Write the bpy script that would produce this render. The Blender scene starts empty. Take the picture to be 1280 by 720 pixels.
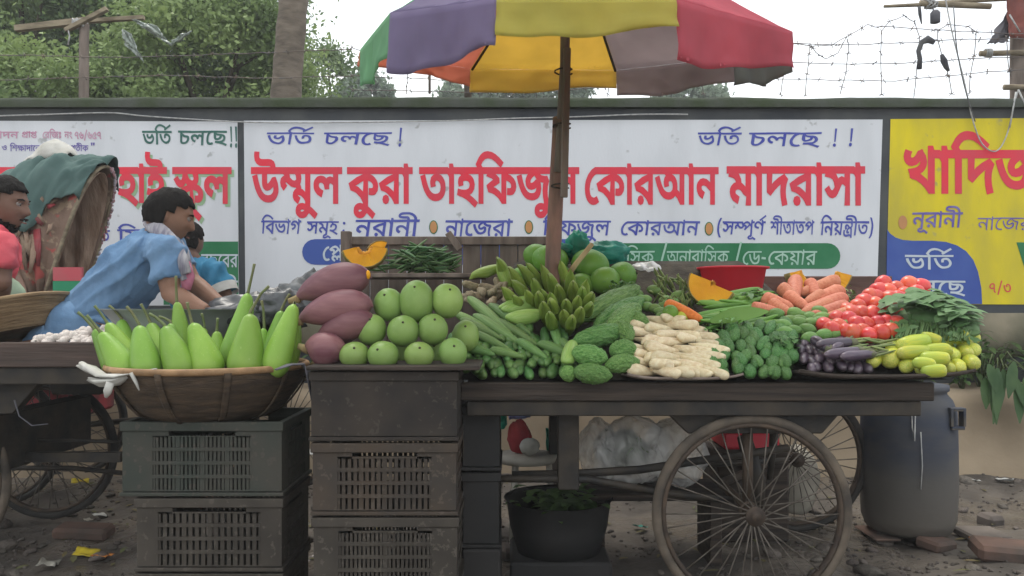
import bpy, bmesh, math, random
from mathutils import Vector, Matrix, Euler, noise
from mathutils.geometry import delaunay_2d_cdt

C = bpy.context.scene.collection
SC = bpy.context.scene
R = math.radians
rng = random.Random(11)

# ---------------------------------------------------------------- camera, sky, sun, exposure
EYE = 1.1            # the camera stands 1.1 m above the ground and looks along +Y
HOR = 380.0          # horizon line, in pixels of the 1280 x 720 photograph
FOC = 1000.0         # focal length in those pixels
cam_data = bpy.data.cameras.new('camera')
cam_data.sensor_width = 36.0
cam_data.lens = 36.0 * FOC / 1280.0
cam_data.shift_y = (HOR - 360.0) / 1280.0
cam_data.clip_start = 0.05
cam_data.clip_end = 600.0
cam = bpy.data.objects.new('camera', cam_data)
cam.location = (0, 0, EYE)
cam.rotation_euler = (R(90), 0, 0)
C.objects.link(cam)
SC.camera = cam

SUN_EL, SUN_ROT = 66.0, 335.0
world = bpy.data.worlds.new('World')
SC.world = world
world.use_nodes = True
wn, wl = world.node_tree.nodes, world.node_tree.links
bg = wn['Background']
bg.inputs['Strength'].default_value = 0.12
sky = wn.new('ShaderNodeTexSky')
sky.sky_type = 'NISHITA'
sky.sun_disc = False
sky.sun_elevation = R(SUN_EL)
sky.sun_rotation = R(SUN_ROT)
sky.dust_density = 3.0
sky.air_density = 1.0
tc = wn.new('ShaderNodeTexCoord')
mp = wn.new('ShaderNodeMapping')
mp.inputs['Scale'].default_value = (1.0, 1.0, 2.6)
cl = wn.new('ShaderNodeTexNoise')
cl.inputs['Scale'].default_value = 2.2
cl.inputs['Detail'].default_value = 6.0
ramp = wn.new('ShaderNodeValToRGB')
ramp.color_ramp.elements[0].position = 0.35
ramp.color_ramp.elements[0].color = (0.66, 0.66, 0.66, 1)
ramp.color_ramp.elements[1].position = 0.62
ramp.color_ramp.elements[1].color = (0.97, 0.97, 0.97, 1)
mix = wn.new('ShaderNodeMix')
mix.data_type = 'RGBA'
mix.inputs['B'].default_value = (8.2, 8.4, 8.5, 1)     # the bright overcast cloud deck
wl.new(tc.outputs['Generated'], mp.inputs['Vector'])
wl.new(mp.outputs['Vector'], cl.inputs['Vector'])
wl.new(cl.outputs['Fac'], ramp.inputs['Fac'])
wl.new(ramp.outputs['Color'], mix.inputs['Factor'])
wl.new(sky.outputs['Color'], mix.inputs['A'])
wl.new(mix.outputs['Result'], bg.inputs['Color'])

sun_data = bpy.data.lights.new('sun', 'SUN')
sun_data.energy = 1.5
sun_data.angle = R(24)
sun_data.color = (1.0, 0.95, 0.86)
sun = bpy.data.objects.new('sun', sun_data)
sun.rotation_euler = (R(90 - SUN_EL), 0, R(180 - SUN_ROT))
C.objects.link(sun)

SC.view_settings.view_transform = 'Standard'
SC.view_settings.look = 'None'
SC.view_settings.gamma = 1.0
SC.view_settings.use_curve_mapping = False
SC.view_settings.exposure = 0.82
SC.cycles.max_bounces = 8
SC.cycles.transparent_max_bounces = 16

# ---------------------------------------------------------------- helpers
def P(px, py, Y):
    """World point that stands Y metres in front of the camera at a photograph pixel."""
    return Vector(((px - 640.0) * Y / FOC, Y, EYE + (HOR - py) * Y / FOC))

def lerp(a, b, t):
    return a + (b - a) * t

def interp(tab, x):
    if x <= tab[0][0]:
        return tab[0][1]
    for (a, u), (b, v) in zip(tab, tab[1:]):
        if x <= b:
            return u + (v - u) * (x - a) / (b - a)
    return tab[-1][1]

def smooth_prof(tab, x):
    """Catmull-Rom through (t, r) pairs."""
    n = len(tab)
    for i in range(n - 1):
        if x <= tab[i + 1][0] or i == n - 2:
            t0, r0 = tab[i]
            t1, r1 = tab[i + 1]
            u = (x - t0) / (t1 - t0)
            m0 = (r1 - tab[i - 1][1]) / (t1 - tab[i - 1][0]) if i > 0 else (r1 - r0) / (t1 - t0)
            m1 = (tab[i + 2][1] - r0) / (tab[i + 2][0] - t0) if i < n - 2 else (r1 - r0) / (t1 - t0)
            d = t1 - t0
            return max(0.0, (2*u**3 - 3*u**2 + 1)*r0 + (u**3 - 2*u**2 + u)*d*m0 + (-2*u**3 + 3*u**2)*r1 + (u**3 - u**2)*d*m1)

class MB:
    """Collects shapes and links them as one mesh object."""
    def __init__(s):
        s.v = []; s.f = []; s.sm = []
    def add(s, vs, fs, sm=False):
        b = len(s.v)
        s.v += [tuple(p) for p in vs]
        s.f += [tuple(i + b for i in f) for f in fs]
        s.sm += [sm] * len(fs)
        return s
    def box(s, c, size, rot=None):
        hx, hy, hz = size[0] / 2, size[1] / 2, size[2] / 2
        vs = [Vector((x, y, z)) for x in (-hx, hx) for y in (-hy, hy) for z in (-hz, hz)]
        if rot is not None:
            m = Euler(rot).to_matrix()
            vs = [m @ p for p in vs]
        c = Vector(c)
        return s.add([p + c for p in vs], [(0, 1, 3, 2), (4, 6, 7, 5), (0, 4, 5, 1), (2, 3, 7, 6), (0, 2, 6, 4), (1, 5, 7, 3)])
    def span(s, x0, x1, y0, y1, z0, z1):
        return s.box(((x0 + x1) / 2, (y0 + y1) / 2, (z0 + z1) / 2), (x1 - x0, y1 - y0, z1 - z0))
    def beam(s, a, b, w, h):
        a, b = Vector(a), Vector(b)
        d = b - a
        q = d.to_track_quat('X', 'Z').to_matrix()
        hx, hy, hz = d.length / 2, w / 2, h / 2
        vs = [q @ Vector((x, y, z)) + (a + b) / 2 for x in (-hx, hx) for y in (-hy, hy) for z in (-hz, hz)]
        return s.add(vs, [(0, 1, 3, 2), (4, 6, 7, 5), (0, 4, 5, 1), (2, 3, 7, 6), (0, 2, 6, 4), (1, 5, 7, 3)])
    def tube(s, pts, rad, seg=8, bump=None, side=None, closed=False, cap=True):
        pts = [Vector(p) for p in pts]
        n = len(pts)
        if not hasattr(rad, '__len__'):
            rad = [rad] * n
        tang = []
        for i in range(n):
            if closed:
                d = pts[(i + 1) % n] - pts[i - 1]
            else:
                d = pts[min(i + 1, n - 1)] - pts[max(i - 1, 0)]
            tang.append(d.normalized() if d.length > 1e-9 else Vector((1, 0, 0)))
        ref = Vector(side) if side is not None else (Vector((0, 0, 1)) if abs(tang[0].z) < 0.9 else Vector((0, 1, 0)))
        vs = []
        for i in range(n):
            t = tang[i]
            u = ref - t * ref.dot(t)
            if u.length < 1e-6:
                u = t.orthogonal()
            u.normalize()
            if side is None:
                ref = u
            w = t.cross(u)
            r = rad[i]
            ra, rb = r if isinstance(r, (tuple, list)) else (r, r)
            for k in range(seg):
                a = 2 * math.pi * k / seg
                m = 1.0 if bump is None else bump(i / max(1, n - 1), a)
                vs.append(pts[i] + u * (math.cos(a) * ra * m) + w * (math.sin(a) * rb * m))
        fs = []
        for i in range(n if closed else n - 1):
            j = (i + 1) % n
            for k in range(seg):
                l = (k + 1) % seg
                fs.append((i * seg + k, i * seg + l, j * seg + l, j * seg + k))
        if cap and not closed:
            fs.append(tuple(range(seg - 1, -1, -1)))
            fs.append(tuple((n - 1) * seg + k for k in range(seg)))
        return s.add(vs, fs, True)
    def lathe(s, prof, seg=24, c=(0, 0, 0), bump=None, cap=True):
        c = Vector(c)
        vs = []
        for r, z in prof:
            for k in range(seg):
                a = 2 * math.pi * k / seg
                m = 1.0 if bump is None else bump(a, z)
                vs.append(c + Vector((math.cos(a) * r * m, math.sin(a) * r * m, z)))
        fs = []
        n = len(prof)
        for i in range(n - 1):
            for k in range(seg):
                l = (k + 1) % seg
                fs.append((i * seg + k, i * seg + l, (i + 1) * seg + l, (i + 1) * seg + k))
        if cap:
            fs.append(tuple(range(seg - 1, -1, -1)))
            fs.append(tuple((n - 1) * seg + k for k in range(seg)))
        return s.add(vs, fs, True)
    def ball(s, c, r, seg=16, rings=10, fn=None):
        c = Vector(c)
        r = Vector(r) if hasattr(r, '__len__') else Vector((r, r, r))
        vs = []
        for i in range(rings + 1):
            ph = math.pi * i / rings
            for k in range(seg):
                a = 2 * math.pi * k / seg
                d = Vector((math.sin(ph) * math.cos(a), math.sin(ph) * math.sin(a), math.cos(ph)))
                m = fn(d) if fn else 1.0
                vs.append(c + Vector((d.x * r.x, d.y * r.y, d.z * r.z)) * m)
        fs = []
        for i in range(rings):
            for k in range(seg):
                l = (k + 1) % seg
                fs.append((i * seg + k, (i + 1) * seg + k, (i + 1) * seg + l, i * seg + l))
        return s.add(vs, fs, True)
    def grid(s, nx, ny, fn, thick=0.0):
        vs = [Vector(fn(i / nx, j / ny)) for j in range(ny + 1) for i in range(nx + 1)]
        W = nx + 1
        fs = [(j * W + i, j * W + i + 1, (j + 1) * W + i + 1, (j + 1) * W + i) for j in range(ny) for i in range(nx)]
        if thick:
            nv = len(vs)
            nor = [Vector((0, 0, 0)) for _ in vs]
            for f in fs:
                q = (vs[f[1]] - vs[f[0]]).cross(vs[f[3]] - vs[f[0]])
                for i in f:
                    nor[i] += q
            vs2 = [p - n.normalized() * thick if n.length > 0 else p.copy() for p, n in zip(vs, nor)]
            fs2 = [tuple(i + nv for i in reversed(f)) for f in fs]
            edge = [i for i in range(nx)] + [j * W + nx for j in range(ny)] + [ny * W + i for i in range(nx, 0, -1)] + [j * W for j in range(ny, 0, -1)]
            rim = [(edge[(k + 1) % len(edge)], edge[k], edge[k] + nv, edge[(k + 1) % len(edge)] + nv) for k in range(len(edge))]
            vs = vs + vs2
            fs = fs + fs2 + rim
        return s.add(vs, fs, True)
    def mesh(s, name, bevel=0.0):
        me = bpy.data.meshes.new(name)
        me.from_pydata(s.v, [], s.f)
        me.polygons.foreach_set('use_smooth', s.sm)
        bm = bmesh.new()
        bm.from_mesh(me)
        bmesh.ops.remove_doubles(bm, verts=bm.verts, dist=1e-6)
        if bevel:
            es = [e for e in bm.edges if len(e.link_faces) == 2 and e.calc_face_angle(0) > 0.6]
            bmesh.ops.bevel(bm, geom=es, offset=bevel, segments=1, affect='EDGES', clamp_overlap=True)
        bmesh.ops.recalc_face_normals(bm, faces=bm.faces)
        bm.to_mesh(me)
        bm.free()
        me.update()
        return me
    def build(s, name, mat, parent=None, bevel=0.0, origin=None, at=None):
        if origin is not None:
            o0 = Vector(origin)
            s.v = [tuple(Vector(p) - o0) for p in s.v]
        me = s.mesh(name, bevel)
        me.materials.append(mat)
        o = bpy.data.objects.new(name, me)
        C.objects.link(o)
        if parent is not None:
            o.parent = parent
        if origin is not None:
            o.location = origin
        if at is not None:
            o.location = at
        return o

def split_build(mb, name, m, parent, bevel=0.0, split=True):
    """Every separate piece collected in mb becomes an object of its own."""
    if not split:
        return mb.build(name, m, parent, bevel)
    up = list(range(len(mb.v)))
    def find(i):
        while up[i] != i:
            up[i] = up[up[i]]; i = up[i]
        return i
    for f in mb.f:
        for i in f[1:]:
            up[find(i)] = find(f[0])
    gr = {}
    for f, s_ in zip(mb.f, mb.sm):
        gr.setdefault(find(f[0]), []).append((f, s_))
    o = None
    for fs in gr.values():
        ids = sorted({i for f, _ in fs for i in f}); mp_ = {i: k for k, i in enumerate(ids)}
        q = MB(); q.v = [mb.v[i] for i in ids]; q.f = [tuple(mp_[i] for i in f) for f, _ in fs]; q.sm = [s_ for _, s_ in fs]
        o = q.build(name, m, parent, bevel)
    return o

def tag(o, label=None, cat=None, group=None, kind=None):
    if label: o['label'] = label
    if cat: o['category'] = cat
    if group: o['group'] = group
    if kind: o['kind'] = kind
    return o

def thing(name, label, cat, loc=(0, 0, 0), rz=0.0, group=None):
    o = bpy.data.objects.new(name, None)
    o.empty_display_size = 0.1
    o.location = loc
    o.rotation_euler = (0, 0, rz)
    C.objects.link(o)
    return tag(o, label, cat, group)

# ---------------------------------------------------------------- materials
def mat(name, col, rough=0.7, col2=None, scale=8.0, amt=1.0, bump=0.0, bscale=None, spec=0.25, rnd=0.0, trans=0.0,
        stretch=(1, 1, 1), axis=None, metal=0.0, detail=6.0, lo=0.35, hi=0.65, speck=None, axis_i=0):
    """Procedural material: col with patches of col2, bump, a per-object change of value, translucency, and
    axis = [(position, colour), ...], a colour change along the object's own length."""
    m = bpy.data.materials.new(name)
    m.use_nodes = True
    nt = m.node_tree
    N, Lk = nt.nodes, nt.links
    b = N['Principled BSDF']
    b.inputs['Roughness'].default_value = rough
    b.inputs['Specular IOR Level'].default_value = spec
    b.inputs['Metallic'].default_value = metal
    t = N.new('ShaderNodeTexCoord')
    mpn = N.new('ShaderNodeMapping')
    mpn.inputs['Scale'].default_value = stretch
    Lk.new(t.outputs['Object'], mpn.inputs['Vector'])
    nz = N.new('ShaderNodeTexNoise')
    nz.inputs['Scale'].default_value = scale
    nz.inputs['Detail'].default_value = detail
    Lk.new(mpn.outputs['Vector'], nz.inputs['Vector'])
    src = None
    base = N.new('ShaderNodeRGB')
    base.outputs[0].default_value = (*col, 1)
    src = base.outputs[0]
    if axis:
        sp = N.new('ShaderNodeSeparateXYZ')
        Lk.new(t.outputs['Generated'], sp.inputs[0])
        cr = N.new('ShaderNodeValToRGB')
        el = cr.color_ramp.elements
        while len(el) < len(axis):
            el.new(0.5)
        for e, (p_, c_) in zip(el, axis):
            e.position = p_
            e.color = (*c_, 1)
        Lk.new(sp.outputs[axis_i], cr.inputs['Fac'])
        src = cr.outputs['Color']
    if col2:
        mr = N.new('ShaderNodeMapRange')
        mr.inputs['From Min'].default_value = lo
        mr.inputs['From Max'].default_value = hi
        mr.inputs['To Max'].default_value = amt
        Lk.new(nz.outputs['Fac'], mr.inputs['Value'])
        mx = N.new('ShaderNodeMix')
        mx.data_type = 'RGBA'
        mx.inputs['B'].default_value = (*col2, 1)
        Lk.new(mr.outputs['Result'], mx.inputs['Factor'])
        Lk.new(src, mx.inputs['A'])
        src = mx.outputs['Result']
    if speck:
        c_, sc_, th_ = speck
        n2 = N.new('ShaderNodeTexNoise')
        n2.inputs['Scale'].default_value = sc_
        n2.inputs['Detail'].default_value = 3.0
        Lk.new(t.outputs['Object'], n2.inputs['Vector'])
        r2 = N.new('ShaderNodeMapRange')
        r2.inputs['From Min'].default_value = th_
        r2.inputs['From Max'].default_value = th_ + .06
        r2.inputs['To Max'].default_value = .8
        Lk.new(n2.outputs['Fac'], r2.inputs['Value'])
        x2 = N.new('ShaderNodeMix')
        x2.data_type = 'RGBA'
        x2.inputs['B'].default_value = (*c_, 1)
        Lk.new(r2.outputs['Result'], x2.inputs['Factor'])
        Lk.new(src, x2.inputs['A'])
        src = x2.outputs['Result']
    if rnd:
        oi = N.new('ShaderNodeObjectInfo')
        hs = N.new('ShaderNodeHueSaturation')
        m1 = N.new('ShaderNodeMapRange')
        m1.inputs['To Min'].default_value = 1.0 - rnd
        m1.inputs['To Max'].default_value = 1.0 + rnd
        Lk.new(oi.outputs['Random'], m1.inputs['Value'])
        Lk.new(m1.outputs['Result'], hs.inputs['Value'])
        m2 = N.new('ShaderNodeMath')
        m2.operation = 'MULTIPLY_ADD'
        m2.inputs[1].default_value = 7.31
        m2.inputs[2].default_value = 0.0
        Lk.new(oi.outputs['Random'], m2.inputs[0])
        fr = N.new('ShaderNodeMath')
        fr.operation = 'FRACT'
        Lk.new(m2.outputs[0], fr.inputs[0])
        m3 = N.new('ShaderNodeMapRange')
        m3.inputs['To Min'].default_value = 0.5 - rnd * 0.06
        m3.inputs['To Max'].default_value = 0.5 + rnd * 0.06
        Lk.new(fr.outputs[0], m3.inputs['Value'])
        Lk.new(m3.outputs['Result'], hs.inputs['Hue'])
        Lk.new(src, hs.inputs['Color'])
        src = hs.outputs['Color']
    Lk.new(src, b.inputs['Base Color'])
    if bump:
        bz = N.new('ShaderNodeTexNoise')
        bz.inputs['Scale'].default_value = bscale or scale * 3
        bz.inputs['Detail'].default_value = 5.0
        Lk.new(mpn.outputs['Vector'], bz.inputs['Vector'])
        bp = N.new('ShaderNodeBump')
        bp.inputs['Strength'].default_value = bump
        bp.inputs['Distance'].default_value = 0.01
        Lk.new(bz.outputs['Fac'], bp.inputs['Height'])
        Lk.new(bp.outputs['Normal'], b.inputs['Normal'])
    if trans:
        tr = N.new('ShaderNodeBsdfTranslucent')
        Lk.new(src, tr.inputs['Color'])
        ms = N.new('ShaderNodeMixShader')
        ms.inputs['Fac'].default_value = trans
        Lk.new(b.outputs[0], ms.inputs[1])
        Lk.new(tr.outputs[0], ms.inputs[2])
        Lk.new(ms.outputs[0], N['Material Output'].inputs['Surface'])
    return m

def plastic_film(name, col, clear=0.45):
    m = bpy.data.materials.new(name)
    m.use_nodes = True
    N, Lk = m.node_tree.nodes, m.node_tree.links
    b = N['Principled BSDF']
    b.inputs['Base Color'].default_value = (*col, 1)
    b.inputs['Roughness'].default_value = 0.25
    b.inputs['Specular IOR Level'].default_value = 0.6
    t = N.new('ShaderNodeTexCoord')
    nz = N.new('ShaderNodeTexNoise')
    nz.inputs['Scale'].default_value = 9.0
    nz.inputs['Distortion'].default_value = 1.5
    Lk.new(t.outputs['Object'], nz.inputs['Vector'])
    bp = N.new('ShaderNodeBump')
    bp.inputs['Strength'].default_value = 0.7
    bp.inputs['Distance'].default_value = 0.03
    Lk.new(nz.outputs['Fac'], bp.inputs['Height'])
    Lk.new(bp.outputs['Normal'], b.inputs['Normal'])
    tp = N.new('ShaderNodeBsdfTransparent')
    ms = N.new('ShaderNodeMixShader')
    mr = N.new('ShaderNodeMapRange')
    mr.inputs['From Min'].default_value = 0.3
    mr.inputs['From Max'].default_value = 0.7
    mr.inputs['To Min'].default_value = max(0, clear - 0.25)
    mr.inputs['To Max'].default_value = min(1, clear + 0.2)
    Lk.new(nz.outputs['Fac'], mr.inputs['Value'])
    Lk.new(mr.outputs['Result'], ms.inputs['Fac'])
    Lk.new(b.outputs[0], ms.inputs[1])
    Lk.new(tp.outputs[0], ms.inputs[2])
    Lk.new(ms.outputs[0], N['Material Output'].inputs['Surface'])
    return m

def blob_mb(c, r, amp=0.15, freq=2.0, seg=28, rings=18, seed=0.0, pw=1.0):
    """A crumpled rounded lump (bags, sacks, stones)."""
    m = MB()
    off = Vector((seed * 3.1, seed * 1.7, seed * 5.3))
    def fn(d):
        e = noise.fractal(d * freq + off, 1.0, 2.0, 4)
        return 1.0 + amp * e
    m.ball(c, r, seg, rings, fn)
    return m

M = {}
M['dark_wood'] = mat('dark_wood', (.062, .047, .037), .8, (.025, .02, .017), 6, bump=.4, stretch=(.4, 3, 8))
M['old_wood'] = mat('old_wood', (.24, .195, .165), .85, (.12, .095, .08), 5, bump=.4, stretch=(3, 3, .5))
M['pole_wood'] = mat('pole_wood', (.30, .165, .125), .75, (.13, .085, .07), 5, bump=.4, stretch=(4, 4, .8))
M['bamboo'] = mat('bamboo', (.30, .25, .17), .7, (.15, .12, .08), 8, bump=.2, stretch=(1, 3, 3))
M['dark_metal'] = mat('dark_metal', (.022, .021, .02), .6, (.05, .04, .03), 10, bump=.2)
M['rusty_metal'] = mat('rusty_metal', (.085, .06, .042), .7, (.04, .03, .024), 14, bump=.3)
M['mud_tyre'] = mat('mud_tyre', (.15, .12, .09), .9, (.055, .047, .04), 9, bump=.4)
M['dark_tyre'] = mat('dark_tyre', (.05, .045, .04), .85, (.02, .02, .02), 9, bump=.3)
M['spoke'] = mat('spoke', (.14, .12, .10), .55, (.06, .05, .04), 20)

# ================================================================ SETTING
WY = 5.8                                   # the painted boundary wall stands 5.8 m away

def wet_ground(name):
    m = mat(name, (.055, .047, .040), .85, (.15, .128, .105), 2.2, bump=1.0, bscale=26, detail=9)
    N, Lk = m.node_tree.nodes, m.node_tree.links
    b = N['Principled BSDF']
    t = N.new('ShaderNodeTexCoord')
    w = N.new('ShaderNodeTexNoise')
    w.inputs['Scale'].default_value = 1.1
    w.inputs['Detail'].default_value = 3.0
    Lk.new(t.outputs['Object'], w.inputs['Vector'])
    mr = N.new('ShaderNodeMapRange')
    mr.inputs['From Min'].default_value = .46
    mr.inputs['From Max'].default_value = .56
    mr.inputs['To Min'].default_value = .8
    mr.inputs['To Max'].default_value = .10
    Lk.new(w.outputs['Fac'], mr.inputs['Value'])
    Lk.new(mr.outputs['Result'], b.inputs['Roughness'])
    return m
M['mud'] = wet_ground('mud')

def ground_z(x, y):
    if y > 12 or abs(x) > 9:
        return 0.0
    k = 1.0
    z = noise.fractal(Vector((x * 1.3, y * 1.3, 1.0)), 1.0, 2.0, 4) * .04
    z += noise.fractal(Vector((x * 5, y * 5, 4.0)), 1.0, 2.0, 4) * .018
    return z * k
xs = [-150, -60, -25, -12] + [-5.6 + i * .035 for i in range(321)] + [12, 25, 60, 150]
ys = [-40, -10, -2] + [.5 + i * .07 for i in range(30)] + [2.6 + i * .035 for i in range(104)] + [7, 9, 12, 25, 60, 150, 300]
g = MB()
W_ = len(xs)
g.add([(x, y, ground_z(x, y)) for y in ys for x in xs],
      [(j * W_ + i, j * W_ + i + 1, (j + 1) * W_ + i + 1, (j + 1) * W_ + i) for j in range(len(ys) - 1) for i in range(W_ - 1)], True)
tag(g.build('ground', M['mud']), kind='structure')

# ---- boundary wall with painted signs
M['wall_dark'] = mat('wall_dark', (.045, .05, .058), .85, (.085, .09, .09), 3, bump=.25)
M['coping'] = mat('coping', (.075, .082, .07), .9, (.045, .06, .03), 4, bump=.6, bscale=20)
M['plaster'] = mat('plaster', (.23, .2, .14), .9, (.085, .085, .055), 2.2, bump=.5, bscale=14)
M['sign_white'] = mat('sign_white', (.66, .68, .71), .75, (.53, .55, .575), 1.3, bump=.1, bscale=30, lo=.45, hi=.8, stretch=(2.2, 1, .7), speck=((.36, .37, .37), 9, .66))
M['sign_yellow'] = mat('sign_yellow', (.76, .62, .01), .75, (.50, .42, .05), 1.5, bump=.1, bscale=30, stretch=(2, 1, .7), speck=((.4, .35, .12), 8, .66))
M['paint_red'] = mat('paint_red', (.74, .042, .07), .7, (.62, .06, .09), 5)
M['paint_blue'] = mat('paint_blue', (.06, .075, .36), .65, (.10, .12, .40), 5)
M['paint_purple'] = mat('paint_purple', (.12, .09, .34), .65, (.2, .17, .4), 8)
M['paint_faded'] = mat('paint_faded', (.5, .2, .32), .65, (.56, .35, .45), 9)
M['paint_green'] = mat('paint_green', (.022, .16, .065), .7, (.045, .2, .095), 4)
M['paint_dkgreen'] = mat('paint_dkgreen', (.035, .12, .10), .65, (.06, .16, .13), 6)
M['paint_ltgreen'] = mat('paint_ltgreen', (.25, .42, .22), .65, (.35, .48, .33), 6)
M['paint_block'] = mat('paint_block', (.045, .085, .33), .65, (.06, .11, .36), 4)
M['paint_white'] = mat('paint_white', (.55, .60, .66), .65, (.48, .55, .6), 6)
M['paint_mint'] = mat('paint_mint', (.40, .58, .48), .65, (.3, .5, .4), 6)
M['paint_ochre'] = mat('paint_ochre', (.55, .27, .10), .65, (.45, .22, .1), 6)

wall = thing('boundary_wall', 'long dark boundary wall covered with hand painted Bengali school signs', 'wall', (0, WY, 0))
def wallpart(name, mb, m, parent=None, bevel=0):
    o = mb.build(name, m, parent or wall, bevel)
    return o
w = MB(); w.span(-7.5, 7.5, 0, .24, 0, 2.515); wallpart('wall_face', w, M['wall_dark'])
w = MB()
def cop(u, v):
    x = lerp(-7.55, 7.55, u)
    prof = [(-.045, 2.517), (-.05, 2.56), (-.04, 2.583), (.0, 2.593), (.12, 2.6), (.285, 2.58), (.285, 2.517)]
    y, z = prof[min(6, int(round(v * 6)))]
    e = noise.fractal(Vector((x * 2.0, y * 4, z)), 1.0, 2.0, 4)
    return (x, y + e * .008, z + (e * .012 if z > 2.54 else 0))
w.grid(240, 6, cop); wallpart('coping', w, M['coping'])
w = MB()
def lowpl(u, v):
    x = lerp(-7.5, 7.5, u)
    top = 1.035
    bot = .72 + noise.fractal(Vector((x * 2.2, 0, 7)), 1.0, 2.0, 4) * .12
    return (x, -.012, lerp(bot, top, v))
w.grid(200, 2, lowpl, .01); wallpart('bare_plaster', w, M['plaster'])

def sx(px): return (px - 640) * WY / FOC
def sz(py): return EYE + (HOR - py) * WY / FOC

def plate(name, pts, m, y, parent, th=.002):
    """Flat painted area: outline in photograph pixels on the wall plane."""
    n = len(pts)
    v = [(sx(a), y, sz(b)) for a, b in pts]
    mb = MB().add(v + [(p[0], y + th, p[2]) for p in v],
                  [tuple(range(n)), tuple(range(2 * n - 1, n - 1, -1))] + [(i, (i + 1) % n, (i + 1) % n + n, i + n) for i in range(n)])
    return mb.build(name, m, parent)

def ell(cx, cy, rx, ry, n=24):
    return [(cx + rx * math.cos(2 * math.pi * k / n), cy + ry * math.sin(2 * math.pi * k / n)) for k in range(n)]
def pill(x0, y0, x1, y1, left=True, right=True, n=10):
    r = (y1 - y0) / 2; cy = (y0 + y1) / 2; o = []
    if right: o += [(x1 - r + r * math.sin(math.pi * k / n), cy - r * math.cos(math.pi * k / n)) for k in range(n + 1)]
    else: o += [(x1, y0), (x1, y1)]
    if left: o += [(x0 + r - r * math.sin(math.pi * k / n), cy + r * math.cos(math.pi * k / n)) for k in range(n + 1)]
    else: o += [(x0, y1), (x0, y0)]
    return o

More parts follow.
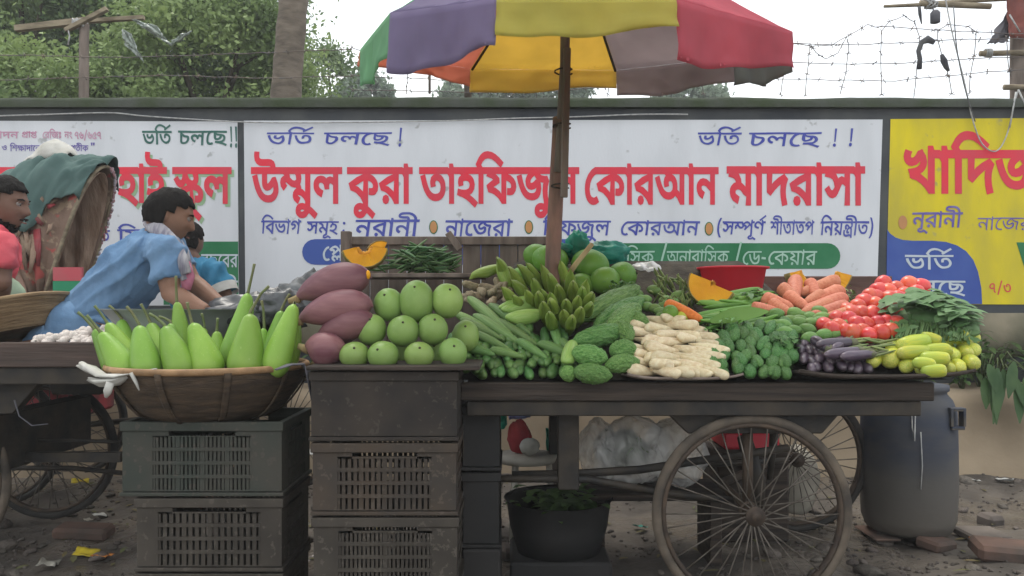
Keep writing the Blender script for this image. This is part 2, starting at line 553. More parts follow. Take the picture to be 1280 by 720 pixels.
GLYPHS = [
"508,622 -5,35 -15,24 -24,13 -36,5 -140,0 -58,2 -42,7 -61,28 -41,52 -13,71 1,26 4,27 74,-5 -3,-21 -1,-17 4,-39 15,-28 40,-24 32,-5 44,-2 124,0 84,-8 53,-29 26,-44 10,-68|722,622 0,-71 -366,0 0,-179 9,-42 28,-14 39,12 45,38 52,67 60,9 49,-97 18,-100 -7,-60 -21,-53 -34,-45 -46,-34 -60,-22 -71,-7 -64,6 -59,17 -55,30 -50,45 -46,59 -42,77 -38,94 -34,113 76,20 38,-125 41,-98 47,-74 53,-50 60,-28 69,-10 71,10 52,30 33,46 11,57 -12,77 -33,53 46,19 -61,-84 -64,-50 -62,-16 -43,6 -34,20 -27,40 -8,34 -3,51 0,158 -289,0 0,71",
"396,300 -84,17 -78,48 -39,27 -31,7 -29,-9 -11,-27 10,-29 26,-26 -55,-55 -45,51 -18,65 16,57 44,33 55,11 45,-8 40,-20 36,-24 57,-35 54,-12 55,17 14,22 5,32 -20,72 -50,61 79,16 32,-37 26,-50 10,-62 -16,-76 -48,-49|87,601 46,-12 55,-28 34,-31 17,-38 6,-50 -1,-18 -3,-19 -76,2 3,20 0,17 -6,38 -18,32 -32,26 -47,16|879,622 0,-71 -105,0 0,-551 -77,0 0,75 2,41 -1,48 -1,50 0,337 -707,0 0,71|470,231 -16,51 -40,30 71,35 29,-26 22,-39 8,-55|493,235 95,-20 79,-55 71,-81 -26,-67 -64,78 -70,54 -77,21 -35,-11 -13,-27 14,-31 41,-22 -35,-69 -73,49 -20,34 -7,39 9,47 27,34 39,20",
"-286,-266 -59,12 -55,36 -16,29 -6,38 10,46 29,35 47,23 62,8 120,-23 116,-62 127,-93 -45,-54 -122,93 -104,56 -97,19 -54,-14 -18,-36 5,-24 14,-15 46,-12 60,16 34,38 16,48 4,43 0,67 77,0 0,-53 -7,-65 -26,-74 -57,-58 -44,-18",
"741,622 0,-71 -105,0 0,-551 -77,0 0,335 6,-26 -47,51 -53,19 -31,-5 -26,-21 -10,-46 0,-19 2,-17 -65,-5 -22,70 -44,43 -56,15 -46,-10 -29,-28 -10,-40 7,-37 23,-31 35,-26 48,-21 -27,-74 -86,41 -60,64 -16,41 -6,47 6,42 16,36 59,50 81,18 49,-5 42,-15 37,-25 33,-37 -15,-1 15,29 23,22 60,17 62,-14 57,-40 -9,-15 -2,42 -1,43 0,84 -569,0 0,71",
"817,622 0,-71 -325,0 0,-62 0,-16 0,-473 -77,0 -81,111 -118,87 -69,29 -71,16 -39,96 194,100 206,78 -22,-42 0,76 -425,0 0,71|415,467 21,-29 -106,-37 -106,-48 -94,-49 116,-42 108,-76 44,-46 30,-50 -8,-2 -4,46 -1,55|761,288 -13,-62 -43,-49 -35,-14 -45,-5 -31,1 -28,4 6,72 14,-1 20,-1 40,5 22,14 15,44 -13,49 -38,41 -64,32 -89,20 3,75 74,-14 66,-25 57,-34 44,-44 29,-50",
"606,622 0,-71 -105,0 0,-551 -77,0 -36,58 -46,52 -121,86 -70,29 -75,18 -39,96 199,105 211,80 -23,-42 0,69 -434,0 0,71|424,474 21,-28 -160,-62 -155,-80 115,-41 113,-73 46,-48 34,-54 -9,0 -3,46 -2,55|185,-6 -43,16 -17,42 17,43 43,17 43,-17 17,-43 -17,-42",
"276,622 0,-71 -105,0 0,-551 -77,0 0,469 -36,58 -26,18 -34,6 -8,0 0,71 15,0 50,-16 42,-47 -2,23 -1,31 0,75 54,0 22,-66",
"407,50 -79,10 -74,30 -67,54 -61,78 -52,106 -45,138 76,20 37,-113 40,-91 44,-70 52,-48 59,-28 68,-10 79,12 52,32 28,48 9,60 -16,76 -45,55 -68,20 -34,-4 -24,-13 -17,-45 2,-21 7,-25 -77,-15 -9,37 -4,37 20,66 54,40 78,14 58,-7 51,-21 42,-35 32,-45 20,-55 7,-63 -7,-60 -19,-54 -34,-45 -47,-35 -61,-22|717,622 0,-71 -727,0 0,71",
"242,500 71,-7 57,-19 42,-30 29,-38 23,-81 -14,-73 -44,-57 -71,-37 -99,-17 10,11 95,-37 101,-55 98,-70 -46,-53 -114,79 -101,59 -106,44 -127,35 15,69 67,-15 79,-4 63,4 46,13 33,19 21,25 15,55 -10,47 -29,35 -44,21 -55,7 -58,-7 -31,-21 -10,-32 2,-16 4,-16 -73,-15 -8,31 -3,30 6,34 16,29 60,39|175,465 -30,57 -31,20 -41,14 24,45 46,-12 48,-23 33,-27 21,-32 9,-39|540,622 0,-71 -550,0 0,71",
"276,622 0,-71 -105,0 0,-551 -77,0 0,551 -104,0 0,71 92,0 -32,40 -30,42 73,108 43,43 49,33 59,22 69,7 101,-13 96,-38 95,-58 100,-77 -42,-54 -125,93 -106,56 -107,18 -95,-19 -70,-53 -54,-79 22,-33 32,-38",
"848,622 0,-71 -718,0 -16,9 84,-32 80,-48 58,-48 5,-56 -75,-35 -76,-38 -65,-38 -11,17 137,-41 106,-60 90,-82 -1,35 -1,37 0,339 13,0 106,-9 96,-30 79,-57 39,-56 14,-70 -14,-62 -43,-49 -35,-14 -45,-5 -29,1 -29,4 5,71 15,-2 19,0 40,5 24,14 14,45 -13,48 -39,42 -60,32 -80,16 0,-434 -77,0 -91,98 -114,70 -72,26 -84,18 -36,91 65,40 69,37 70,34 -88,52 -116,36 31,68 2,-19 -91,0 0,71",
"401,63 -113,21 -52,27 -50,41 -45,54 -41,70 -38,86 -33,103 76,20 36,-111 40,-88 45,-67 52,-45 59,-26 67,-9 65,8 47,24 28,40 10,57 -8,53 -16,37 60,0 -58,-52 -66,-36 -75,-13 -69,15 -47,44 -17,68 8,44 23,46 42,42 63,37 -46,-1 -50,-1 -308,0 0,71 937,0 0,-71 -313,0 -43,1 -36,2 -74,-36 -53,-33 -36,-30 -22,-27 -15,-48 16,-40 36,-12 68,18 68,50 86,-31 15,-49 6,-62 -22,-94 -30,-39 -44,-31 -58,-20|801,205 8,-94 27,-101 -75,-17 -28,113 -10,116 9,95 23,71 -70,5 -59,15 -90,52 -61,83 76,16 41,-51 63,-36 96,-13 27,1 28,2 39,-70 -34,-88",
"356,622 0,-71 -20,0 -67,-31 -68,-60 -53,-88 -20,-110 5,-65 17,-49 24,-37 29,-24 64,-18 42,5 39,18 35,-61 -57,-28 -63,-8 -59,8 -52,25 -43,40 -33,52 -20,65 -7,75 6,73 19,65 64,105 85,75 89,44",
"898,622 0,-71 -100,0 0,-551 -77,0 -72,104 -92,76 25,66 79,-60 63,-77 -2,28 0,27 -1,30 0,357 -731,0 0,71|376,91 -66,8 -64,24 -60,43 -56,66 -53,90 -48,120 73,24 37,-95 39,-75 41,-58 47,-40 52,-23 60,-8 50,4 38,13 49,48 15,68 -8,52 -24,42 -35,27 -43,9 -50,-14 -17,-44 2,-19 6,-22 -76,-15 -11,38 -3,34 21,62 52,38 69,12 55,-7 47,-19 38,-32 29,-41 18,-50 6,-57 -6,-52 -19,-48 -31,-42 -45,-33 -58,-21|344,465 -30,57 -30,20 -41,14 24,45 45,-12 49,-23 33,-27 20,-32 9,-39|1168,622 0,-71 -105,0 0,-551 -77,0 0,479 -38,55 -51,17 -10,0 0,71 10,0 53,-16 40,-47 -2,23 -2,31 0,75 53,0 23,-66",
"614,622 0,-71 -105,0 0,-551 -77,0 0,243 16,-56 -72,83 -80,59 -80,22 -62,-19 -20,-25 -6,-33 21,-52 65,-38 -38,-71 -54,29 -42,38 -25,46 -9,51 6,45 18,36 60,49 74,16 95,-18 81,-49 71,-72 -14,-4 -4,46 -1,45 0,180 -442,0 0,71",
"632,622 0,-71 -105,0 0,-551 -77,0 0,135 18,-53 -70,98 -76,73 -41,21 -45,7 -62,-19 -20,-24 -6,-33 6,-30 18,-25 71,-39 -25,-77 -88,46 -48,60 -16,68 6,44 18,36 60,48 73,17 56,-5 49,-17 80,-59 63,-83 -17,-3 -3,46 -1,49 0,270 -460,0 0,71|299,323 -1,-12 -1,-12 -76,23 -6,52 -14,41 -23,31 -34,22 -46,16 -60,10 13,72 46,-13 85,-19 64,-44 40,-70",
"613,622 0,-71 -454,0 0,-298 -14,20 91,84 111,71 128,58 65,-64 -30,-68 -18,-69 -5,-80 8,-94 27,-101 -75,-17 -28,113 -10,116 6,77 17,65 21,46 12,-5 -111,-56 -106,-76 -107,-98 -59,40 0,336 -92,0 0,71",
"692,622 0,-71 -105,0 0,-551 -77,0 0,353 23,-63 -53,63 -44,22 -26,-8 -27,-31 -17,-28 -23,-40 -49,-80 -46,-46 -60,-15 -52,11 -48,36 -53,70 61,37 25,-40 20,-23 39,-15 32,11 34,36 43,71 23,33 26,46 24,28 53,21 59,-19 62,-56 -20,-1 -5,43 -1,42 0,93 -520,0 0,71|271,271 -10,61 -11,47 -36,62 -68,35 -108,19 15,76 54,-20 95,-23 62,-36 35,-56 16,-80",
"422,43 -122,21 -55,28 -51,42 -48,57 -43,73 -39,91 -35,110 76,20 38,-119 43,-94 49,-69 55,-47 61,-28 69,-9 49,5 41,14 58,52 20,77 -6,54 -16,43 -24,34 48,78 56,-107 18,-103 -7,-60 -21,-54 -34,-45 -48,-35 -59,-22|384,284 -56,8 -43,24 -27,37 -9,49 7,46 15,38 80,-24 -13,-25 -6,-31 15,-39 39,-12 42,8 46,31 25,30 28,42 63,10 -8,-54 -56,-76 -64,-46|731,622 0,-71 -741,0 0,71",
"-254,707 326,210 38,-57 -319,-216",
"577,622 0,-71 -405,0 0,-30 -4,-63 3,-36 1,-44 0,-173 1,-37 4,-25 12,-26 23,-16 32,-5 74,19 61,47 43,64 16,70 -5,27 -13,16 -52,10 -5,0 -74,7 -54,21 -43,31 -31,39 10,87 44,-60 57,-38 89,-13 16,0 59,-5 36,-15 34,-39 11,-58 -7,-60 -22,-57 -73,-94 -81,-52 -96,-19 -63,11 -43,28 -26,46 -8,34 -3,48 0,360 -105,0 0,71",
"356,622 0,-71 -20,0 -67,-31 -68,-60 -53,-88 -20,-110 5,-65 17,-49 24,-37 29,-24 64,-18 42,5 39,18 35,-61 -57,-28 -62,-8 -59,8 -53,25 -43,40 -33,52 -20,65 -7,75 8,78 23,70 36,62 48,51 55,40 61,27 -64,-33 -39,-3 -47,-1 -140,0 0,71",
"615,310 -5,-51 -16,-43 -55,-63 -75,-39 -84,-17 -21,23 107,-22 105,-34 113,-53 -35,-60 -159,71 -168,46 -179,26 9,72 62,-10 76,-4 80,6 64,17 47,26 32,33 19,38 6,38 -8,47 -26,34 -39,21 -53,7 -14,-1 -16,-2 -10,65 26,1 25,1 53,-4 42,-13 59,-45 29,-57|227,217 -60,8 -42,24 -25,39 -7,30 -2,41 0,200 77,0 0,-38 -2,-45 2,-26 0,-30 0,-61 4,-38 12,-20 20,-11 29,-4 75,16 48,38 18,44 -14,24 -38,5 -6,0 -93,18 -68,49 13,64 36,-34 47,-22 72,-7 49,0 14,-6 16,-12 34,-28 14,-47 -7,-46 -23,-42 -34,-34 -46,-26 -53,-17|-10,551 0,71 707,0 0,-71",
"181,201 -25,513 107,0 -25,-513|147,54 5,32 13,20 44,15 43,-15 14,-20 5,-32 -5,-31 -14,-21 -43,-16 -44,16 -13,21",
"606,622 0,-71 -105,0 0,-551 -77,0 -36,58 -46,52 -121,86 -70,29 -75,18 -39,96 199,105 211,80 -23,-42 0,69 -434,0 0,71|424,474 21,-28 -160,-62 -155,-80 115,-41 113,-73 46,-48 34,-54 -9,0 -3,46 -2,55",
"484,0 0,425 21,-63 -65,86 -59,61 -57,35 -61,12 -48,-7 -37,-21 -58,-63 -14,-8 43,21 67,9 42,-5 32,-13 42,-45 14,-55 -10,-56 -30,-49 -51,-47 -73,-45 -51,73 95,51 30,32 10,37 -17,37 -49,15 -48,-6 -49,-19 -81,66 66,90 76,60 91,21 91,-17 82,-53 79,-87 -18,11 -3,43 -2,59 0,103 53,0 23,-66 106,0 0,-71 -105,0 0,-551",
"-177,-241 -61,11 -50,33 -15,27 -5,33 10,44 30,31 44,19 52,7 0,44 77,0 0,-64 -33,-46 -16,2 -21,0 -52,-10 -18,-30 16,-29 40,-10 76,20 65,57 100,-52 101,-64 -42,-53 -75,51 -68,37 -44,-31 -52,-20",
"147,414 -44,16 -13,21 -5,31 5,32 13,21 44,15 44,-15 13,-21 5,-32 -5,-31 -13,-21|147,-14 -44,16 -13,21 -5,31 5,32 13,21 44,15 44,-15 13,-21 5,-32 -5,-31 -13,-21",
"276,551 -105,0 0,-551 -77,0 0,551 -104,0 0,71 104,0 -10,60 -24,49 -34,39 -42,30 -108,37 -128,11 -102,-6 -65,-19 -23,-31 6,-16 18,-8 53,-5 96,0 84,-9 50,-29 27,-45 8,-65 -67,0 -6,39 -16,24 -25,11 -40,3 -99,0 -72,6 -51,15 -35,34 -10,42 16,52 49,41 82,26 116,9 125,-8 104,-24 83,-39 62,-57 40,-75 18,-92 102,0",
"256,-135 -64,103 -45,115 -27,123 -9,126 9,126 27,122 45,112 64,100 81,0 -59,-103 -44,-114 -28,-121 -9,-123 9,-125 26,-121 45,-115 61,-105",
"396,300 -58,8 -51,22 -53,35 -39,27 -31,7 -29,-9 -11,-27 10,-29 26,-26 -55,-55 -45,51 -18,65 16,57 44,33 55,11 45,-8 40,-20 36,-24 57,-35 54,-12 55,17 14,22 5,32 -20,72 -50,61 16,47 47,0 36,-44 34,-64 14,-72 -16,-76 -48,-49|87,601 46,-12 55,-28 34,-31 17,-38 6,-50 -1,-18 -3,-19 -76,2 3,20 0,17 -6,38 -18,32 -32,26 -47,16|432,622 1,-71 -443,0 0,71|1157,622 0,-71 -105,0 0,-551 -77,0 0,396 22,-64 -75,102 -64,70 -62,40 -67,12 -73,-15 -59,-40 -50,-54 -8,-2 31,15 35,5 50,-8 35,-23 20,-36 7,-42 -1,-21 -3,-15 -17,6 23,25 23,24 26,25 124,116 49,-53 -284,-268 -59,55 82,78 -36,-43 -30,-23 26,36 10,45 -15,40 -44,15 -31,-4 -31,-14 -38,115 67,70 78,47 86,17 100,-21 88,-62 88,-105 -18,5 -4,52 -1,60 0,130 53,0 23,-66",
"630,622 0,-71 -105,0 0,-551 -77,0 0,425 20,-62 -45,61 -42,48 -80,64 -79,20 -54,-12 -34,-32 -12,-49 16,-54 48,-35 89,-19 -6,-83 -117,28 -47,28 -35,36 -22,44 -8,54 6,50 18,42 63,56 84,19 95,-18 82,-53 82,-85 -16,4 -4,45 -2,54 0,112 53,0 23,-66",
"687,622 0,-71 -105,0 0,-551 -77,0 0,512 5,20 -4,35 -1,40 0,81 53,0 24,-66|361,629 72,-15 59,-42 42,-63 -4,-105 -34,64 -39,48 -45,30 -49,10 -35,-5 -28,-17 -18,-26 -6,-37 8,-36 24,-29 43,-20 62,-9 -7,-77 -60,9 -48,18 -37,27 -26,34 -20,86 5,48 16,40 54,50|77,629 79,-17 35,-22 27,-32 18,-43 6,-54 -20,-78 -25,-33 -37,-27 -47,-17 -59,-6 -6,77 46,4 34,11 41,34 12,42 -7,37 -19,27 -33,18 -46,6 -36,-2 -41,-9 -8,75 45,7",
"726,622 0,-71 -105,0 0,-551 -77,0 0,396 22,-64 -75,102 -65,70 -61,40 -67,12 -72,-15 -60,-40 -50,-54 -8,-2 32,15 34,5 50,-8 35,-23 20,-36 7,-42 -1,-21 -3,-15 -17,6 23,25 24,24 25,25 124,116 49,-53 -284,-268 -59,55 82,78 -36,-43 -30,-23 25,36 11,45 -15,40 -44,15 -31,-4 -31,-14 -76,72 82,92 88,62 99,23 101,-21 87,-62 88,-105 -18,5 -4,52 -1,60 0,130 53,0 23,-66",
"636,622 0,-71 -105,0 0,-551 -77,0 -93,98 -118,72 -73,25 -86,17 -36,91 65,40 69,37 70,34 -88,52 -116,36 31,68 2,-19 -91,0 0,71|454,551 -319,0 -21,9 84,-32 80,-48 58,-48 5,-56 -75,-35 -76,-38 -65,-38 -12,15 81,-16 70,-24 114,-68 92,-89 -13,-4 -2,45 -1,47|180,-6 -42,16 -18,42 18,43 42,17 42,-17 18,-43 -18,-42",
"468,308 -59,6 -49,21 -55,42 -39,31 -29,9 -29,-11 -14,-31 12,-33 30,-34 -55,-55 -49,57 -20,70 17,61 43,36 53,12 70,-15 61,-45 58,-45 54,-13 51,17 14,22 5,32 -20,72 -51,61 80,16 31,-37 26,-50 11,-62 -10,-58 -29,-42 -46,-26|703,622 0,-71 -713,0 0,71|456,370 59,-7 41,-20 31,-37 8,-29 3,-41 0,-353 -77,0 -13,39 -19,27 -26,16 -32,5 -56,-4 -61,-8 -69,-5 -63,7 -65,27 -51,58 -15,44 -5,56 3,46 7,44 77,-12 -7,-33 -2,-44 5,-45 15,-33 48,-33 53,-8 58,5 57,8 54,4 60,-12 47,-43 0,240 -5,39 -14,22 -20,10 -31,4 -49,-10 -42,-26 -30,-32 -11,-34 9,-24 14,-7 26,-3 22,1 18,2 7,-69 -25,-6 -38,-2 -54,10 -41,32 -16,56 17,62 47,58 69,42",
"82,-135 60,103 44,112 27,120 9,125 -9,126 -27,121 -44,114 -61,106 82,0 64,-102 45,-116 27,-124 9,-126 -9,-126 -27,-120 -45,-113 -64,-100",
"291,629 58,-6 51,-19 47,-30 47,-44 49,-57 57,-72 -55,-39 -67,88 -60,60 -58,35 -65,11 -70,-11 -61,-29 -50,-38 -8,-1 34,15 42,5 46,-8 30,-23 17,-32 6,-38 -1,-16 -2,-17 -109,-64 34,37 13,47 -13,35 -43,16 -32,-6 -33,-15 -73,72 82,75 88,50|498,474 -282,-236 -54,59 92,71 12,2 22,20 21,18 24,20 118,98|726,622 0,-71 -105,0 0,-320 -77,0 0,165 5,50 -4,52 -1,60 0,130 53,0 23,-66|271,228 75,-16 54,-48 30,34 43,10 56,-14 54,-40 -38,15 -1,23 0,22 0,42 77,-1 0,-255 -77,0 0,164 33,-86 -46,45 -46,17 -35,-12 -14,-42 0,-17 2,-15 -61,-3 -12,46 -21,35 -30,21 -36,7 -44,-15 -16,-36 20,-45 25,-18 39,-17 -29,-68 -54,25 -43,32 -27,42 -9,53 9,45 28,37 42,25",
"315,792 82,0 -262,-917 -83,0",
"903,622 0,-71 -105,0 0,-551 -77,0 -72,104 -92,76 25,66 79,-60 63,-77 -2,28 0,27 -1,30 0,357 -731,0 0,71|376,91 -66,8 -64,24 -60,43 -56,66 -53,90 -48,120 73,24 37,-95 39,-75 41,-58 47,-40 52,-23 60,-8 50,4 38,13 49,48 15,68 -8,52 -24,42 -35,27 -43,9 -50,-14 -17,-44 2,-19 6,-22 -76,-15 -11,38 -3,34 21,62 52,38 69,12 55,-7 47,-19 38,-32 29,-41 18,-50 6,-57 -6,-52 -19,-48 -31,-42 -45,-33 -58,-21|344,465 -30,57 -30,20 -41,14 24,45 45,-12 49,-23 33,-27 20,-32 9,-39",
"722,622 0,-71 -366,0 0,-179 9,-42 28,-14 39,12 45,38 52,67 60,9 49,-97 18,-100 -7,-60 -21,-53 -34,-45 -46,-34 -60,-22 -71,-7 -64,6 -59,17 -55,30 -50,45 -46,59 -42,77 -38,94 -34,113 76,20 38,-125 41,-98 47,-74 53,-50 60,-28 69,-10 71,10 52,30 33,46 11,57 -12,77 -33,53 46,19 -61,-84 -64,-50 -62,-16 -43,6 -34,20 -27,40 -8,34 -3,51 0,158 -289,0 0,71",
"49,338 242,0 0,-82 -242,0",
"765,622 0,-71 -105,0 0,-551 -77,0 0,396 22,-64 -75,102 -64,70 -62,40 -67,12 -73,-15 -59,-40 -50,-54 -8,-2 31,15 35,5 51,-8 34,-23 20,-36 7,-42 -1,-21 -3,-15 -17,6 23,25 23,24 26,25 124,116 49,-53 -284,-268 -59,55 82,78 -36,-43 -30,-23 26,36 10,45 -15,40 -44,15 -31,-4 -31,-14 -76,72 82,92 88,62 99,23 100,-21 88,-62 88,-105 -18,5 -4,52 -1,60 0,130 53,0 23,-66|660,-43 -75,0 -25,49 -37,28 -48,9 -101,-9 -105,-8 -75,7 -73,26 -55,56 -16,43 -5,54 2,36 7,39 77,-10 -6,-29 -2,-37 17,-66 51,-36 78,-11 93,8 96,9 70,-13 55,-41 0,90 77,0",
"290,629 59,-6 51,-19 47,-30 47,-44 49,-57 57,-72 -55,-39 -67,88 -60,60 -58,35 -65,11 -71,-11 -60,-29 -50,-38 -8,-1 34,15 42,5 46,-8 30,-23 17,-32 6,-38 -1,-16 -2,-17 -109,-64 34,36 13,48 -13,35 -43,16 -32,-6 -33,-15 -73,72 82,75 88,50|498,474 -282,-236 -54,59 92,71 12,2 22,20 21,18 24,20 118,98|736,622 0,-71 -115,0 0,-343 -77,45 0,143 5,50 -4,52 -1,60 0,130 53,0 23,-66|445,-61 -121,17 -107,53 -90,93 -39,64 -34,75 74,26 35,-74 40,-63 46,-50 55,-36 64,-23 76,-7 56,4 42,10 50,38 14,52 -7,38 -21,31 -32,21 -41,7 -38,-7 -22,-20 -7,-28 2,-18 4,-19 -73,-14 -9,35 -2,27 20,62 51,37 69,13 53,-6 45,-18 62,-62 21,-82 -6,-47 -19,-43 -32,-36 -45,-27 -59,-17",
"78,486 18,72 51,47 72,17 72,-17 51,-47 18,-72 -18,-72 -51,-48 -72,-17 -72,17 -51,48|147,486 5,-30 16,-23 51,-19 52,20 15,22 5,30 -20,52 -52,19 -51,-19|78,137 18,71 51,48 72,17 72,-17 51,-46 18,-73 -18,-72 -51,-48 -72,-17 -72,17 -51,48|147,137 5,-30 16,-23 51,-19 52,19 15,23 5,30 -5,29 -15,23 -52,19 -51,-20",
"123,314 119,-90 104,-113 78,-119 -65,-33 -81,113 -90,94 -115,84|78,486 18,72 51,47 72,17 72,-17 51,-47 18,-72 -18,-72 -51,-48 -72,-17 -72,17 -51,48|147,486 5,-30 16,-23 51,-19 52,20 15,22 5,30 -5,30 -15,22 -52,19 -51,-19",
"382,301 50,-15 -82,-28 -82,-10 -86,11 -62,33 -38,51 -12,68 19,83 51,67 74,45 83,16 66,-9 52,-29 32,-46 9,-34 3,-49 0,-312 5,-39 20,-20 44,-7 -8,-77 -47,5 -37,10 -42,39 -12,68|266,322 73,8 65,27 -22,-19 0,101 -4,57 -17,34 -25,16 -39,5 -52,-11 -47,-30 -34,-46 -13,-58 8,-40 23,-26 37,-14",
"347,39 -99,19 -46,27 -42,39 -40,55 -36,72 -33,90 -30,111 75,23 22,-91 24,-76 26,-62 28,-50 66,-62 80,-19 58,10 45,29 29,49 9,68 -13,74 -21,46 40,1 -39,-74 -50,-46 -60,-15 -38,6 -32,19 -25,39 -7,32 -3,47 0,51 -5,39 -20,20 -44,7 9,76 68,-9 43,-24 20,-37 6,-52 0,-92 8,-38 28,-13 32,9 31,33 32,68 56,14 32,-56 21,-65 7,-63 -6,-62 -17,-55 -28,-47 -41,-35 -53,-23",
"313,0 -72,7 -64,22 -53,36 -41,49 -25,61 -9,73 11,77 34,69 53,65 73,59 90,57 104,54 39,-54 -15,-27 -4,-29 6,-26 18,-21 60,-17 7,0 8,1 33,-56 -95,-59 -59,-57 -20,-63 21,-53 30,-18 49,-6 20,0 16,2 33,-85 -113,-45|320,71 54,3 42,6 44,11 -2,-2 -63,16 -45,29 -25,40 -9,48 18,72 52,66 89,66 -2,-25 -59,19 -35,39 -12,48 2,21 6,19 9,-14 -132,-83 -51,-47 -39,-51 -24,-55 -8,-59 7,-56 21,-43 32,-32 40,-21",
"509,629 68,-10 51,-29 32,-46 11,-61 -6,-45 -19,-41 -67,-66 -99,-49 -31,72 60,24 45,28 28,33 9,43 -5,33 -16,23 -26,15 -35,5 -68,-12 -57,-30 -39,-40 -14,-37 10,-27 16,-10 29,-7 -21,-74 -50,15 -35,24 -22,32 -7,39 21,69 56,64 82,47|681,225 -15,-75 -46,-58 -73,-38 -94,-12 -68,6 -65,19 -61,33 -55,47 -52,63 -46,81 -42,99 -36,117 75,22 42,-130 47,-104 54,-79 60,-55 70,-32 79,-11 57,7 47,19 31,35 10,49 -6,36 -20,30 -65,44 80,35 39,-27 29,-35 18,-41",
"929,622 0,-71 -315,0 0,-551 -77,0 0,84 5,26 -4,38 -1,54 0,217 0,12 0,120 -547,0 0,71|876,271 -12,-59 -42,-46 -33,-14 -44,-4 -29,1 -27,4 6,72 15,-1 18,-1 36,4 22,13 13,36 -7,34 -20,24 -69,29 -109,9 -34,0 -106,14 -41,20 -31,30 -20,41 -7,54 1,21 4,25 75,-6 -3,-18 -1,-17 9,-49 26,-27 42,-14 54,-4 31,0 87,-4 65,-12 49,-20 37,-26 35,-50|347,265 81,-19 69,-50 56,-70 1,-71 -11,-21 -63,86 -62,55 -67,19 -29,-6 -17,-15 -6,-25 4,-28 8,-21 -77,-16 -12,32 -5,35 10,50 27,36 42,22|185,463 49,-6 45,-17 38,-28 29,-39 19,-49 6,-59 -2,-34 -4,-25 -78,2 5,26 2,22 -10,64 -32,52 -27,15 -35,5 -46,-14 -13,-36 3,-18 6,-20 -78,-16 -10,31 -4,30 10,47 28,36 43,23|123,405 3,19 0,25 -20,81 -26,32 -38,20 93,20 51,-63 12,-40 4,-49 -2,-26 -3,-24",
"702,622 0,-71 -105,0 0,-368 -77,11 0,318 5,20 -4,35 -1,40 0,81 53,0 24,-66|376,629 72,-15 59,-42 42,-63 -4,-105 -34,64 -39,48 -44,30 -50,10 -35,-5 -28,-17 -18,-26 -6,-37 8,-36 25,-29 42,-20 62,-9 -7,-77 -60,9 -49,18 -36,27 -26,34 -20,86 5,48 16,40 55,50|92,629 80,-17 34,-22 27,-32 18,-43 6,-54 -20,-78 -25,-33 -36,-27 -48,-17 -59,-6 -6,77 45,4 35,11 41,34 12,42 -6,37 -20,27 -33,18 -46,6 -43,-3 -42,-8 -8,75 45,7|597,-43 -74,0 -18,38 -25,27 -32,16 -42,5 -55,-4 -59,-9 -63,-4 -63,8 -58,24 -42,48 -16,76 2,30 4,27 78,-9 -4,-20 -2,-26 14,-52 36,-26 50,-8 82,8 79,9 73,-12 58,-42 0,161 77,-1",
"395,0 -83,12 -71,35 -55,54 -37,67 18,67 67,9 47,16 59,43 10,14 22,61 5,66 -5,54 -17,53 -365,0 0,71 323,0 -51,80 -20,74 6,40 17,36 66,65 51,-56 -46,-47 -15,-50 23,-64 60,-78 310,0 0,-71 -174,0 -33,1 -29,1 66,-73 52,-74 35,-78 11,-88 -7,-67 -22,-58 -35,-48 -49,-37 -61,-22|394,74 53,6 41,18 55,63 18,83 -15,90 -48,93 -40,52 -52,57 17,-4 17,-58 6,-68 -11,-74 -38,-68 -75,-57 -55,-22 -68,-17 14,61 14,-48 23,-39 65,-52|209,560 -63,-52 -19,-32 -6,-36 5,-36 16,-27 56,-33 73,-9 71,8 61,28 -37,-66 -62,-27 -61,-9 -101,21 -40,24 -30,34 -20,40 -6,48 22,80 57,57|136,549 159,-79 131,-105 -30,-49 -144,106 -164,77",
"385,190 -79,7 -71,21 -63,38 -55,58 -47,77 -41,101 73,21 32,-79 34,-64 40,-50 47,-34 56,-21 67,-7 72,8 46,22 24,34 8,42 -7,38 -21,30 -34,21 -44,7 -40,-7 -23,-19 -7,-28 2,-18 4,-19 -73,-14 -9,35 -2,27 20,61 52,37 71,12 55,-6 46,-17 37,-28 27,-34 21,-81 -6,-47 -19,-42 -31,-34 -43,-26 -54,-16|670,622 0,-71 -680,0 0,71|527,257 0,-334 -77,0 -78,64 -86,41 -94,23 -34,77 61,34 51,24 50,18|450,195 -72,-29 -76,-34 -60,-32 -4,7 116,-39 99,-64 -2,38 -1,35",
"140,471 -25,258 111,0 -25,-258|316,471 -25,258 110,0 -25,-258",
"358,622 -5,35 -15,24 -24,13 -36,5 -72,0 -58,2 -44,7 -60,28 -40,52 -14,71 2,26 3,27 74,-5 -3,-21 -1,-17 5,-39 14,-28 40,-24 76,-7 57,0 84,-8 53,-29 26,-44 10,-68|242,500 71,-7 57,-19 42,-30 29,-38 23,-81 -14,-73 -44,-57 -71,-37 -99,-17 10,11 95,-37 101,-55 98,-70 -46,-53 -114,79 -101,59 -106,44 -127,35 15,69 67,-15 79,-4 63,4 46,13 33,19 21,25 15,55 -10,47 -29,35 -44,21 -55,7 -58,-7 -31,-21 -10,-32 2,-16 4,-16 -73,-15 -8,31 -3,30 6,34 16,29 60,39|175,465 -30,57 -31,20 -41,14 24,45 46,-12 48,-23 33,-27 21,-32 9,-39|540,622 0,-71 -550,0 0,71",
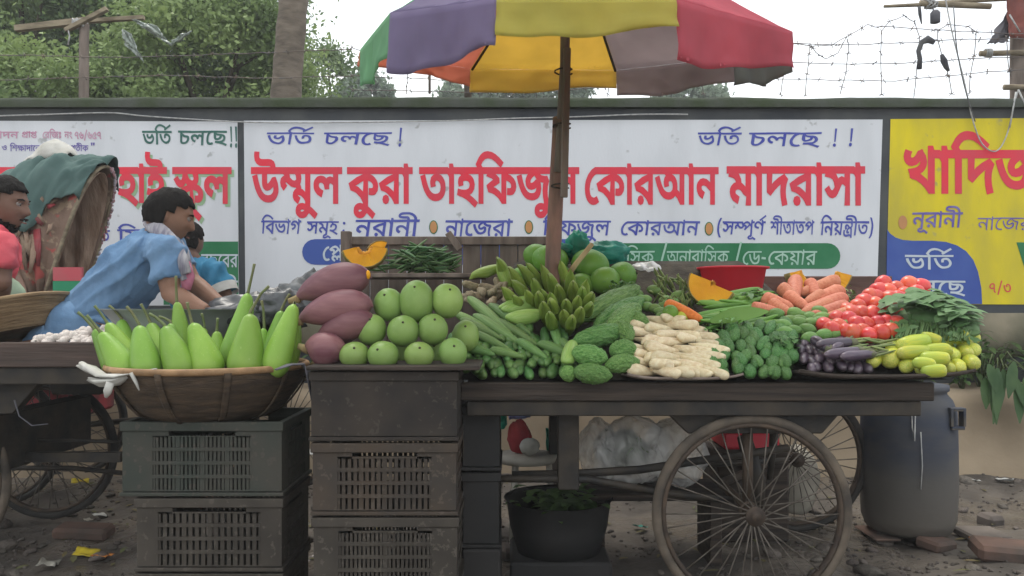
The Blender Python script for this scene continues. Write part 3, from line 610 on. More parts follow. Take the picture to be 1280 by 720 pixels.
"500,310 -64,8 -52,24 -42,39 -30,56 12,2 -22,-64 -42,-53 -28,-17 -35,-5 -55,10 -50,36 -55,71 61,36 26,-40 22,-23 40,-14 42,16 30,54 9,45 4,60 69,0 21,-69 33,-58 46,-39 61,-14 31,5 22,14 14,22 5,30 -21,72 -49,61 80,16 31,-37 26,-50 10,-62 -10,-58 -30,-42 -48,-24|823,622 0,-71 -833,0 0,71|546,352 0,-34 -2,5 116,-32 49,-27 38,-34 25,-43 8,-51 -8,-44 -23,-38 -39,-26 -54,-8 -26,2 -26,3 4,70 12,-1 17,-1 34,4 19,11 13,35 -10,37 -29,32 -50,27 -69,17 1,7 0,-306 -77,0 -73,75 -96,52 -109,25 -37,90 166,74 169,50 -20,-37 0,56|469,285 24,-29 -134,-44 -126,-53 -6,13 75,-18 66,-28 105,-76 -3,39 -1,36",
"-286,-309 -59,11 -55,37 -16,29 -6,38 10,46 29,36 47,22 62,8 120,-22 116,-63 127,-93 -45,-54 -122,93 -104,56 -97,19 -54,-14 -18,-36 5,-24 14,-16 46,-11 60,15 34,39 16,47 4,44 0,67 77,0 0,-53 -7,-66 -26,-72 -57,-60 -44,-17",
"706,622 0,-71 -105,0 0,-551 -77,0 -64,79 -80,70 -97,55 -117,34 -24,93 48,-35 86,-20 72,-28 108,-73 70,-78 -2,46 0,50 0,495 53,0 23,-66|450,470 -8,-54 -24,-44 -37,-37 -49,-27 -123,-32 -47,9 -20,46 74,9 58,14 45,21 31,25 19,31 6,35 -14,56 -45,49 55,54 57,-71|182,430 -55,8 -42,24 -27,37 -9,49 7,44 15,36 76,-21 -12,-25 -5,-30 14,-38 38,-13 42,8 46,32 46,71 55,13 2,-50 -48,-77 -63,-50",
"553,295 -5,-69 -16,-61 -26,-52 -40,-40 -52,-25 -67,-9 -101,19 -45,26 -41,40 -38,59 -35,79 -31,101 -27,127 76,20 31,-134 32,-102 35,-74 41,-48 45,-28 53,-9 46,6 34,18 41,65 12,91 -17,109 -46,76 -31,21 -34,7 -41,-13 -14,-37 4,-32 15,-36 -80,-21 -18,51 -6,47 5,38 16,29 50,34 59,11 65,-10 53,-29 42,-44 31,-58 19,-68",
]
WORDS = {
'উম্মুল': [(0, 0, 0), (1, 712, 0), (2, 1581, 0), (3, 1581, 0)],
'কুরা': [(4, 0, 0), (2, 587, 0), (5, 807, 0), (6, 1403, 0)],
'তাহফিজুল': [(7, 0, 0), (6, 707, 0), (8, 973, 0), (9, 1503, 0), (10, 1769, 0), (11, 2607, 0), (2, 3536, 0), (3, 3524, 0)],
'কোরআন': [(12, 0, 0), (4, 346, 0), (6, 1153, 0), (5, 1419, 0), (13, 2015, 0), (14, 3173, 0)],
'মাদরাসা': [(15, 0, 0), (6, 622, 0), (16, 888, 0), (5, 1491, 0), (6, 2087, 0), (17, 2353, 0), (6, 3035, 0)],
'ভর্তি': [(18, 0, 0), (9, 721, 0), (7, 987, 0), (19, 1537, 0)],
'চলছে': [(20, 0, 0), (3, 567, 0), (21, 1298, 0), (22, 1644, 0)],
'!': [(23, 0, 0)],
'!!': [(23, 0, 0), (23, 383, 0)],
'বিভাগ': [(9, 0, 0), (24, 266, 0), (18, 862, 0), (6, 1583, 0), (25, 1849, 0)],
'সমূহ': [(17, 0, 0), (15, 682, 0), (26, 1304, 0), (8, 1304, 0)],
':': [(27, 0, 0)],
'নূরানী': [(14, 0, 0), (26, 604, 0), (5, 604, 0), (6, 1200, 0), (14, 1466, 0), (28, 2070, 0)],
'নাজেরা': [(14, 0, 0), (6, 604, 0), (21, 870, 0), (11, 1216, 0), (5, 2133, 0), (6, 2729, 0)],
'হিফজুল': [(9, 0, 0), (8, 266, 0), (10, 796, 0), (11, 1634, 0), (2, 2563, 0), (3, 2551, 0)],
'(সম্পূর্ণ': [(29, 0, 0), (17, 419, 0), (30, 1101, 0), (26, 2248, 0), (31, 2248, 0), (19, 2807, 0)],
'শীতাতপ': [(32, 0, 0), (28, 677, 0), (7, 943, 0), (6, 1650, 0), (7, 1916, 0), (33, 2623, 0)],
'নিয়ন্ত্রীত)': [(9, 0, 0), (14, 266, 0), (34, 870, 0), (35, 1496, 0), (28, 2189, 0), (7, 2455, 0), (36, 3162, 0)],
'প্লে': [(12, 0, 0), (37, 346, 0)],
'আবাসিক': [(13, 0, 0), (24, 1158, 0), (6, 1754, 0), (9, 2020, 0), (17, 2286, 0), (4, 2968, 0)],
'/': [(38, 0, 0)],
'অনাবাসিক': [(39, 0, 0), (14, 893, 0), (6, 1497, 0), (24, 1763, 0), (6, 2359, 0), (9, 2625, 0), (17, 2891, 0), (4, 3573, 0)],
'ডে-': [(12, 0, 0), (40, 346, 0), (41, 1058, 0)],
'কেয়ার': [(12, 0, 0), (4, 346, 0), (34, 1153, 0), (6, 1779, 0), (5, 2045, 0)],
'অনুমোদন': [(39, 0, 0), (14, 893, 0), (2, 1497, 0), (21, 1497, 0), (15, 1843, 0), (6, 2465, 0), (16, 2731, 0), (14, 3334, 0)],
'প্রাপ্ত': [(42, 0, 0), (6, 755, 0), (43, 1021, 0)],
'রেজিঃ': [(12, 0, 0), (5, 346, 0), (9, 942, 0), (11, 1208, 0), (44, 2125, 0)],
'নং': [(14, 0, 0), (45, 604, 0)],
'৭৬/৬৫৭': [(46, 0, 0), (47, 592, 0), (38, 1184, 0), (47, 1633, 0), (48, 2225, 0), (46, 2817, 0)],
'ও': [(49, 0, 0)],
'শিক্ষাদানে': [(9, 0, 0), (32, 266, 0), (50, 943, 0), (6, 1862, 0), (16, 2128, 0), (6, 2731, 0), (21, 2997, 0), (14, 3343, 0)],
'শ্রেষ্ঠত্বের': [(12, 0, 0), (51, 346, 0), (52, 1038, 0), (21, 1742, 0), (53, 2088, 0), (5, 2748, 0)],
'প্রতীক': [(42, 0, 0), (7, 755, 0), (28, 1462, 0), (4, 1728, 0)],
'"': [(54, 0, 0)],
'হাই': [(8, 0, 0), (6, 530, 0), (55, 796, 0)],
'স্কুল': [(56, 0, 0), (57, 641, 0), (3, 813, 0)],
'কর্ণ': [(4, 0, 0), (31, 807, 0), (19, 1366, 0)],
'ত': [(7, 0, 0)],
'সি': [(9, 0, 0), (17, 266, 0)],
'বছরের': [(24, 0, 0), (22, 596, 0), (21, 1283, 0), (5, 1629, 0), (5, 2225, 0)],
'রাহী': [(5, 0, 0), (6, 596, 0), (8, 862, 0), (28, 1392, 0)],
'খাদিজা': [(58, 0, 0), (6, 696, 0), (9, 962, 0), (16, 1228, 0), (11, 1831, 0), (6, 2748, 0)],
'৭/৩': [(46, 0, 0), (38, 592, 0), (59, 1041, 0)],
}


def glyph(i):
    out = []
    for cs in GLYPHS[i].split('|'):
        x = y = 0; c = []
        for t in cs.split():
            a, b = t.split(','); x += int(a); y += int(b); c.append((x, y))
        out.append(c)
    return out

def bolden(c, d):
    n = len(c); o = []
    for i in range(n):
        p = Vector(c[i]); a = (p - Vector(c[i - 1])); b = (Vector(c[(i + 1) % n]) - p)
        na = Vector((-a.y, a.x)).normalized(); nb = Vector((-b.y, b.x)).normalized()
        q = na + nb
        if q.length < .3: q = na
        else: q = q / max(.45, q.length_squared / 2)
        o.append((p.x + q.x * d, p.y + q.y * d))
    return o

def word_mesh(mb, text, x0, x1, ym, yb, y, bold=12, slant=0.0, wob=0.0):
    """A word in outline strokes, its headline at ym and its foot at yb (photograph pixels on the wall)."""
    cs = []
    for gi, gx, gy in WORDS[text.replace('\u09af\u09bc', '\u09df')]:
        for c in glyph(gi):
            cs.append([(a + gx, b + gy) for a, b in bolden(c, bold)])
    if slant:
        cs = [[(a + b * slant, b) for a, b in c] for c in cs]
    mn = min(p[0] for c in cs for p in c); mx = max(p[0] for c in cs for p in c)
    kx = (x1 - x0) / (mx - mn); ky = (yb - ym) / 622.0
    cs = [[((a - mn) * kx + x0, yb - b * ky) for a, b in c] for c in cs]
    if wob:
        cs = [[(a + wob * noise.noise(Vector((a * .13, b * .13, 3))), b + wob * noise.noise(Vector((a * .13, b * .13, 9)))) for a, b in c] for c in cs]
    vs, es = [], []
    for c in cs:
        b0 = len(vs); n = len(c)
        vs += [Vector(p) for p in c]
        es += [(b0 + i, b0 + (i + 1) % n) for i in range(n)]
    V, E_, F, *_ = delaunay_2d_cdt(vs, es, [], 0, 1e-5)
    def wind(x, yy):
        k = 0
        for c in cs:
            for i in range(len(c)):
                xa, ya = c[i - 1]; xb, yb_ = c[i]
                if (ya > yy) != (yb_ > yy) and x < (xb - xa) * (yy - ya) / (yb_ - ya) + xa:
                    k += 1 if yb_ > ya else -1
        return k
    fs = [f for f in F if wind(sum(V[i].x for i in f) / 3, sum(V[i].y for i in f) / 3) != 0]
    b = len(mb.v)
    mb.v += [(sx(p.x), y, sz(p.y)) for p in V]
    mb.f += [tuple(i + b for i in f) for f in fs]
    mb.sm += [False] * len(fs)

def lettering(words, m, parent, y, **kw):
    mb = MB()
    for t, x0, x1, ym, yb in words:
        word_mesh(mb, t, x0, x1, ym, yb, y, **kw)
    return mb.build('lettering', m, parent)

F1, F2, F3, F4, F5 = -.004, -.007, -.010, -.013, -.0155
# main white sign
pan = plate('painted_sign', [(305, 151), (1103, 149.5), (1095.5, 381), (307, 381)], M['sign_white'], F1, wall)
pan['label'] = 'wide white painted sign with big red Bengali lettering'
lettering([('উম্মুল', 314, 428, 211, 253), ('কুরা', 434, 516, 211, 253), ('তাহফিজুল', 524, 724, 211, 253),
           ('কোরআন', 731, 898, 211, 254), ('মাদরাসা', 908, 1081, 210, 255)], M['paint_red'], pan, F2, bold=29)
lettering([('ভর্তি', 334, 393, 166, 181), ('চলছে', 405, 490, 166, 181), ('!', 498, 503, 163, 183),
           ('ভর্তি', 872, 927, 166, 182), ('চলছে', 936, 1027, 166, 183), ('!', 1041, 1046, 164, 183), ('!', 1061, 1066, 164, 183)],
          M['paint_blue'], pan, F2, bold=9, slant=.12, wob=.9)
lettering([('বিভাগ', 327, 377, 276, 292), ('সমূহ', 384, 424, 277, 292), (':', 428, 432, 276, 290), ('নূরানী', 445, 525, 275, 295),
           ('নাজেরা', 557, 641, 276, 295), ('হিফজুল', 679, 764, 276, 294), ('কোরআন', 776, 875, 277, 294),
           ('(সম্পূর্ণ', 896, 958, 277, 293), ('শীতাতপ', 963, 1018, 277, 293), ('নিয়ন্ত্রীত)', 1025, 1091, 277, 294)],
          M['paint_blue'], pan, F2, bold=12, slant=.12, wob=.8)
for cx, cy in ((542, 284), (661, 284), (886, 286)):
    plate('dot', ell(cx, cy, 5.4, 8.6), M['paint_green'], F2, pan)
    plate('dot', ell(cx, cy, 4.3, 7.4), M['paint_ochre'], F3, pan)
plate('blue_panel', pill(378, 299, 740, 331), M['paint_block'], F2, pan)
lettering([('প্লে', 404, 430, 308, 326)], M['paint_white'], pan, F3, bold=10, wob=.8)
plate('green_panel', pill(640, 304, 1050, 336), M['paint_green'], F2, pan)
lettering([('আবাসিক', 742, 818, 314, 330), ('/', 822, 834, 310, 334), ('অনাবাসিক', 833, 911, 314, 330), ('/', 916, 927, 309, 334),
           ('ডে-', 928, 957, 314, 331), ('কেয়ার', 960, 1021, 314, 331)], M['paint_mint'], pan, F3, bold=4, slant=.1, wob=.8)
# white sign at the left
pan = plate('painted_sign', [(-60, 151), (297, 152), (299, 382), (-60, 382)], M['sign_white'], F1, wall)
pan['label'] = 'white painted school sign with green edged red lettering'
lettering([('অনুমোদন', -42, 24, 165, 173), ('প্রাপ্ত', 28, 47, 165, 172), ('রেজিঃ', 54, 77, 165, 173), ('নং', 81, 91, 165, 173),
           ('৭৬/৬৫৭', 94, 127, 165, 174)], M['paint_faded'], pan, F2, bold=16)
lettering([('ও', 3, 9, 182, 188), ('শিক্ষাদানে', 13, 51, 182, 189), ('শ্রেষ্ঠত্বের', 55, 85, 182, 189), ('প্রতীক', 88, 111, 182, 189),
           ('"', 114, 119, 180, 188)], M['paint_purple'], pan, F2, bold=16)
lettering([('ভর্তি', 178, 215, 164, 181), ('চলছে', 223, 284, 164, 181), ('!!', 288, 297, 162, 184)], M['paint_dkgreen'], pan, F2, bold=14, wob=.9)
big = [('কর্ণ', -34, 70, 211, 250), ('হাই', 146, 210, 211, 252), ('স্কুল', 216, 290, 211, 253)]
lettering([(t, a + 3, b + 3, c + 3.5, d + 3.5) for t, a, b, c, d in big], M['paint_ltgreen'], pan, F2, bold=30)
lettering(big, M['paint_red'], pan, F3, bold=30)
lettering([('ত', 124, 138, 288, 302), ('সি', 147, 178, 287, 302)], M['paint_blue'], pan, F2, bold=14)
plate('green_panel', [(205, 302), (298, 302), (298.5, 381), (205, 381)], M['paint_green'], F2, pan)
lettering([('বছরের', 252, 298, 318, 334), ('রাহী', 262, 298, 351, 368)], M['paint_white'], pan, F3, bold=8)
# yellow sign at the right
pan = plate('painted_sign', [(1113, 149), (1400, 147), (1400, 381), (1107, 380)], M['sign_yellow'], F1, wall)
pan['label'] = 'yellow painted sign with a blue corner and red lettering'
plate('blue_panel', [(1108.5, 287), (1112, 292), (1119, 297), (1128, 300), (1140, 301), (1165, 301), (1182, 302.5), (1196, 307), (1207, 314), (1216, 325), (1222, 340), (1226, 360), (1227, 380), (1107.2, 379.5)],
      M['paint_block'], F2, pan)
plate('green_panel', [(1270, 303), (1400, 303), (1400, 345), (1300, 345), (1281, 338)], M['paint_green'], F2, pan)
lettering([('খাদিজা', 1129, 1322, 190, 240)], M['paint_red'], pan, F2, bold=30)
lettering([('নূরানী', 1140, 1203, 266, 284)], M['paint_purple'], pan, F2, bold=12, slant=.1, wob=.8)
lettering([('নাজেরা', 1222, 1296, 272, 288)], M['paint_purple'], pan, F2, bold=-4, slant=.1, wob=1.2)
plate('dot', ell(1128, 278, 5.5, 8.5), M['paint_ochre'], F2, pan)
lettering([('ভর্তি', 1130, 1191, 319, 337), ('চলছে', 1126, 1206, 351, 369)], M['paint_white'], pan, F3, bold=8, wob=.6)
lettering([('৭/৩', 1236, 1263, 354, 366)], M['paint_red'], pan, F2, bold=2)

# white cables and cords on the wall
M['cable_white'] = mat('cable_white', (.5, .5, .48), .6, (.3, .3, .3), 30)
M['cable_dark'] = mat('cable_dark', (.12, .12, .12), .6, (.05, .05, .05), 30)
def cord(name, pts, r, m, label, cat='cable', group=None):
    pts = [Vector(p) for p in pts]
    out = []
    for i in range(len(pts) - 1):
        p0 = pts[max(0, i - 1)]; p1 = pts[i]; p2 = pts[i + 1]; p3 = pts[min(len(pts) - 1, i + 2)]
        for k in range(6):
            t = k / 6
            out.append(.5 * ((2 * p1) + (p2 - p0) * t + (2 * p0 - 5 * p1 + 4 * p2 - p3) * t * t + (3 * p1 - p0 - 3 * p2 + p3) * t ** 3))
    out.append(pts[-1])
    return tag(MB().tube(out, r, 5).build(name, m), label, cat, group)
yy = WY - .03
cord('cable', [P(x, y, yy) for x, y in ((-40, 146), (60, 143), (135, 141), (180, 145), (240, 149), (320, 153), (430, 153), (560, 151), (640, 148), (720, 146), (800, 143), (860, 143))],
     .005, M['cable_white'], 'thin white cable sagging along the top of the white signs')
cord('cord', [P(x, y, yy) for x, y in ((1180, -12), (1190, 40), (1205, 100), (1216, 150), (1228, 180), (1245, 189), (1258, 170), (1268, 130), (1273, 112))],
     .005, M['cable_white'], 'pale cord looping down over the yellow sign', 'cord')
cord('cord', [P(x, y, 5.74) for x, y in ((1192, 8), (1196, 60), (1206, 110), (1219, 152))], .004, M['cable_dark'], 'dark thin cord hanging from the top bamboo bar', 'cord')

# ---- plastered ledge and weeds at the foot of the wall
M['ledge'] = mat('ledge', (.30, .235, .16), .9, (.20, .155, .105), 1.8, bump=.5, bscale=10)
lg = MB()
def ledge(u, v):
    x = lerp(-7.5, 7.5, u)
    prof = [(5.05, -.06), (5.12, .09), (5.17, .16), (5.19, .3), (5.22, .44), (5.26, .50), (5.4, .52), (WY - .001, .53)]
    y, z = prof[min(7, int(round(v * 7)))]
    e = noise.fractal(Vector((x * 1.4, y * 3, z * 3)), 1.0, 2.0, 4)
    return (x, y - (abs(e) * .05 if v < .9 else 0), z + e * .02)
lg.grid(220, 7, ledge)
tag(lg.build('mud_ledge', M['ledge']), 'low mud plastered ledge running along the foot of the wall', 'ledge')

M['leaf_weed'] = mat('leaf_weed', (.06, .12, .035), .6, (.11, .18, .06), 9, rnd=.2, trans=.25)
M['leaf_big'] = mat('leaf_big', (.03, .075, .024), .5, (.06, .115, .04), 6, rnd=.2, trans=.25)
M['stem'] = mat('stem', (.10, .13, .05), .7, (.07, .09, .04), 9)

def leaf_into(mb, base, d, up, L, Wd, droop=.3, n=4, fold=.15):
    """One pointed leaf with a midrib fold and a droop."""
    d = Vector(d).normalized(); up = Vector(up)
    s = d.cross(up)
    s = s.normalized() if s.length > 1e-4 else d.orthogonal().normalized()
    u2 = s.cross(d).normalized()
    vs = []
    for i in range(n + 1):
        t = i / n
        w_ = Wd * .5 * math.sin(math.pi * min(1, t * .92 + .06)) ** .8
        c = Vector(base) + d * (L * t) - Vector((0, 0, 1)) * (droop * L * t * t)
        vs += [c - s * w_ + u2 * fold * w_, c, c + s * w_ + u2 * fold * w_]
    fs = []
    for i in range(n):
        a = i * 3
        fs += [(a, a + 1, a + 4, a + 3), (a + 1, a + 2, a + 5, a + 4)]
    mb.add(vs, fs, True)

def weed(name, base, h, n, L, Wd, label, group, m=None, spread=.5, droop=.5):
    root = thing(name, label, 'plant', base, rng.uniform(0, 6.28), group)
    st = MB(); lf = MB()
    for k in range(n):
        a = rng.uniform(0, 6.28); rr = rng.uniform(.2, 1) * spread * h
        tip = Vector((math.cos(a) * rr, math.sin(a) * rr, h * rng.uniform(.6, 1)))
        pts = [Vector((0, 0, 0)), tip * .5 + Vector((0, 0, h * .15)), tip]
        st.tube(pts, [.006, .004, .002], 5)
        for j in range(5):
            t = .3 + .7 * j / 4
            p = pts[0].lerp(pts[1], t * 2) if t < .5 else pts[1].lerp(pts[2], t * 2 - 1)
            b = rng.uniform(0, 6.28)
            leaf_into(lf, p, (math.cos(b), math.sin(b), rng.uniform(-.1, .6)), (0, 0, 1), L * rng.uniform(.6, 1.1), Wd * rng.uniform(.7, 1.1), droop)
    st.build('stem', M['stem'], root)
    lf.build('leaf', m or M['leaf_weed'], root)
    return root
for i in range(26):
    x = lerp(-4.3, 4.3, (i + rng.uniform(.1, .9)) / 26)
    weed('weed', (x, rng.uniform(5.4, 5.74), .5), rng.uniform(.18, .42), 7, .1, .04, 'leafy green weed growing on the mud ledge below the signs', 'weeds along the ledge')
for i in range(9):
    weed('weed', (lerp(3.0, 4.6, (i + .5) / 9), rng.uniform(5.34, 5.74), .5), rng.uniform(.3, .46), 9, .11, .045, 'leafy green weed growing on the mud ledge below the signs', 'weeds along the ledge')
r = thing('shrub', 'big leaved drooping plant growing on the ledge under the yellow sign', 'plant', P(1252, 486, 5.1) + Vector((.05, .25, 0)))
st = MB(); lf = MB()
for (x, y, yb) in ((1240, 470, 505), (1247, 460, 500), (1255, 462, 508), (1264, 468, 512), (1272, 474, 505), (1232, 472, 490), (1282, 462, 500), (1292, 470, 505), (1236, 455, 470), (1268, 452, 478)):
    p = P(x, y, 5.1) - r.location
    st.tube([Vector((0, 0, 0)), Vector((p.x * .6, p.y * .8, p.z + .06)), p], [.007, .005, .003], 5)
    leaf_into(lf, p, (rng.uniform(-.5, .5), -.4, -.8), (0, -1, .3), (yb - y) * .0051 + .08, .075, .25)
st.build('stem', M['stem'], r); lf.build('leaf', M['leaf_big'], r)

# ---- trees beyond the wall
M['bark'] = mat('bark', (.10, .08, .06), .9, (.05, .04, .03), 7, bump=.5, stretch=(1, 1, .3))
M['palm_bark'] = mat('palm_bark', (.20, .165, .13), .9, (.11, .09, .07), 6, bump=.6, stretch=(1, 1, 3))
M['foliage_a'] = mat('foliage_a', (.16, .235, .09), .6, (.28, .37, .14), .9, trans=.3, lo=.42, hi=.6)
M['foliage_b'] = mat('foliage_b', (.125, .19, .095), .6, (.21, .285, .14), 1.1, trans=.3, lo=.42, hi=.6)
M['foliage_c'] = mat('foliage_c', (.17, .23, .17), .6, (.22, .28, .2), 1.0, trans=.3)

def tree(label, base, h, rad, cz, n_clumps, leaves, leaf, m, seed, group='trees beyond the wall', lean=0.0):
    q = random.Random(seed)
    root = thing('tree', label, 'tree', base, 0, group)
    tr = MB()
    top = Vector((lean, 0, h * .62))
    tr.tube([Vector((0, 0, -.1)), Vector((lean * .2, .05, h * .25)), Vector((lean * .6, 0, h * .45)), top], [h * .028, h * .022, h * .017, h * .01], 10)
    cr = MB()
    ctr = Vector((lean, 0, cz))
    cl_ = []
    for k in range(n_clumps):
        while True:
            d = Vector((q.uniform(-1, 1), q.uniform(-1, 1), q.uniform(-1, 1)))
            if .3 < d.length < 1: break
        d = d.normalized() * (d.length ** .45)
        c = ctr + Vector((d.x * rad[0], d.y * rad[1], d.z * rad[2])) * (1 + .16 * noise.noise(d * 2 + Vector((seed, 0, 0))))
        cl_.append(c)
        if k % 3 == 0:
            s0 = Vector((lean * .5, 0, h * q.uniform(.3, .6)))
            tr.tube([s0, s0.lerp(c, .5) + Vector((0, 0, .08 * h)), c], [h * .009, h * .005, h * .0015], 6)
    vs, fs = [], []
    for c in cl_:
        cr_ = q.uniform(.16, .3) * (rad[0] + rad[2]) * .5
        for _ in range(leaves):
            d = Vector((q.gauss(0, 1), q.gauss(0, 1), q.gauss(0, .8)))
            p = c + d * cr_ * .55
            nrm = Vector((q.gauss(0, 1), q.gauss(0, 1), q.gauss(.7, .8))).normalized()
            a = nrm.orthogonal().normalized()
            ang = q.uniform(0, 6.28)
            u = (a * math.cos(ang) + nrm.cross(a) * math.sin(ang))
            v = nrm.cross(u)
            s_ = leaf * q.uniform(.6, 1.3)
            b = len(vs)
            vs += [p - u * s_ * .5, p + v * s_ * .26 - nrm * s_ * .05, p + u * s_ * .5 - nrm * s_ * .12, p - v * s_ * .24 - nrm * s_ * .05]
            fs.append((b, b + 1, b + 2, b + 3))
    me = bpy.data.meshes.new('crown')
    me.from_pydata([tuple(p) for p in vs], [], fs)
    me.materials.append(m)
    o = bpy.data.objects.new('crown', me); C.objects.link(o); o.parent = root
    tr.build('trunk', M['bark'], root)
    return root
tree('broad bushy tree at the far left end of the wall', (-6.4, 10.5, 0), 6.0, (1.9, 1.5, 1.9), 3.9, 70, 820, .078, M['foliage_a'], 3)
tree('tall bushy green tree behind the bamboo post with plastic rags', (-4.9, 11.5, 0), 7.5, (2.0, 1.6, 2.2), 4.3, 80, 820, .07, M['foliage_b'], 5)
tree('light green leafy tree just left of the bare ringed trunk', (-3.7, 9.6, 0), 5.4, (1.3, 1.1, 1.5), 3.5, 60, 820, .072, M['foliage_a'], 8)
tree('thin crowned tree with sky gaps right of the bare ringed trunk', (-2.75, 12.5, 0), 5.4, (1.05, .9, 1.35), 3.65, 26, 420, .09, M['foliage_b'], 9)
tree('tall dark tree rising behind the light green leafy tree', (-6.4, 13.5, 0), 8.5, (2.4, 1.4, 2.0), 5.3, 70, 520, .11, M['foliage_b'], 21)
tree('low bushy tree behind the wall at the left signs', (-5.2, 8.8, 0), 4.2, (1.6, .8, .9), 2.9, 50, 740, .07, M['foliage_a'], 31)
for (px, py, w_, sd, lab) in ((592, 96, 90, 41, 'distant round tree seen under the orange umbrella panel'),
                              (690, 96, 100, 42, 'distant round tree behind the umbrella pole'),
                              (845, 108, 120, 43, 'distant low tree seen under the grey umbrella panel'),
                              (455, 100, 70, 44, 'distant tree between the bare trunk and the umbrella')):
    Y = 26.0
    c = P(px, py, Y); rx = w_ * Y / FOC / 2
    tree(lab, (c.x, Y, 0), c.z + rx, (rx, rx, rx * .8), c.z - rx * .62, 60, 120, .2, M['foliage_c'], sd, 'distant trees')
# bare ringed trunk
b0 = P(357, 122, 7.0); t0 = P(367, 0, 7.0)
r = thing('palm_tree', 'thick bare ringed trunk rising behind the white signs', 'tree', (b0.x - .05, 7.0, 0))
dx = (t0.x - b0.x) / (t0.z - b0.z)
tr = MB()
pts = []; rd = []
for i in range(60):
    z = i * .14
    pts.append(Vector((dx * (z - b0.z) + .05, 0, z)))
    rd.append(.142 - .006 * z + (.008 if i % 2 else 0))
tr.tube(pts, rd, 16, bump=lambda t, a: 1 + .05 * noise.noise(Vector((math.cos(a) * 2, math.sin(a) * 2, t * 40))))
tr.build('trunk', M['palm_bark'], r)
fr = MB()
for k in range(14):
    a = k * 2.4; e = rng.uniform(-.1, .9)
    d = Vector((math.cos(a) * math.cos(e), math.sin(a) * math.cos(e), math.sin(e)))
    for j in range(26):
        t = .12 + .88 * j / 25
        p = pts[-1] + d * 2.6 * t - Vector((0, 0, 1)) * 1.3 * t * t
        for sgn in (-1, 1):
            leaf_into(fr, p, d.cross(Vector((0, 0, 1))) * sgn + d * .6, (0, 0, 1), .55 * (1.1 - t * .6), .045, .5, 2)
fr.build('crown', M['foliage_b'], r)

# ---- barbed wire along the wall top
M['wire'] = mat('wire', (.10, .10, .11), .6, (.16, .12, .09), 20)
r = thing('barbed_wire_fence', 'rusty barbed wire strands strung in a tangle along the wall top', 'fence', (0, WY + .12, 2.6))
def wpt(x, y): return P(x, y, WY + .12) - r.location
def wire(pts, name='wire_strand', barbs=True, rad=.0032):
    mb = MB()
    out = []
    for (a, b), (c, d) in zip(pts, pts[1:]):
        n = max(2, int(abs(c - a) + abs(d - b)) // 12)
        for k in range(n):
            t = k / n
            out.append(wpt(lerp(a, c, t) + rng.uniform(-.6, .6), lerp(b, d, t) + rng.uniform(-.7, .7)))
    out.append(wpt(*pts[-1]))
    mb.tube(out, rad, 5)
    if barbs:
        for p in out[::2]:
            for _ in range(2):
                d = Vector((rng.uniform(-1, 1), rng.uniform(-1, 1), rng.uniform(-1, 1))).normalized() * .022
                mb.tube([p - d, p + d], .0026, 4)
    mb.build(name, M['wire'], r)
wire([(440, 60), (520, 80), (640, 62), (800, 70), (985, 54), (1060, 56), (1140, 53), (1190, 50), (1260, 48), (1330, 50)])
wire([(440, 95), (560, 100), (700, 92), (850, 84), (975, 78), (1040, 80), (1120, 79), (1190, 75), (1250, 72), (1330, 70)])
wire([(440, 112), (600, 116), (720, 112), (850, 102), (960, 98), (1050, 100), (1120, 101), (1150, 98), (1220, 91), (1262, 88), (1330, 84)])
wire([(980, 48), (986, 54), (1013, 57), (1040, 56), (1062, 44), (1085, 30), (1094, 34), (1105, 33), (1140, 36), (1180, 38), (1240, 41), (1330, 44)])
wire([(976, 119), (980, 90), (984, 59), (980, 47)])
wire([(1007, 119), (1010, 80), (1012, 54), (1020, 66), (1032, 73), (1048, 66), (1058, 46), (1061, 55), (1058, 90), (1050, 118)])
wire([(1102, 118), (1101, 80), (1102, 40), (1112, 26), (1130, 20), (1144, 28), (1149, 46), (1150, 60)])
wire([(1143, 118), (1146, 85), (1148, 60)])
wire([(1190, 118), (1186, 95), (1178, 72), (1172, 50), (1172, 37), (1185, 31), (1210, 33), (1220, 40), (1218, 70), (1213, 95), (1212, 116)])
wire([(1258, 46), (1260, 80), (1264, 96)])
wire([(500, 40), (512, 70), (508, 118)]); wire([(640, 118), (634, 80), (642, 40)]); wire([(760, 118), (766, 80), (760, 50)]); wire([(880, 118), (874, 90), (880, 60)])
wire([(-400, 95), (-200, 92), (0, 100), (200, 94), (330, 98), (440, 95)]); wire([(-400, 70), (-100, 66), (150, 72), (440, 62)])
M['rag_dark'] = mat('rag_dark', (.05, .05, .06), .8, (.1, .1, .1), 12)
rg = MB()
rp = [P(x, y, WY + .09) for x, y in ((1168, 53), (1160, 49), (1152, 53), (1148, 64), (1150, 74), (1149, 86))]
rg.tube(rp, [(.012, .02), (.018, .03), (.02, .02), (.014, .018), (.026, .012), (.02, .02)], 8, side=(0, -1, 0))
tag(rg.build('rag', M['rag_dark']), 'dark torn rag caught on the barbed wire left of the bamboo post', 'rag')
rg = MB(); rg.tube([P(x, y, WY + .09) for x, y in ((1177, 68), (1180, 76), (1183, 84), (1186, 89))], [.012, .024, .018, .01], 7)
tag(rg.build('rag', M['rag_dark']), 'small dark scrap twisted round a barbed wire upright', 'rag')
# thin posts on the wall behind the umbrella
for x, y0, y1, rr, lab in ((585, 92, 126, .028, 'thick short wooden stake on the wall under the orange panel'), (537, 88, 117, .01, 'thin stick hanging behind the umbrella left of the stake')):
    tag(MB().tube([P(x, y1, WY + .2), P(x, y0 - 25, WY + .2)], rr, 8).build('stake', M['old_wood']), lab, 'stake')

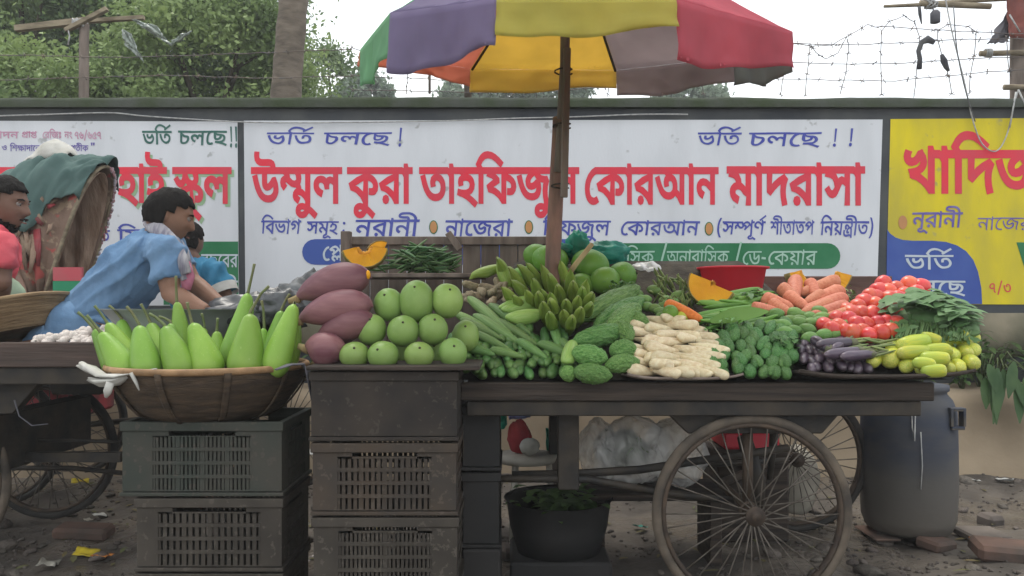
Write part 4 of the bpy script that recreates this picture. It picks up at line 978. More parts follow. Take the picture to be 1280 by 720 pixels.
# ---- bamboo frames with rags at both sides, the left for windscreen reflections
def rag_sheet(name, pts4, m, label, cat='plastic sheet', amp=.05, seed=1.0, th=.004, nx=14, ny=14, group=None):
    a, b, c, d = [Vector(p) for p in pts4]
    nrm = (b - a).cross(d - a).normalized()
    def fn(u, v):
        p = a.lerp(b, u).lerp(d.lerp(c, u), v)
        e = noise.fractal(Vector((u * 3 + seed, v * 3, seed)), 1.0, 2.0, 4)
        e2 = noise.fractal(Vector((u * 4, v * 4 + seed, 5)), 1.0, 2.0, 3)
        return p + nrm * amp * e + (b - a) * .12 * e2 * v + (d - a) * .1 * e2 * u
    return tag(MB().grid(nx, ny, fn, th).build(name, m), label, cat, group)
M['film_grey'] = plastic_film('film_grey', (.35, .4, .36), .35)
M['film_white'] = plastic_film('film_white', (.62, .63, .62), .3)
M['rag_grey'] = mat('rag_grey', (.10, .10, .12), .8, (.17, .16, .17), 5, trans=.15)
M['rag_red'] = mat('rag_red', (.28, .09, .07), .8, (.2, .07, .06), 8, trans=.15)
FY = 6.25
r = thing('bamboo_scaffold', 'post, crossed plank and torn plastic built in place of windscreen reflections at far left', 'frame', P(104, 125, FY) - Vector((0, 0, 2.69)))
o = r.location
MB().tube([Vector((0, 0, 0)), P(105, 50, FY) - o, P(106, 30, FY) - o], [.04, .036, .034], 10).build('post', M['old_wood'], r)
MB().beam(P(20, 36, FY) - o, P(108, 26, FY) - o, .05, .045).build('crossbar', M['bamboo'], r)
MB().beam(P(82, 38, FY - .05) - o, P(134, 11, FY - .05) - o, .04, .03).build('crossbar', M['bamboo'], r)
MB().beam(P(98, 27, FY + .06) - o, P(180, 22, FY + .06) - o, .04, .03).build('crossbar', M['bamboo'], r)
cl_ = MB()
for k in range(5):
    cl_.tube([P(100, 30, FY) - o + Vector((math.cos(a) * .055, math.sin(a) * .055, rng.uniform(-.03, .03))) for a in [i * .8 for i in range(9)]], .007, 5)
cl_.tube([P(84, 33, FY - .06) - o, P(87, 45, FY - .06) - o, P(85, 56, FY - .06) - o], .006, 5)
split_build(cl_, 'lashing', M['cable_white'], r)
rag_sheet('reflection_rag', (P(165, 24, FY), P(196, 32, FY), P(215, 58, FY), P(178, 34, FY)), M['film_grey'], 'grey windscreen reflection built as a plastic strip trailing right of the crossed plank', amp=.06, seed=2)
rag_sheet('reflection_rag', (P(152, 36, FY), P(164, 42, FY), P(180, 78, FY), P(156, 56, FY)), M['film_grey'], 'pale windscreen reflection built as a plastic flap hanging against the bushy trees', amp=.05, seed=3)
rag_sheet('reflection_rag', (P(214, 50, FY), P(240, 38, FY), P(236, 42, FY), P(214, 57, FY)), M['film_grey'], 'small windscreen reflection built as a plastic scrap near the light green tree', amp=.03, seed=4)

r = thing('bamboo_scaffold', 'bamboo post with crossbars, cords and cloth at the far right', 'frame', P(1272, 125, 6.2) - Vector((0, 0, 2.68)))
o = r.location
MB().tube([Vector((0, 0, 0)), P(1272, 60, 6.2) - o, P(1274, -60, 6.2) - o], [.055, .055, .05], 10).build('post', M['old_wood'], r)
bb = MB(); bb.tube([P(1105, 8, 6.2) - o, P(1150, 6, 6.2) - o], [.012, .016], 8); bb.build('crossbar', M['bamboo'], r)
bb = MB(); bb.tube([P(1150, 4, 6.2) - o, P(1238, 8, 6.2) - o], [.026, .024], 8); bb.build('crossbar', M['bamboo'], r)
bb = MB(); bb.tube([P(1160, 4, 6.25) - o, P(1300, -4, 6.25) - o], [.015, .02], 8); bb.build('crossbar', M['bamboo'], r)
for ya, yb, xa in ((67, 65, 1225), (109, 109, 1255)):
    bb = MB(); bb.tube([P(xa, ya, 6.13) - o, P(1310, yb, 6.13) - o], [.022, .022], 9); bb.build('crossbar', M['bamboo'], r)
ls = MB()
for k in range(4):
    ls.tube([P(1162, 5, 6.2) - o + Vector((rng.uniform(-.05, .05), math.cos(a) * .035, math.sin(a) * .035)) for a in [i * .8 for i in range(9)]], .008, 5)
    ls.tube([P(1232 + k * 2, 66, 6.13) - o + Vector((0, math.cos(a) * .03, math.sin(a) * .03)) for a in [i * .8 for i in range(9)]], .005, 5)
for a, b in (((1270, 115), (1262, 160)), ((1273, 112), (1290, 150)), ((1262, 18), (1275, 40))):
    ls.tube([P(*a, 5.75) - o, P(*b, 5.75) - o], .006, 5)
split_build(ls, 'lashing', M['cable_white'], r)
rag_sheet('cloth_flap', (P(1262, 12, 6.1), P(1262, 30, 6.12), P(1262, 52, 6.1), P(1233, 55, 6.05)), M['rag_grey'], 'grey cloth flap hanging from the bamboo post', 'cloth', .03, 6)
rag_sheet('cloth_flap', (P(1256, -10, 6.05), P(1300, -10, 6.05), P(1300, 50, 6.05), P(1262, 46, 6.05)), M['rag_red'], 'faded red cloth wrapped on the bamboo post', 'cloth', .04, 7)
rg = MB(); rg.lathe([(.022, -.05), (.035, -.045), (.036, .03), (.02, .05)], 12, P(1169, 21, 6.15)); rg.tube([P(1166, 10, 6.15), P(1168, 16, 6.15)], .005, 5)
tag(rg.build('hanging_cup', M['rag_grey']), 'small grey cup hanging under the top bamboo bar', 'cup')
rg = MB(); rg.tube([P(1149, 8, 6.15), P(1150, 18, 6.15), P(1152, 30, 6.15)], [.012, .012, .004], 6)
tag(rg.build('rag', M['rag_dark']), 'dark strip hanging from the left end of the bamboo bar', 'rag')

# ---- thin haze volume, added to lift the dark tones like a veil
hz = MB(); hz.span(-22, 22, -3, 30, -1.6, 14)
hzm = bpy.data.materials.new('haze'); hzm.use_nodes = True
hn = hzm.node_tree.nodes
hn.remove(hn['Principled BSDF'])
pv = hn.new('ShaderNodeVolumePrincipled')
pv.inputs['Density'].default_value = .0038
pv.inputs['Color'].default_value = (.92, .95, .97, 1)
pv.inputs['Anisotropy'].default_value = .2
hzm.node_tree.links.new(pv.outputs[0], hn['Material Output'].inputs['Volume'])
tag(hz.build('haze', hzm), kind='stuff')

# ================================================================ CARTS, CRATES AND OTHER THINGS
def wheel(parent, c, rad, tyre_m, rim_m, nsp=36, hubr=.035, tyre_r=.0185):
    """A cycle-rickshaw wheel standing in the XZ plane: tyre, rim, hub and every spoke."""
    c = Vector(c)
    e = bpy.data.objects.new('wheel', None)
    e.empty_display_size = .1
    C.objects.link(e); e.parent = parent; e.location = c
    circ = lambda r, n, y=0: [Vector((math.cos(2 * math.pi * k / n) * r, y, math.sin(2 * math.pi * k / n) * r)) for k in range(n)]
    MB().tube(circ(rad - tyre_r, 72), tyre_r, 10, closed=True, side=(0, 1, 0), bump=lambda t, a: 1 + .05 * noise.noise(Vector((t * 60, a, 0)))).build('tyre', tyre_m, e)
    MB().tube(circ(rad - tyre_r * 2 - .004, 72), [(.016, .010)] * 72, 8, closed=True, side=(0, 1, 0)).build('rim', rim_m, e)
    h = MB()
    for s0, s1, rr in ((-.06, -.045, .016), (-.045, -.035, hubr), (-.035, .035, hubr * .75), (.035, .045, hubr), (.045, .07, .014)):
        h.tube([Vector((0, s0, 0)), Vector((0, s1, 0))], rr, 16)
    h.build('hub', rim_m, e)
    sp = None
    for k in range(nsp):
        a = 2 * math.pi * k / nsp
        if sp is None:
            y0 = .04
            sp = MB().tube([Vector((hubr * .85, .04, hubr * .3)), Vector((rad - tyre_r * 2, .004, 0))], .0026, 5).mesh('spoke')
            sp.materials.append(M['spoke'])
            sp2 = MB().tube([Vector((hubr * .85, -.04, -hubr * .3)), Vector((rad - tyre_r * 2, -.004, 0))], .0026, 5).mesh('spoke')
            sp2.materials.append(M['spoke'])
        o = bpy.data.objects.new('spoke', sp if k % 2 else sp2)
        C.objects.link(o); o.parent = e
        o.rotation_euler = (0, -a, 0)
    return e

# ---- the vegetable cart
BZ = .826            # top of the cart bed
CX0, CX1, CY0, CY1 = -.16, 1.47, 2.8, 3.95
cart = thing('vegetable_cart', 'dark wooden flatbed vegetable cart standing on big spoked wheels', 'cart', (.65, 3.3, 0))
co = Vector(cart.location)
def cpart(name, mb, m, bevel=0.0):
    mb.v = [tuple(Vector(p) - co) for p in mb.v]
    return split_build(mb, name, m, cart, bevel, name != 'bed')
b = MB()
for k in range(7):
    y0 = lerp(CY0 + .03, CY1, k / 7)
    b.span(CX0, CX1 + rng.uniform(-.01, .01), y0, y0 + (CY1 - CY0 - .03) / 7 - .006, BZ - .03, BZ - rng.uniform(0, .003))
cpart('bed', b, M['dark_wood'], .003)
b = MB(); b.span(CX0 - .02, CX1 + .01, CY0, CY0 + .028, BZ - .066, BZ - .002); b.span(CX0 - .02, CX1 + .01, CY1, CY1 + .028, BZ - .066, BZ + .03)
cpart('side_board', b, M['dark_wood'], .004)
b = MB(); b.span(CX0, CX1 - .03, CY0 + .012, CY0 + .07, BZ - .12, BZ - .068); b.span(CX0, CX1 - .03, CY1 - .07, CY1, BZ - .12, BZ - .068)
for x in (-.1, .3, .75, 1.2): b.span(x, x + .06, CY0 + .07, CY1 - .07, BZ - .1, BZ - .032)
cpart('bed_frame', b, M['dark_metal'], .004)
b = MB()
for yy in (CY0 + .06, CY1 - .12):
    v = [(.56, BZ - .122), (1.17, BZ - .122), (1.11, BZ - .19), (.63, BZ - .19)]
    b.add([(x, yy, z) for x, z in v] + [(x, yy + .06, z) for x, z in v], [(3, 2, 1, 0), (4, 5, 6, 7), (0, 1, 5, 4), (1, 2, 6, 5), (2, 3, 7, 6), (3, 0, 4, 7)])
cpart('axle_block', b, M['dark_metal'], .004)
b = MB(); b.tube([(.85, 2.78, .36), (.86, 3.3, .36), (1.36, 3.92, .36)], .018, 10)
for y in (2.92, 3.75): b.tube([(.86 if y < 3.3 else 1.22, y, .36), (.86 if y < 3.3 else 1.15, y, BZ - .19)], .02, 8)
cpart('axle', b, M['rusty_metal'])
w1 = wheel(cart, Vector((.852, 2.84, .356)) - co, .356, M['mud_tyre'], M['rusty_metal'])
w1['label'] = 'muddy brown front wheel'
wheel(cart, Vector((1.363, 3.86, .355)) - co, .355, M['dark_tyre'], M['rusty_metal'])
b = MB()
b.tube([P(560, 598, 2.95), P(735, 599, 2.95), P(835, 617, 3.0), P(940, 628, 3.05)], .014, 8)
b.tube([P(560, 598, 3.6), P(735, 596, 3.6), P(835, 610, 3.5), P(940, 622, 3.4)], .014, 8)
b.tube([P(640, 594, 3.0), P(722, 592, 3.0), P(800, 587, 3.05), P(900, 572, 3.1), P(985, 560, 3.15)], [(.016, .012)] * 5, 8)
b.tube([P(722, 592, 3.5), P(860, 582, 3.5), P(985, 575, 3.5)], .012, 8)
cpart('chassis_bar', b, M['dark_metal'])
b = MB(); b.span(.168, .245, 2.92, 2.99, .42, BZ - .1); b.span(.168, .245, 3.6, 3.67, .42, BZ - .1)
cpart('upright', b, M['dark_metal'], .004)  # same near-black colour stands in for shade on the wooden uprights
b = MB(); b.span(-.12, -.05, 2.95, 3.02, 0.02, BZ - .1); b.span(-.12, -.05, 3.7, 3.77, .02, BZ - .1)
cpart('leg', b, M['dark_metal'], .004)  # near-black colour on the wooden legs stands in for the gap's shade
b = MB(); b.tube([P(930, 545, 3.3), P(945, 600, 3.3), P(950, 640, 3.3)], [.03, .04, .02], 8); b.tube([P(968, 538, 3.32), P(962, 600, 3.32)], [.02, .012], 8)
cpart('brake_lever', b, M['dark_metal'])

# unseen filler mound under the vegetables, dark so the gaps look shaded
YM = [(300, 3.9), (320, 3.78), (345, 3.62), (370, 3.45), (400, 3.22), (430, 3.02), (455, 2.9), (475, 2.83)]
def Ym(py): return interp(YM, py)
def mound_z(Y):
    for (a, ya), (c, yc) in zip(YM, YM[1:]):
        if ya >= Y >= yc:
            py = lerp(a, c, (ya - Y) / (ya - yc)); return EYE + (HOR - py) * Y / FOC
    return BZ if Y < 3 else EYE + .2
M['sack'] = mat('sack', (.07, .06, .045), .95, (.035, .03, .024), 14, bump=.5, bscale=60)  # near black, so gaps between the vegetables look shaded
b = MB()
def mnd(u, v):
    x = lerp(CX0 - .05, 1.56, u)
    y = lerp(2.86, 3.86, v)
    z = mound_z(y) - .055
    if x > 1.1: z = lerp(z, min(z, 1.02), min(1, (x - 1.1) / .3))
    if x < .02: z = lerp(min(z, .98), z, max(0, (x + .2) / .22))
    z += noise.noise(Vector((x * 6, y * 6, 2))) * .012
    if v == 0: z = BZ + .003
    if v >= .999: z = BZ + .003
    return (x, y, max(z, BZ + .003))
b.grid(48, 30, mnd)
tag(b.build('filler', M['sack']), 'dark sackcloth added to darken the gaps under the heaps of vegetables on the cart', 'sack')
b = MB()
def tray(u, v):
    x = lerp(1.0, 1.60, u); y = lerp(2.76, 3.35, v)
    e = (abs(u - .5) * 2) ** 4 * .02 + (abs(v - .5) * 2) ** 4 * .02
    return (x, y, BZ + .012 + e + .006 * noise.noise(Vector((x * 5, y * 5, 1))))
b.grid(20, 14, tray, .012)
tag(b.build('woven_tray', M['dark_wood']), 'flat dark tray under the eggplants and yellow cucumbers', 'tray')
b = MB()
def tray(u, v):
    x = lerp(.40, .80, u); y = lerp(2.765, 3.3, v)
    e = (abs(u - .5) * 2) ** 4 * .015 + (abs(v - .5) * 2) ** 4 * .015
    return (x, y, BZ + .006 + e)
b.grid(14, 14, tray, .008)
tag(b.build('woven_tray', M['old_wood']), 'flat brown tray under the white radishes', 'tray')

# wooden rack behind the display
rack = thing('wooden_rack', 'slatted wooden back rack with a shelf behind the vegetables', 'rack', (-.35, 4.05, 0))
ro = Vector(rack.location)
def rpart(name, mb, m, bevel=.003):
    mb.v = [tuple(Vector(p) - ro) for p in mb.v]
    return split_build(mb, name, m, rack, bevel)
RY = 4.1
xl, xr = P(432, 0, RY).x, P(694, 0, RY).x
zt, zb = P(0, 299, RY).z, .75
for k in range(11):
    x0 = lerp(xl + .03, xr, k / 11)
    s = MB(); s.span(x0, x0 + (xr - xl - .03) / 11 - .003, RY, RY + .018, zb, zt - .005 + rng.uniform(-.006, .004))
    rpart('slat', s, M['old_wood'])
s = MB(); s.span(xl - .02, xr + .03, RY - .028, RY - .002, zt - .03, zt + .012); rpart('top_rail', s, M['old_wood'])
for x in (xl - .01, xr - .02):
    s = MB(); s.span(x, x + .05, RY - .075, RY - .03, 0.0, zt + .035); rpart('post', s, M['old_wood'])
s = MB(); s.beam(P(560, 291, RY - .05), P(575, 312, RY - .05), .04, .035); rpart('brace', s, M['old_wood'])
s = MB(); z = P(0, 342, 3.75).z; s.span(P(428, 0, 3.7).x, P(606, 0, 3.7).x, 3.68, RY - .08, z - .02, z); rpart('shelf', s, M['old_wood'])
s = MB()
for x in (xl + .06, .0): s.span(x - .02, x + .02, 3.7, 3.74, .0 if x < -.3 else BZ, z - .021)
rpart('shelf_leg', s, M['old_wood'])
SHELF = z
s = MB(); s.span(P(955, 0, 4.0).x, P(1118, 0, 4.0).x, 4.02, 4.05, BZ - .05, P(0, 345, 4.0).z)
M['red_wood'] = mat('red_wood', (.16, .085, .07), .8, (.09, .055, .045), 6, bump=.3, stretch=(.4, 3, 4))
tag(s.build('back_board', M['red_wood'], None, .004), 'reddish brown plank along the back edge of the cart behind the carrots', 'plank')

# ---- umbrella
UMB = [(-17.5, 'yellow'), (19, 'pink'), (72, 'slate'), (115, 'mauve'), (159, 'ochre'), (209, 'orange'), (260, 'green'), (315, 'purple'), (342.5, None)]
ucol = {'yellow': (.80, .74, .22), 'pink': (.80, .22, .28), 'slate': (.36, .37, .36), 'mauve': (.46, .40, .40), 'ochre': (.80, .62, .22), 'orange': (.78, .40, .31), 'green': (.38, .70, .45), 'purple': (.43, .37, .56)}
uval = {'yellow': .10, 'pink': .16, 'slate': .14, 'mauve': .12, 'ochre': .10, 'orange': .07, 'green': .15, 'purple': .17}
umb = thing('umbrella', 'big faded multicoloured market umbrella standing over the cart', 'umbrella', (.19, 3.5, .8))
uo = Vector(umb.location)
UC = Vector((.207, 3.12, 2.115)); UR = .83; UH = .40; TILT = R(9.0)
um = Matrix.Rotation(TILT, 4, 'X')
def upt(a, r, h):
    """Canopy point: bearing a (0 faces the camera), radius, height over the rim plane."""
    p = um @ Vector((math.sin(R(a)) * r, -math.cos(R(a)) * r, h))
    return UC + p - uo
def canopy_h(t):        # t = 0 rim .. 1 hub
    return UH * (1 - (1 - t) ** 1.25)
for (a0, cn), (a1, _) in zip(UMB, UMB[1:]):
    m_ = mat('umbrella_' + cn, ucol[cn], .75, tuple(c * .85 for c in ucol[cn]), 4, bump=.2, bscale=26, trans=.7)
    mb = MB()
    def fn(u, v):
        a = lerp(a0, a1, u)
        half = R(a1 - a0) / 2
        if v < .72:
            t = 1 - v / .72
            r = UR * (1 - t)
            ch = math.cos(half) / math.cos(R(a - (a0 + a1) / 2))
            rr = r * lerp(1, ch, 1.0)
            cre = .010 * noise.fractal(Vector((u * 7 + a0, t * 2.0, 3)), 1.0, 2.0, 3) * (1 - t)
            sag = cre - .05 * math.sin(math.pi * u) * math.sin(math.pi * min(1, (1 - t))) * (1 - t)
            return upt(a, rr, canopy_h(t) + sag)
        t = (v - .72) / .28
        ch = math.cos(half) / math.cos(R(a - (a0 + a1) / 2))
        rip = .012 * math.sin(u * 7 + a0) * t + .005 * math.sin(u * 17 + a0 * 2) * t + .02 * noise.noise(Vector((u * 8, t * 2, a0))) * t
        rag = 1 + .16 * math.sin(u * 4.3 + a0 * .7) + .04 * math.sin(u * 11 + a0)
        p = upt(a, UR * ch + rip + .008, 0)
        return p - Vector((0, 0, uval[cn] * t * rag))
    mb.grid(26, 20, lambda u, v: fn(u, v * .72), .0012)
    o = mb.build('canopy_panel', m_, umb)
    o['label'] = {'mauve': 'greyish mauve'}.get(cn, cn) + ' cloth panel'
    MB().grid(30, 8, lambda u, v: fn(u, .7205 + v * .2795), .0012).build('valance', m_, o)
hub = upt(0, 0, UH)
for a, _ in UMB[:-1]:
    MB().tube([upt(a, .03, UH - .03), upt(a, UR * .5, canopy_h(.5) - .015), upt(a, UR - .01, -.006)], .006, 6).build('rib', M['dark_metal'], umb)
pb = P(692, 300, 3.5) - uo; pm = P(699, 170, 3.42) - uo
pbase = Vector((pb.x - .02, pb.z * 0 + .0, .03))
MB().tube([pbase, pb, pm, pm.lerp(hub, .1)], [.034, .034, .031, .03], 12, bump=lambda t, a: 1 + .05 * noise.noise(Vector((t * 9, a, 3)))).build('lower_pole', M['pole_wood'], umb)
MB().tube([P(698, 215, 3.40) - uo, P(706, 80, 3.36) - uo, hub + Vector((0, 0, .04))], [.02, .021, .018], 10).build('upper_pole', M['old_wood'], umb)
s = MB(); s.beam(P(705, 247, 3.33) - uo, P(709, 60, 3.28) - uo, .028, .022)
s.build('splint', M['old_wood'], umb, .003)
s = MB()
for y in (92, 160, 235): 
    c = P(702 + (160 - y) * .03, y, 3.37) - uo
    s.tube([c + Vector((math.cos(k * .7) * .037, math.sin(k * .7) * .037, k * .002)) for k in range(12)], .0035, 5)
split_build(s, 'lashing', M['dark_wood'], umb)

# ---- plastic crates
def crate(label, x0, x1, y0, y1, z0, z1, m, cols=4, rows=4, nb=4, corner=.2, solid=False, group='stacked plastic crates'):
    r = thing('plastic_crate', label, 'crate', ((x0 + x1) / 2, (y0 + y1) / 2, z0), 0, group)
    o = Vector(r.location)
    H = z1 - z0; T = .012
    q = MB()
    def wall_(ax):
        # ax 0: faces along X (front/back), 1: faces along Y (sides)
        for side_ in (0, 1):
            L = (x1 - x0) if ax == 0 else (y1 - y0)
            def add(a0, a1, za, zb, dep=T, off=0.0):
                if ax == 0:
                    ya = y0 + off if side_ == 0 else y1 - dep - off
                    q.span(x0 + a0, x0 + a1, ya, ya + dep, z0 + za, z0 + zb)
                else:
                    xa = x0 + off if side_ == 0 else x1 - dep - off
                    q.span(xa, xa + dep, y0 + T + a0 * (L - 2 * T) / L, y0 + T + a1 * (L - 2 * T) / L, z0 + za, z0 + zb)
            if solid:
                add(0, L, .016, H - .035)
                continue
            cw = L * corner * .86
            add(0, cw, .016, H - .035)
            add(L - cw, L, .016, H - .035)
            za, zb = H * .08, H * .8
            add(cw, L - cw, .016, za); add(cw, L - cw, zb, H - .054); add(cw, cw + .1 * L, H - .054, H - .035); add(L - cw - .1 * L, L - cw, H - .054, H - .035)
            gap = (zb - za) / rows
            for k in range(1, rows):
                add(cw, L - cw, za + gap * k - .006, za + gap * k + .006, T + .003, -.0015)
            n = cols * nb
            for k in range(n + 1):
                a = lerp(cw, L - cw, k / n)
                wd = max(.0075, .3 * (L - 2 * cw) / n) if k % nb == 0 else .3 * (L - 2 * cw) / n
                add(a - wd, a + wd, za, zb, T * .6, .003)
    wall_(0); wall_(1)
    q.span(x0 + T, x1 - T, y0 + T, y1 - T, z0 + .004, z0 + .014)
    q.v = [tuple(Vector(p) - o) for p in q.v]
    q.build('body', m, r)
    rm = MB()
    e = .007
    for zz, hh in ((z1 - .034, .032), (z0 + .0, .014)):
        if zz == z0:
            rm.v = [tuple(Vector(p) - o) for p in rm.v]
            rm.build('rim', m, r, .002)
            rm = MB()
        for ya, yb in ((y0 - e, y0 + T + .002), (y1 - T - .002, y1 + e)): rm.span(x0 - e, x1 + e, ya, yb, zz, zz + hh - .002)
        for xa, xb in ((x0 - e, x0 + T + .002), (x1 - T - .002, x1 + e)): rm.span(xa, xb, y0 + T + .002, y1 - T - .002, zz, zz + hh - .002)
    rm.v = [tuple(Vector(p) - o) for p in rm.v]
    rm.build('base_rim', m, r, .002)
    return r
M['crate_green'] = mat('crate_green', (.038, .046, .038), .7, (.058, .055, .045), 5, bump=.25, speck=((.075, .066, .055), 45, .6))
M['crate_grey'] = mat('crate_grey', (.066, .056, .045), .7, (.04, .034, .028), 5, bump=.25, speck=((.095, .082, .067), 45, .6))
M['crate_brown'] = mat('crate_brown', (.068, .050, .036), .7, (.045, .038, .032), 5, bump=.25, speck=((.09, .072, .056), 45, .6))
M['crate_dark_brown'] = mat('crate_dark_brown', (.048, .038, .03), .75, (.025, .022, .02), 5, bump=.25, speck=((.06, .05, .042), 45, .62))  # darker brown than the other crates
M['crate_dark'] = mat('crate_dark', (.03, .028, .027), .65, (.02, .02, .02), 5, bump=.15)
Yf = 2.66
def X(px, Y): return (px - 640) * Y / FOC
def Z(py, Y): return EYE + (HOR - py) * Y / FOC
crate('dull green plastic crate directly under the basket of bottle gourds', X(153, Yf), X(352, Yf), Yf, Yf + .37, Z(620, Yf), Z(526, Yf), M['crate_green'], 4, 4, 6, .22)
crate('grey plastic crate with open slots, middle of the left stack', X(171, Yf), X(352, Yf), Yf, Yf + .35, Z(714, Yf), Z(621.5, Yf), M['crate_grey'], 4, 4, 4, .17)
crate('grey plastic crate at the bottom of the left stack', X(171, Yf), X(352, Yf), Yf, Yf + .35, .0, Z(715.5, Yf), M['crate_grey'], 4, 4, 4, .17)
Yf = 2.6
crate('solid sided dark crate carrying the round gourds, topmost of its stack', X(389, Yf), X(571, Yf), Yf, Yf + .38, Z(551, Yf), Z(463, Yf), M['crate_dark_brown'], solid=True)
crate('brown slotted crate second from the top under the round gourds', X(391, Yf), X(570, Yf), Yf, Yf + .38, Z(644, Yf), Z(552.5, Yf), M['crate_brown'], 4, 4, 4, .2)
crate('grey crate with fine slots third in the stack under the round gourds', X(392, Yf), X(571, Yf), Yf, Yf + .38, Z(736, Yf), Z(645.5, Yf), M['crate_grey'], 2, 4, 11, .2)
crate('shallow grey crate at the foot of the stack under the round gourds', X(392, Yf), X(571, Yf), Yf, Yf + .38, 0, Z(737.5, Yf), M['crate_grey'], 2, 2, 11, .2)
Yf = 2.83  # near-black crates widened to fill the dark gap and hide the leg
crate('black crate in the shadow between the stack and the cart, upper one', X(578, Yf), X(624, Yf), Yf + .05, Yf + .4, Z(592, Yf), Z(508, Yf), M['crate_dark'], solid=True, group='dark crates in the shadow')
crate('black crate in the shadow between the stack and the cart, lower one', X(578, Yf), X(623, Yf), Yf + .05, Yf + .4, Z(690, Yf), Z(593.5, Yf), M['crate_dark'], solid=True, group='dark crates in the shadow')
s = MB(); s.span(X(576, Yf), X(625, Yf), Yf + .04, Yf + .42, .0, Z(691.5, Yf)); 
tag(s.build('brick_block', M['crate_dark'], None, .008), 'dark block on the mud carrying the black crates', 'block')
s = MB(); z0 = Z(463, 2.6) + .004; s.span(X(385, 2.6), X(600, 2.6), 2.57, 3.1, z0 - .002, z0 + .012)
tag(s.build('board', M['dark_wood'], None, .003), 'dark board laid across the crate stack under the round gourds', 'board')

# ---- basket of bottle gourds
M['basket'] = mat('basket', (.095, .066, .042), .8, (.045, .033, .024), 10, bump=.6, bscale=40, stretch=(1, 1, 6))
M['basket_rim'] = mat('basket_rim', (.33, .20, .10), .6, (.2, .12, .06), 9, bump=.3, stretch=(2, 2, 2))
BKC = Vector((X(263, 2.86), 2.86, 0))
bk = thing('bamboo_basket', 'round dark bamboo basket holding the bottle gourds', 'basket', (BKC.x, BKC.y, .70))
def weave(a, z): return 1 + .012 * math.sin(a * 36) * math.cos(z * 260) 
BR = .335
prof = [(.19, .0), (.24, .025), (.285, .075), (.32, .13), (BR, .178)]
q = MB()
zs = [i / 24 for i in range(25)]
pp = [(smooth_prof([(z, r) for r, z in prof], z * .178), z * .178) for z in zs]
q.lathe(pp, 96, (0, 0, 0), weave, cap=False)
q.lathe([(r - .01, z + .006) for r, z in pp], 96, (0, 0, 0), weave, cap=False)
q.lathe([(0.001, .006), (.19, .006)], 48, cap=False); q.lathe([(0.001, .0), (.19, .0)], 48, cap=False)
q.build('bowl', M['basket'], bk)
q = MB()
q.tube([Vector((math.cos(k * 2 * math.pi / 64) * BR, math.sin(k * 2 * math.pi / 64) * BR, .182)) for k in range(64)], [(.012, .010)] * 64, 8, closed=True, side=(0, 0, 1))
q.build('rim', M['basket_rim'], bk)
for k in range(10):
    a = k * 2 * math.pi / 10 + .2
    q = MB(); q.tube([Vector((math.cos(a) * (r + .008), math.sin(a) * (r + .008), z)) for r, z in pp[::4]], [(.012, .004)] * len(pp[::4]), 6, side=(-math.sin(a), math.cos(a), 0))
    q.build('stave', M['basket'], bk)
M['cloth_white'] = mat('cloth_white', (.55, .54, .5), .85, (.38, .37, .33), 9, bump=.4, trans=.1)
q = MB()
q.tube([P(102, 456, 2.72), P(112, 462, 2.66), P(128, 470, 2.6), P(150, 470, 2.58), P(170, 466, 2.56), P(196, 461, 2.53)], [(.008, .016), (.013, .026), (.007, .018), (.012, .024), (.006, .014), (.002, .004)], 16, bump=lambda t, a: 1 + .95 * noise.noise(Vector((t * 9, math.cos(a) * 1.5, math.sin(a) * 1.5))))
q.tube([P(112, 474, 2.62), P(128, 478, 2.6), P(146, 476, 2.58), P(160, 470, 2.57)], [(.006, .010), (.010, .022), (.011, .018), (.006, .01)], 16, bump=lambda t, a: 1 + .95 * noise.noise(Vector((t * 7, math.cos(a) * 1.5, 5 + math.sin(a)))))
q.tube([P(138, 478, 2.56), P(134, 490, 2.56), P(132, 497, 2.57)], [(.006, .014), (.006, .014), (.002, .005)], 8)
q.tube([P(164, 466, 2.54), P(170, 478, 2.54), P(174, 488, 2.54)], [(.006, .012), (.005, .008), (.002, .003)], 7)
tag(q.build('cloth_rag', M['cloth_white']), 'crumpled white rag knotted over the left edge of the gourd basket', 'rag')
q = MB(); q.tube([P(345, 462, 2.58), P(362, 456, 2.62), P(378, 455, 2.68), P(384, 464, 2.66), P(390, 500, 2.64)], [(.003, .01), (.004, .018), (.004, .02), (.004, .016), (.002, .01)], 8)
tag(q.build('cloth_rag', M['rag_grey']), 'grey cloth strip hanging at the right edge of the gourd basket', 'rag')

# ---- left cart
lc = thing('flat_cart', 'dark wooden cart with a deep side board at the left edge', 'cart', (-2.2, 3.8, 0))
lo = Vector(lc.location)
def lpart(name, mb, m, bevel=.004):
    mb.v = [tuple(Vector(p) - lo) for p in mb.v]
    return split_build(mb, name, m, lc, bevel)
LZ = Z(428, 3.2)
q = MB(); q.span(-3.2, X(150, 3.2), 3.2, 3.235, LZ - .10, LZ); q.span(-3.2, X(150, 3.2), 4.3, 4.335, LZ - .10, LZ); q.span(X(150, 3.2) - .035, X(150, 3.2), 3.235, 4.3, LZ - .10, LZ)
M['cart_board'] = mat('cart_board', (.10, .07, .058), .8, (.055, .042, .036), 5, bump=.35, stretch=(.4, 3, 6))
lpart('side_board', q, M['cart_board'])
q = MB(); q.span(-3.2, X(150, 3.2) - .036, 3.236, 4.299, LZ - .06, LZ - .03); lpart('bed', q, M['dark_wood'])
q = MB(); q.span(-3.2, X(135, 3.2), 3.215, 3.27, LZ - .17, LZ - .102); q.span(-3.2, X(135, 3.2), 4.26, 4.32, LZ - .17, LZ - .102)
lpart('bed_frame', q, M['dark_metal'])
q = MB()
v = [(-2.35, LZ - .171), (-1.95, LZ - .171), (-2.06, LZ - .3), (-2.3, LZ - .3)]
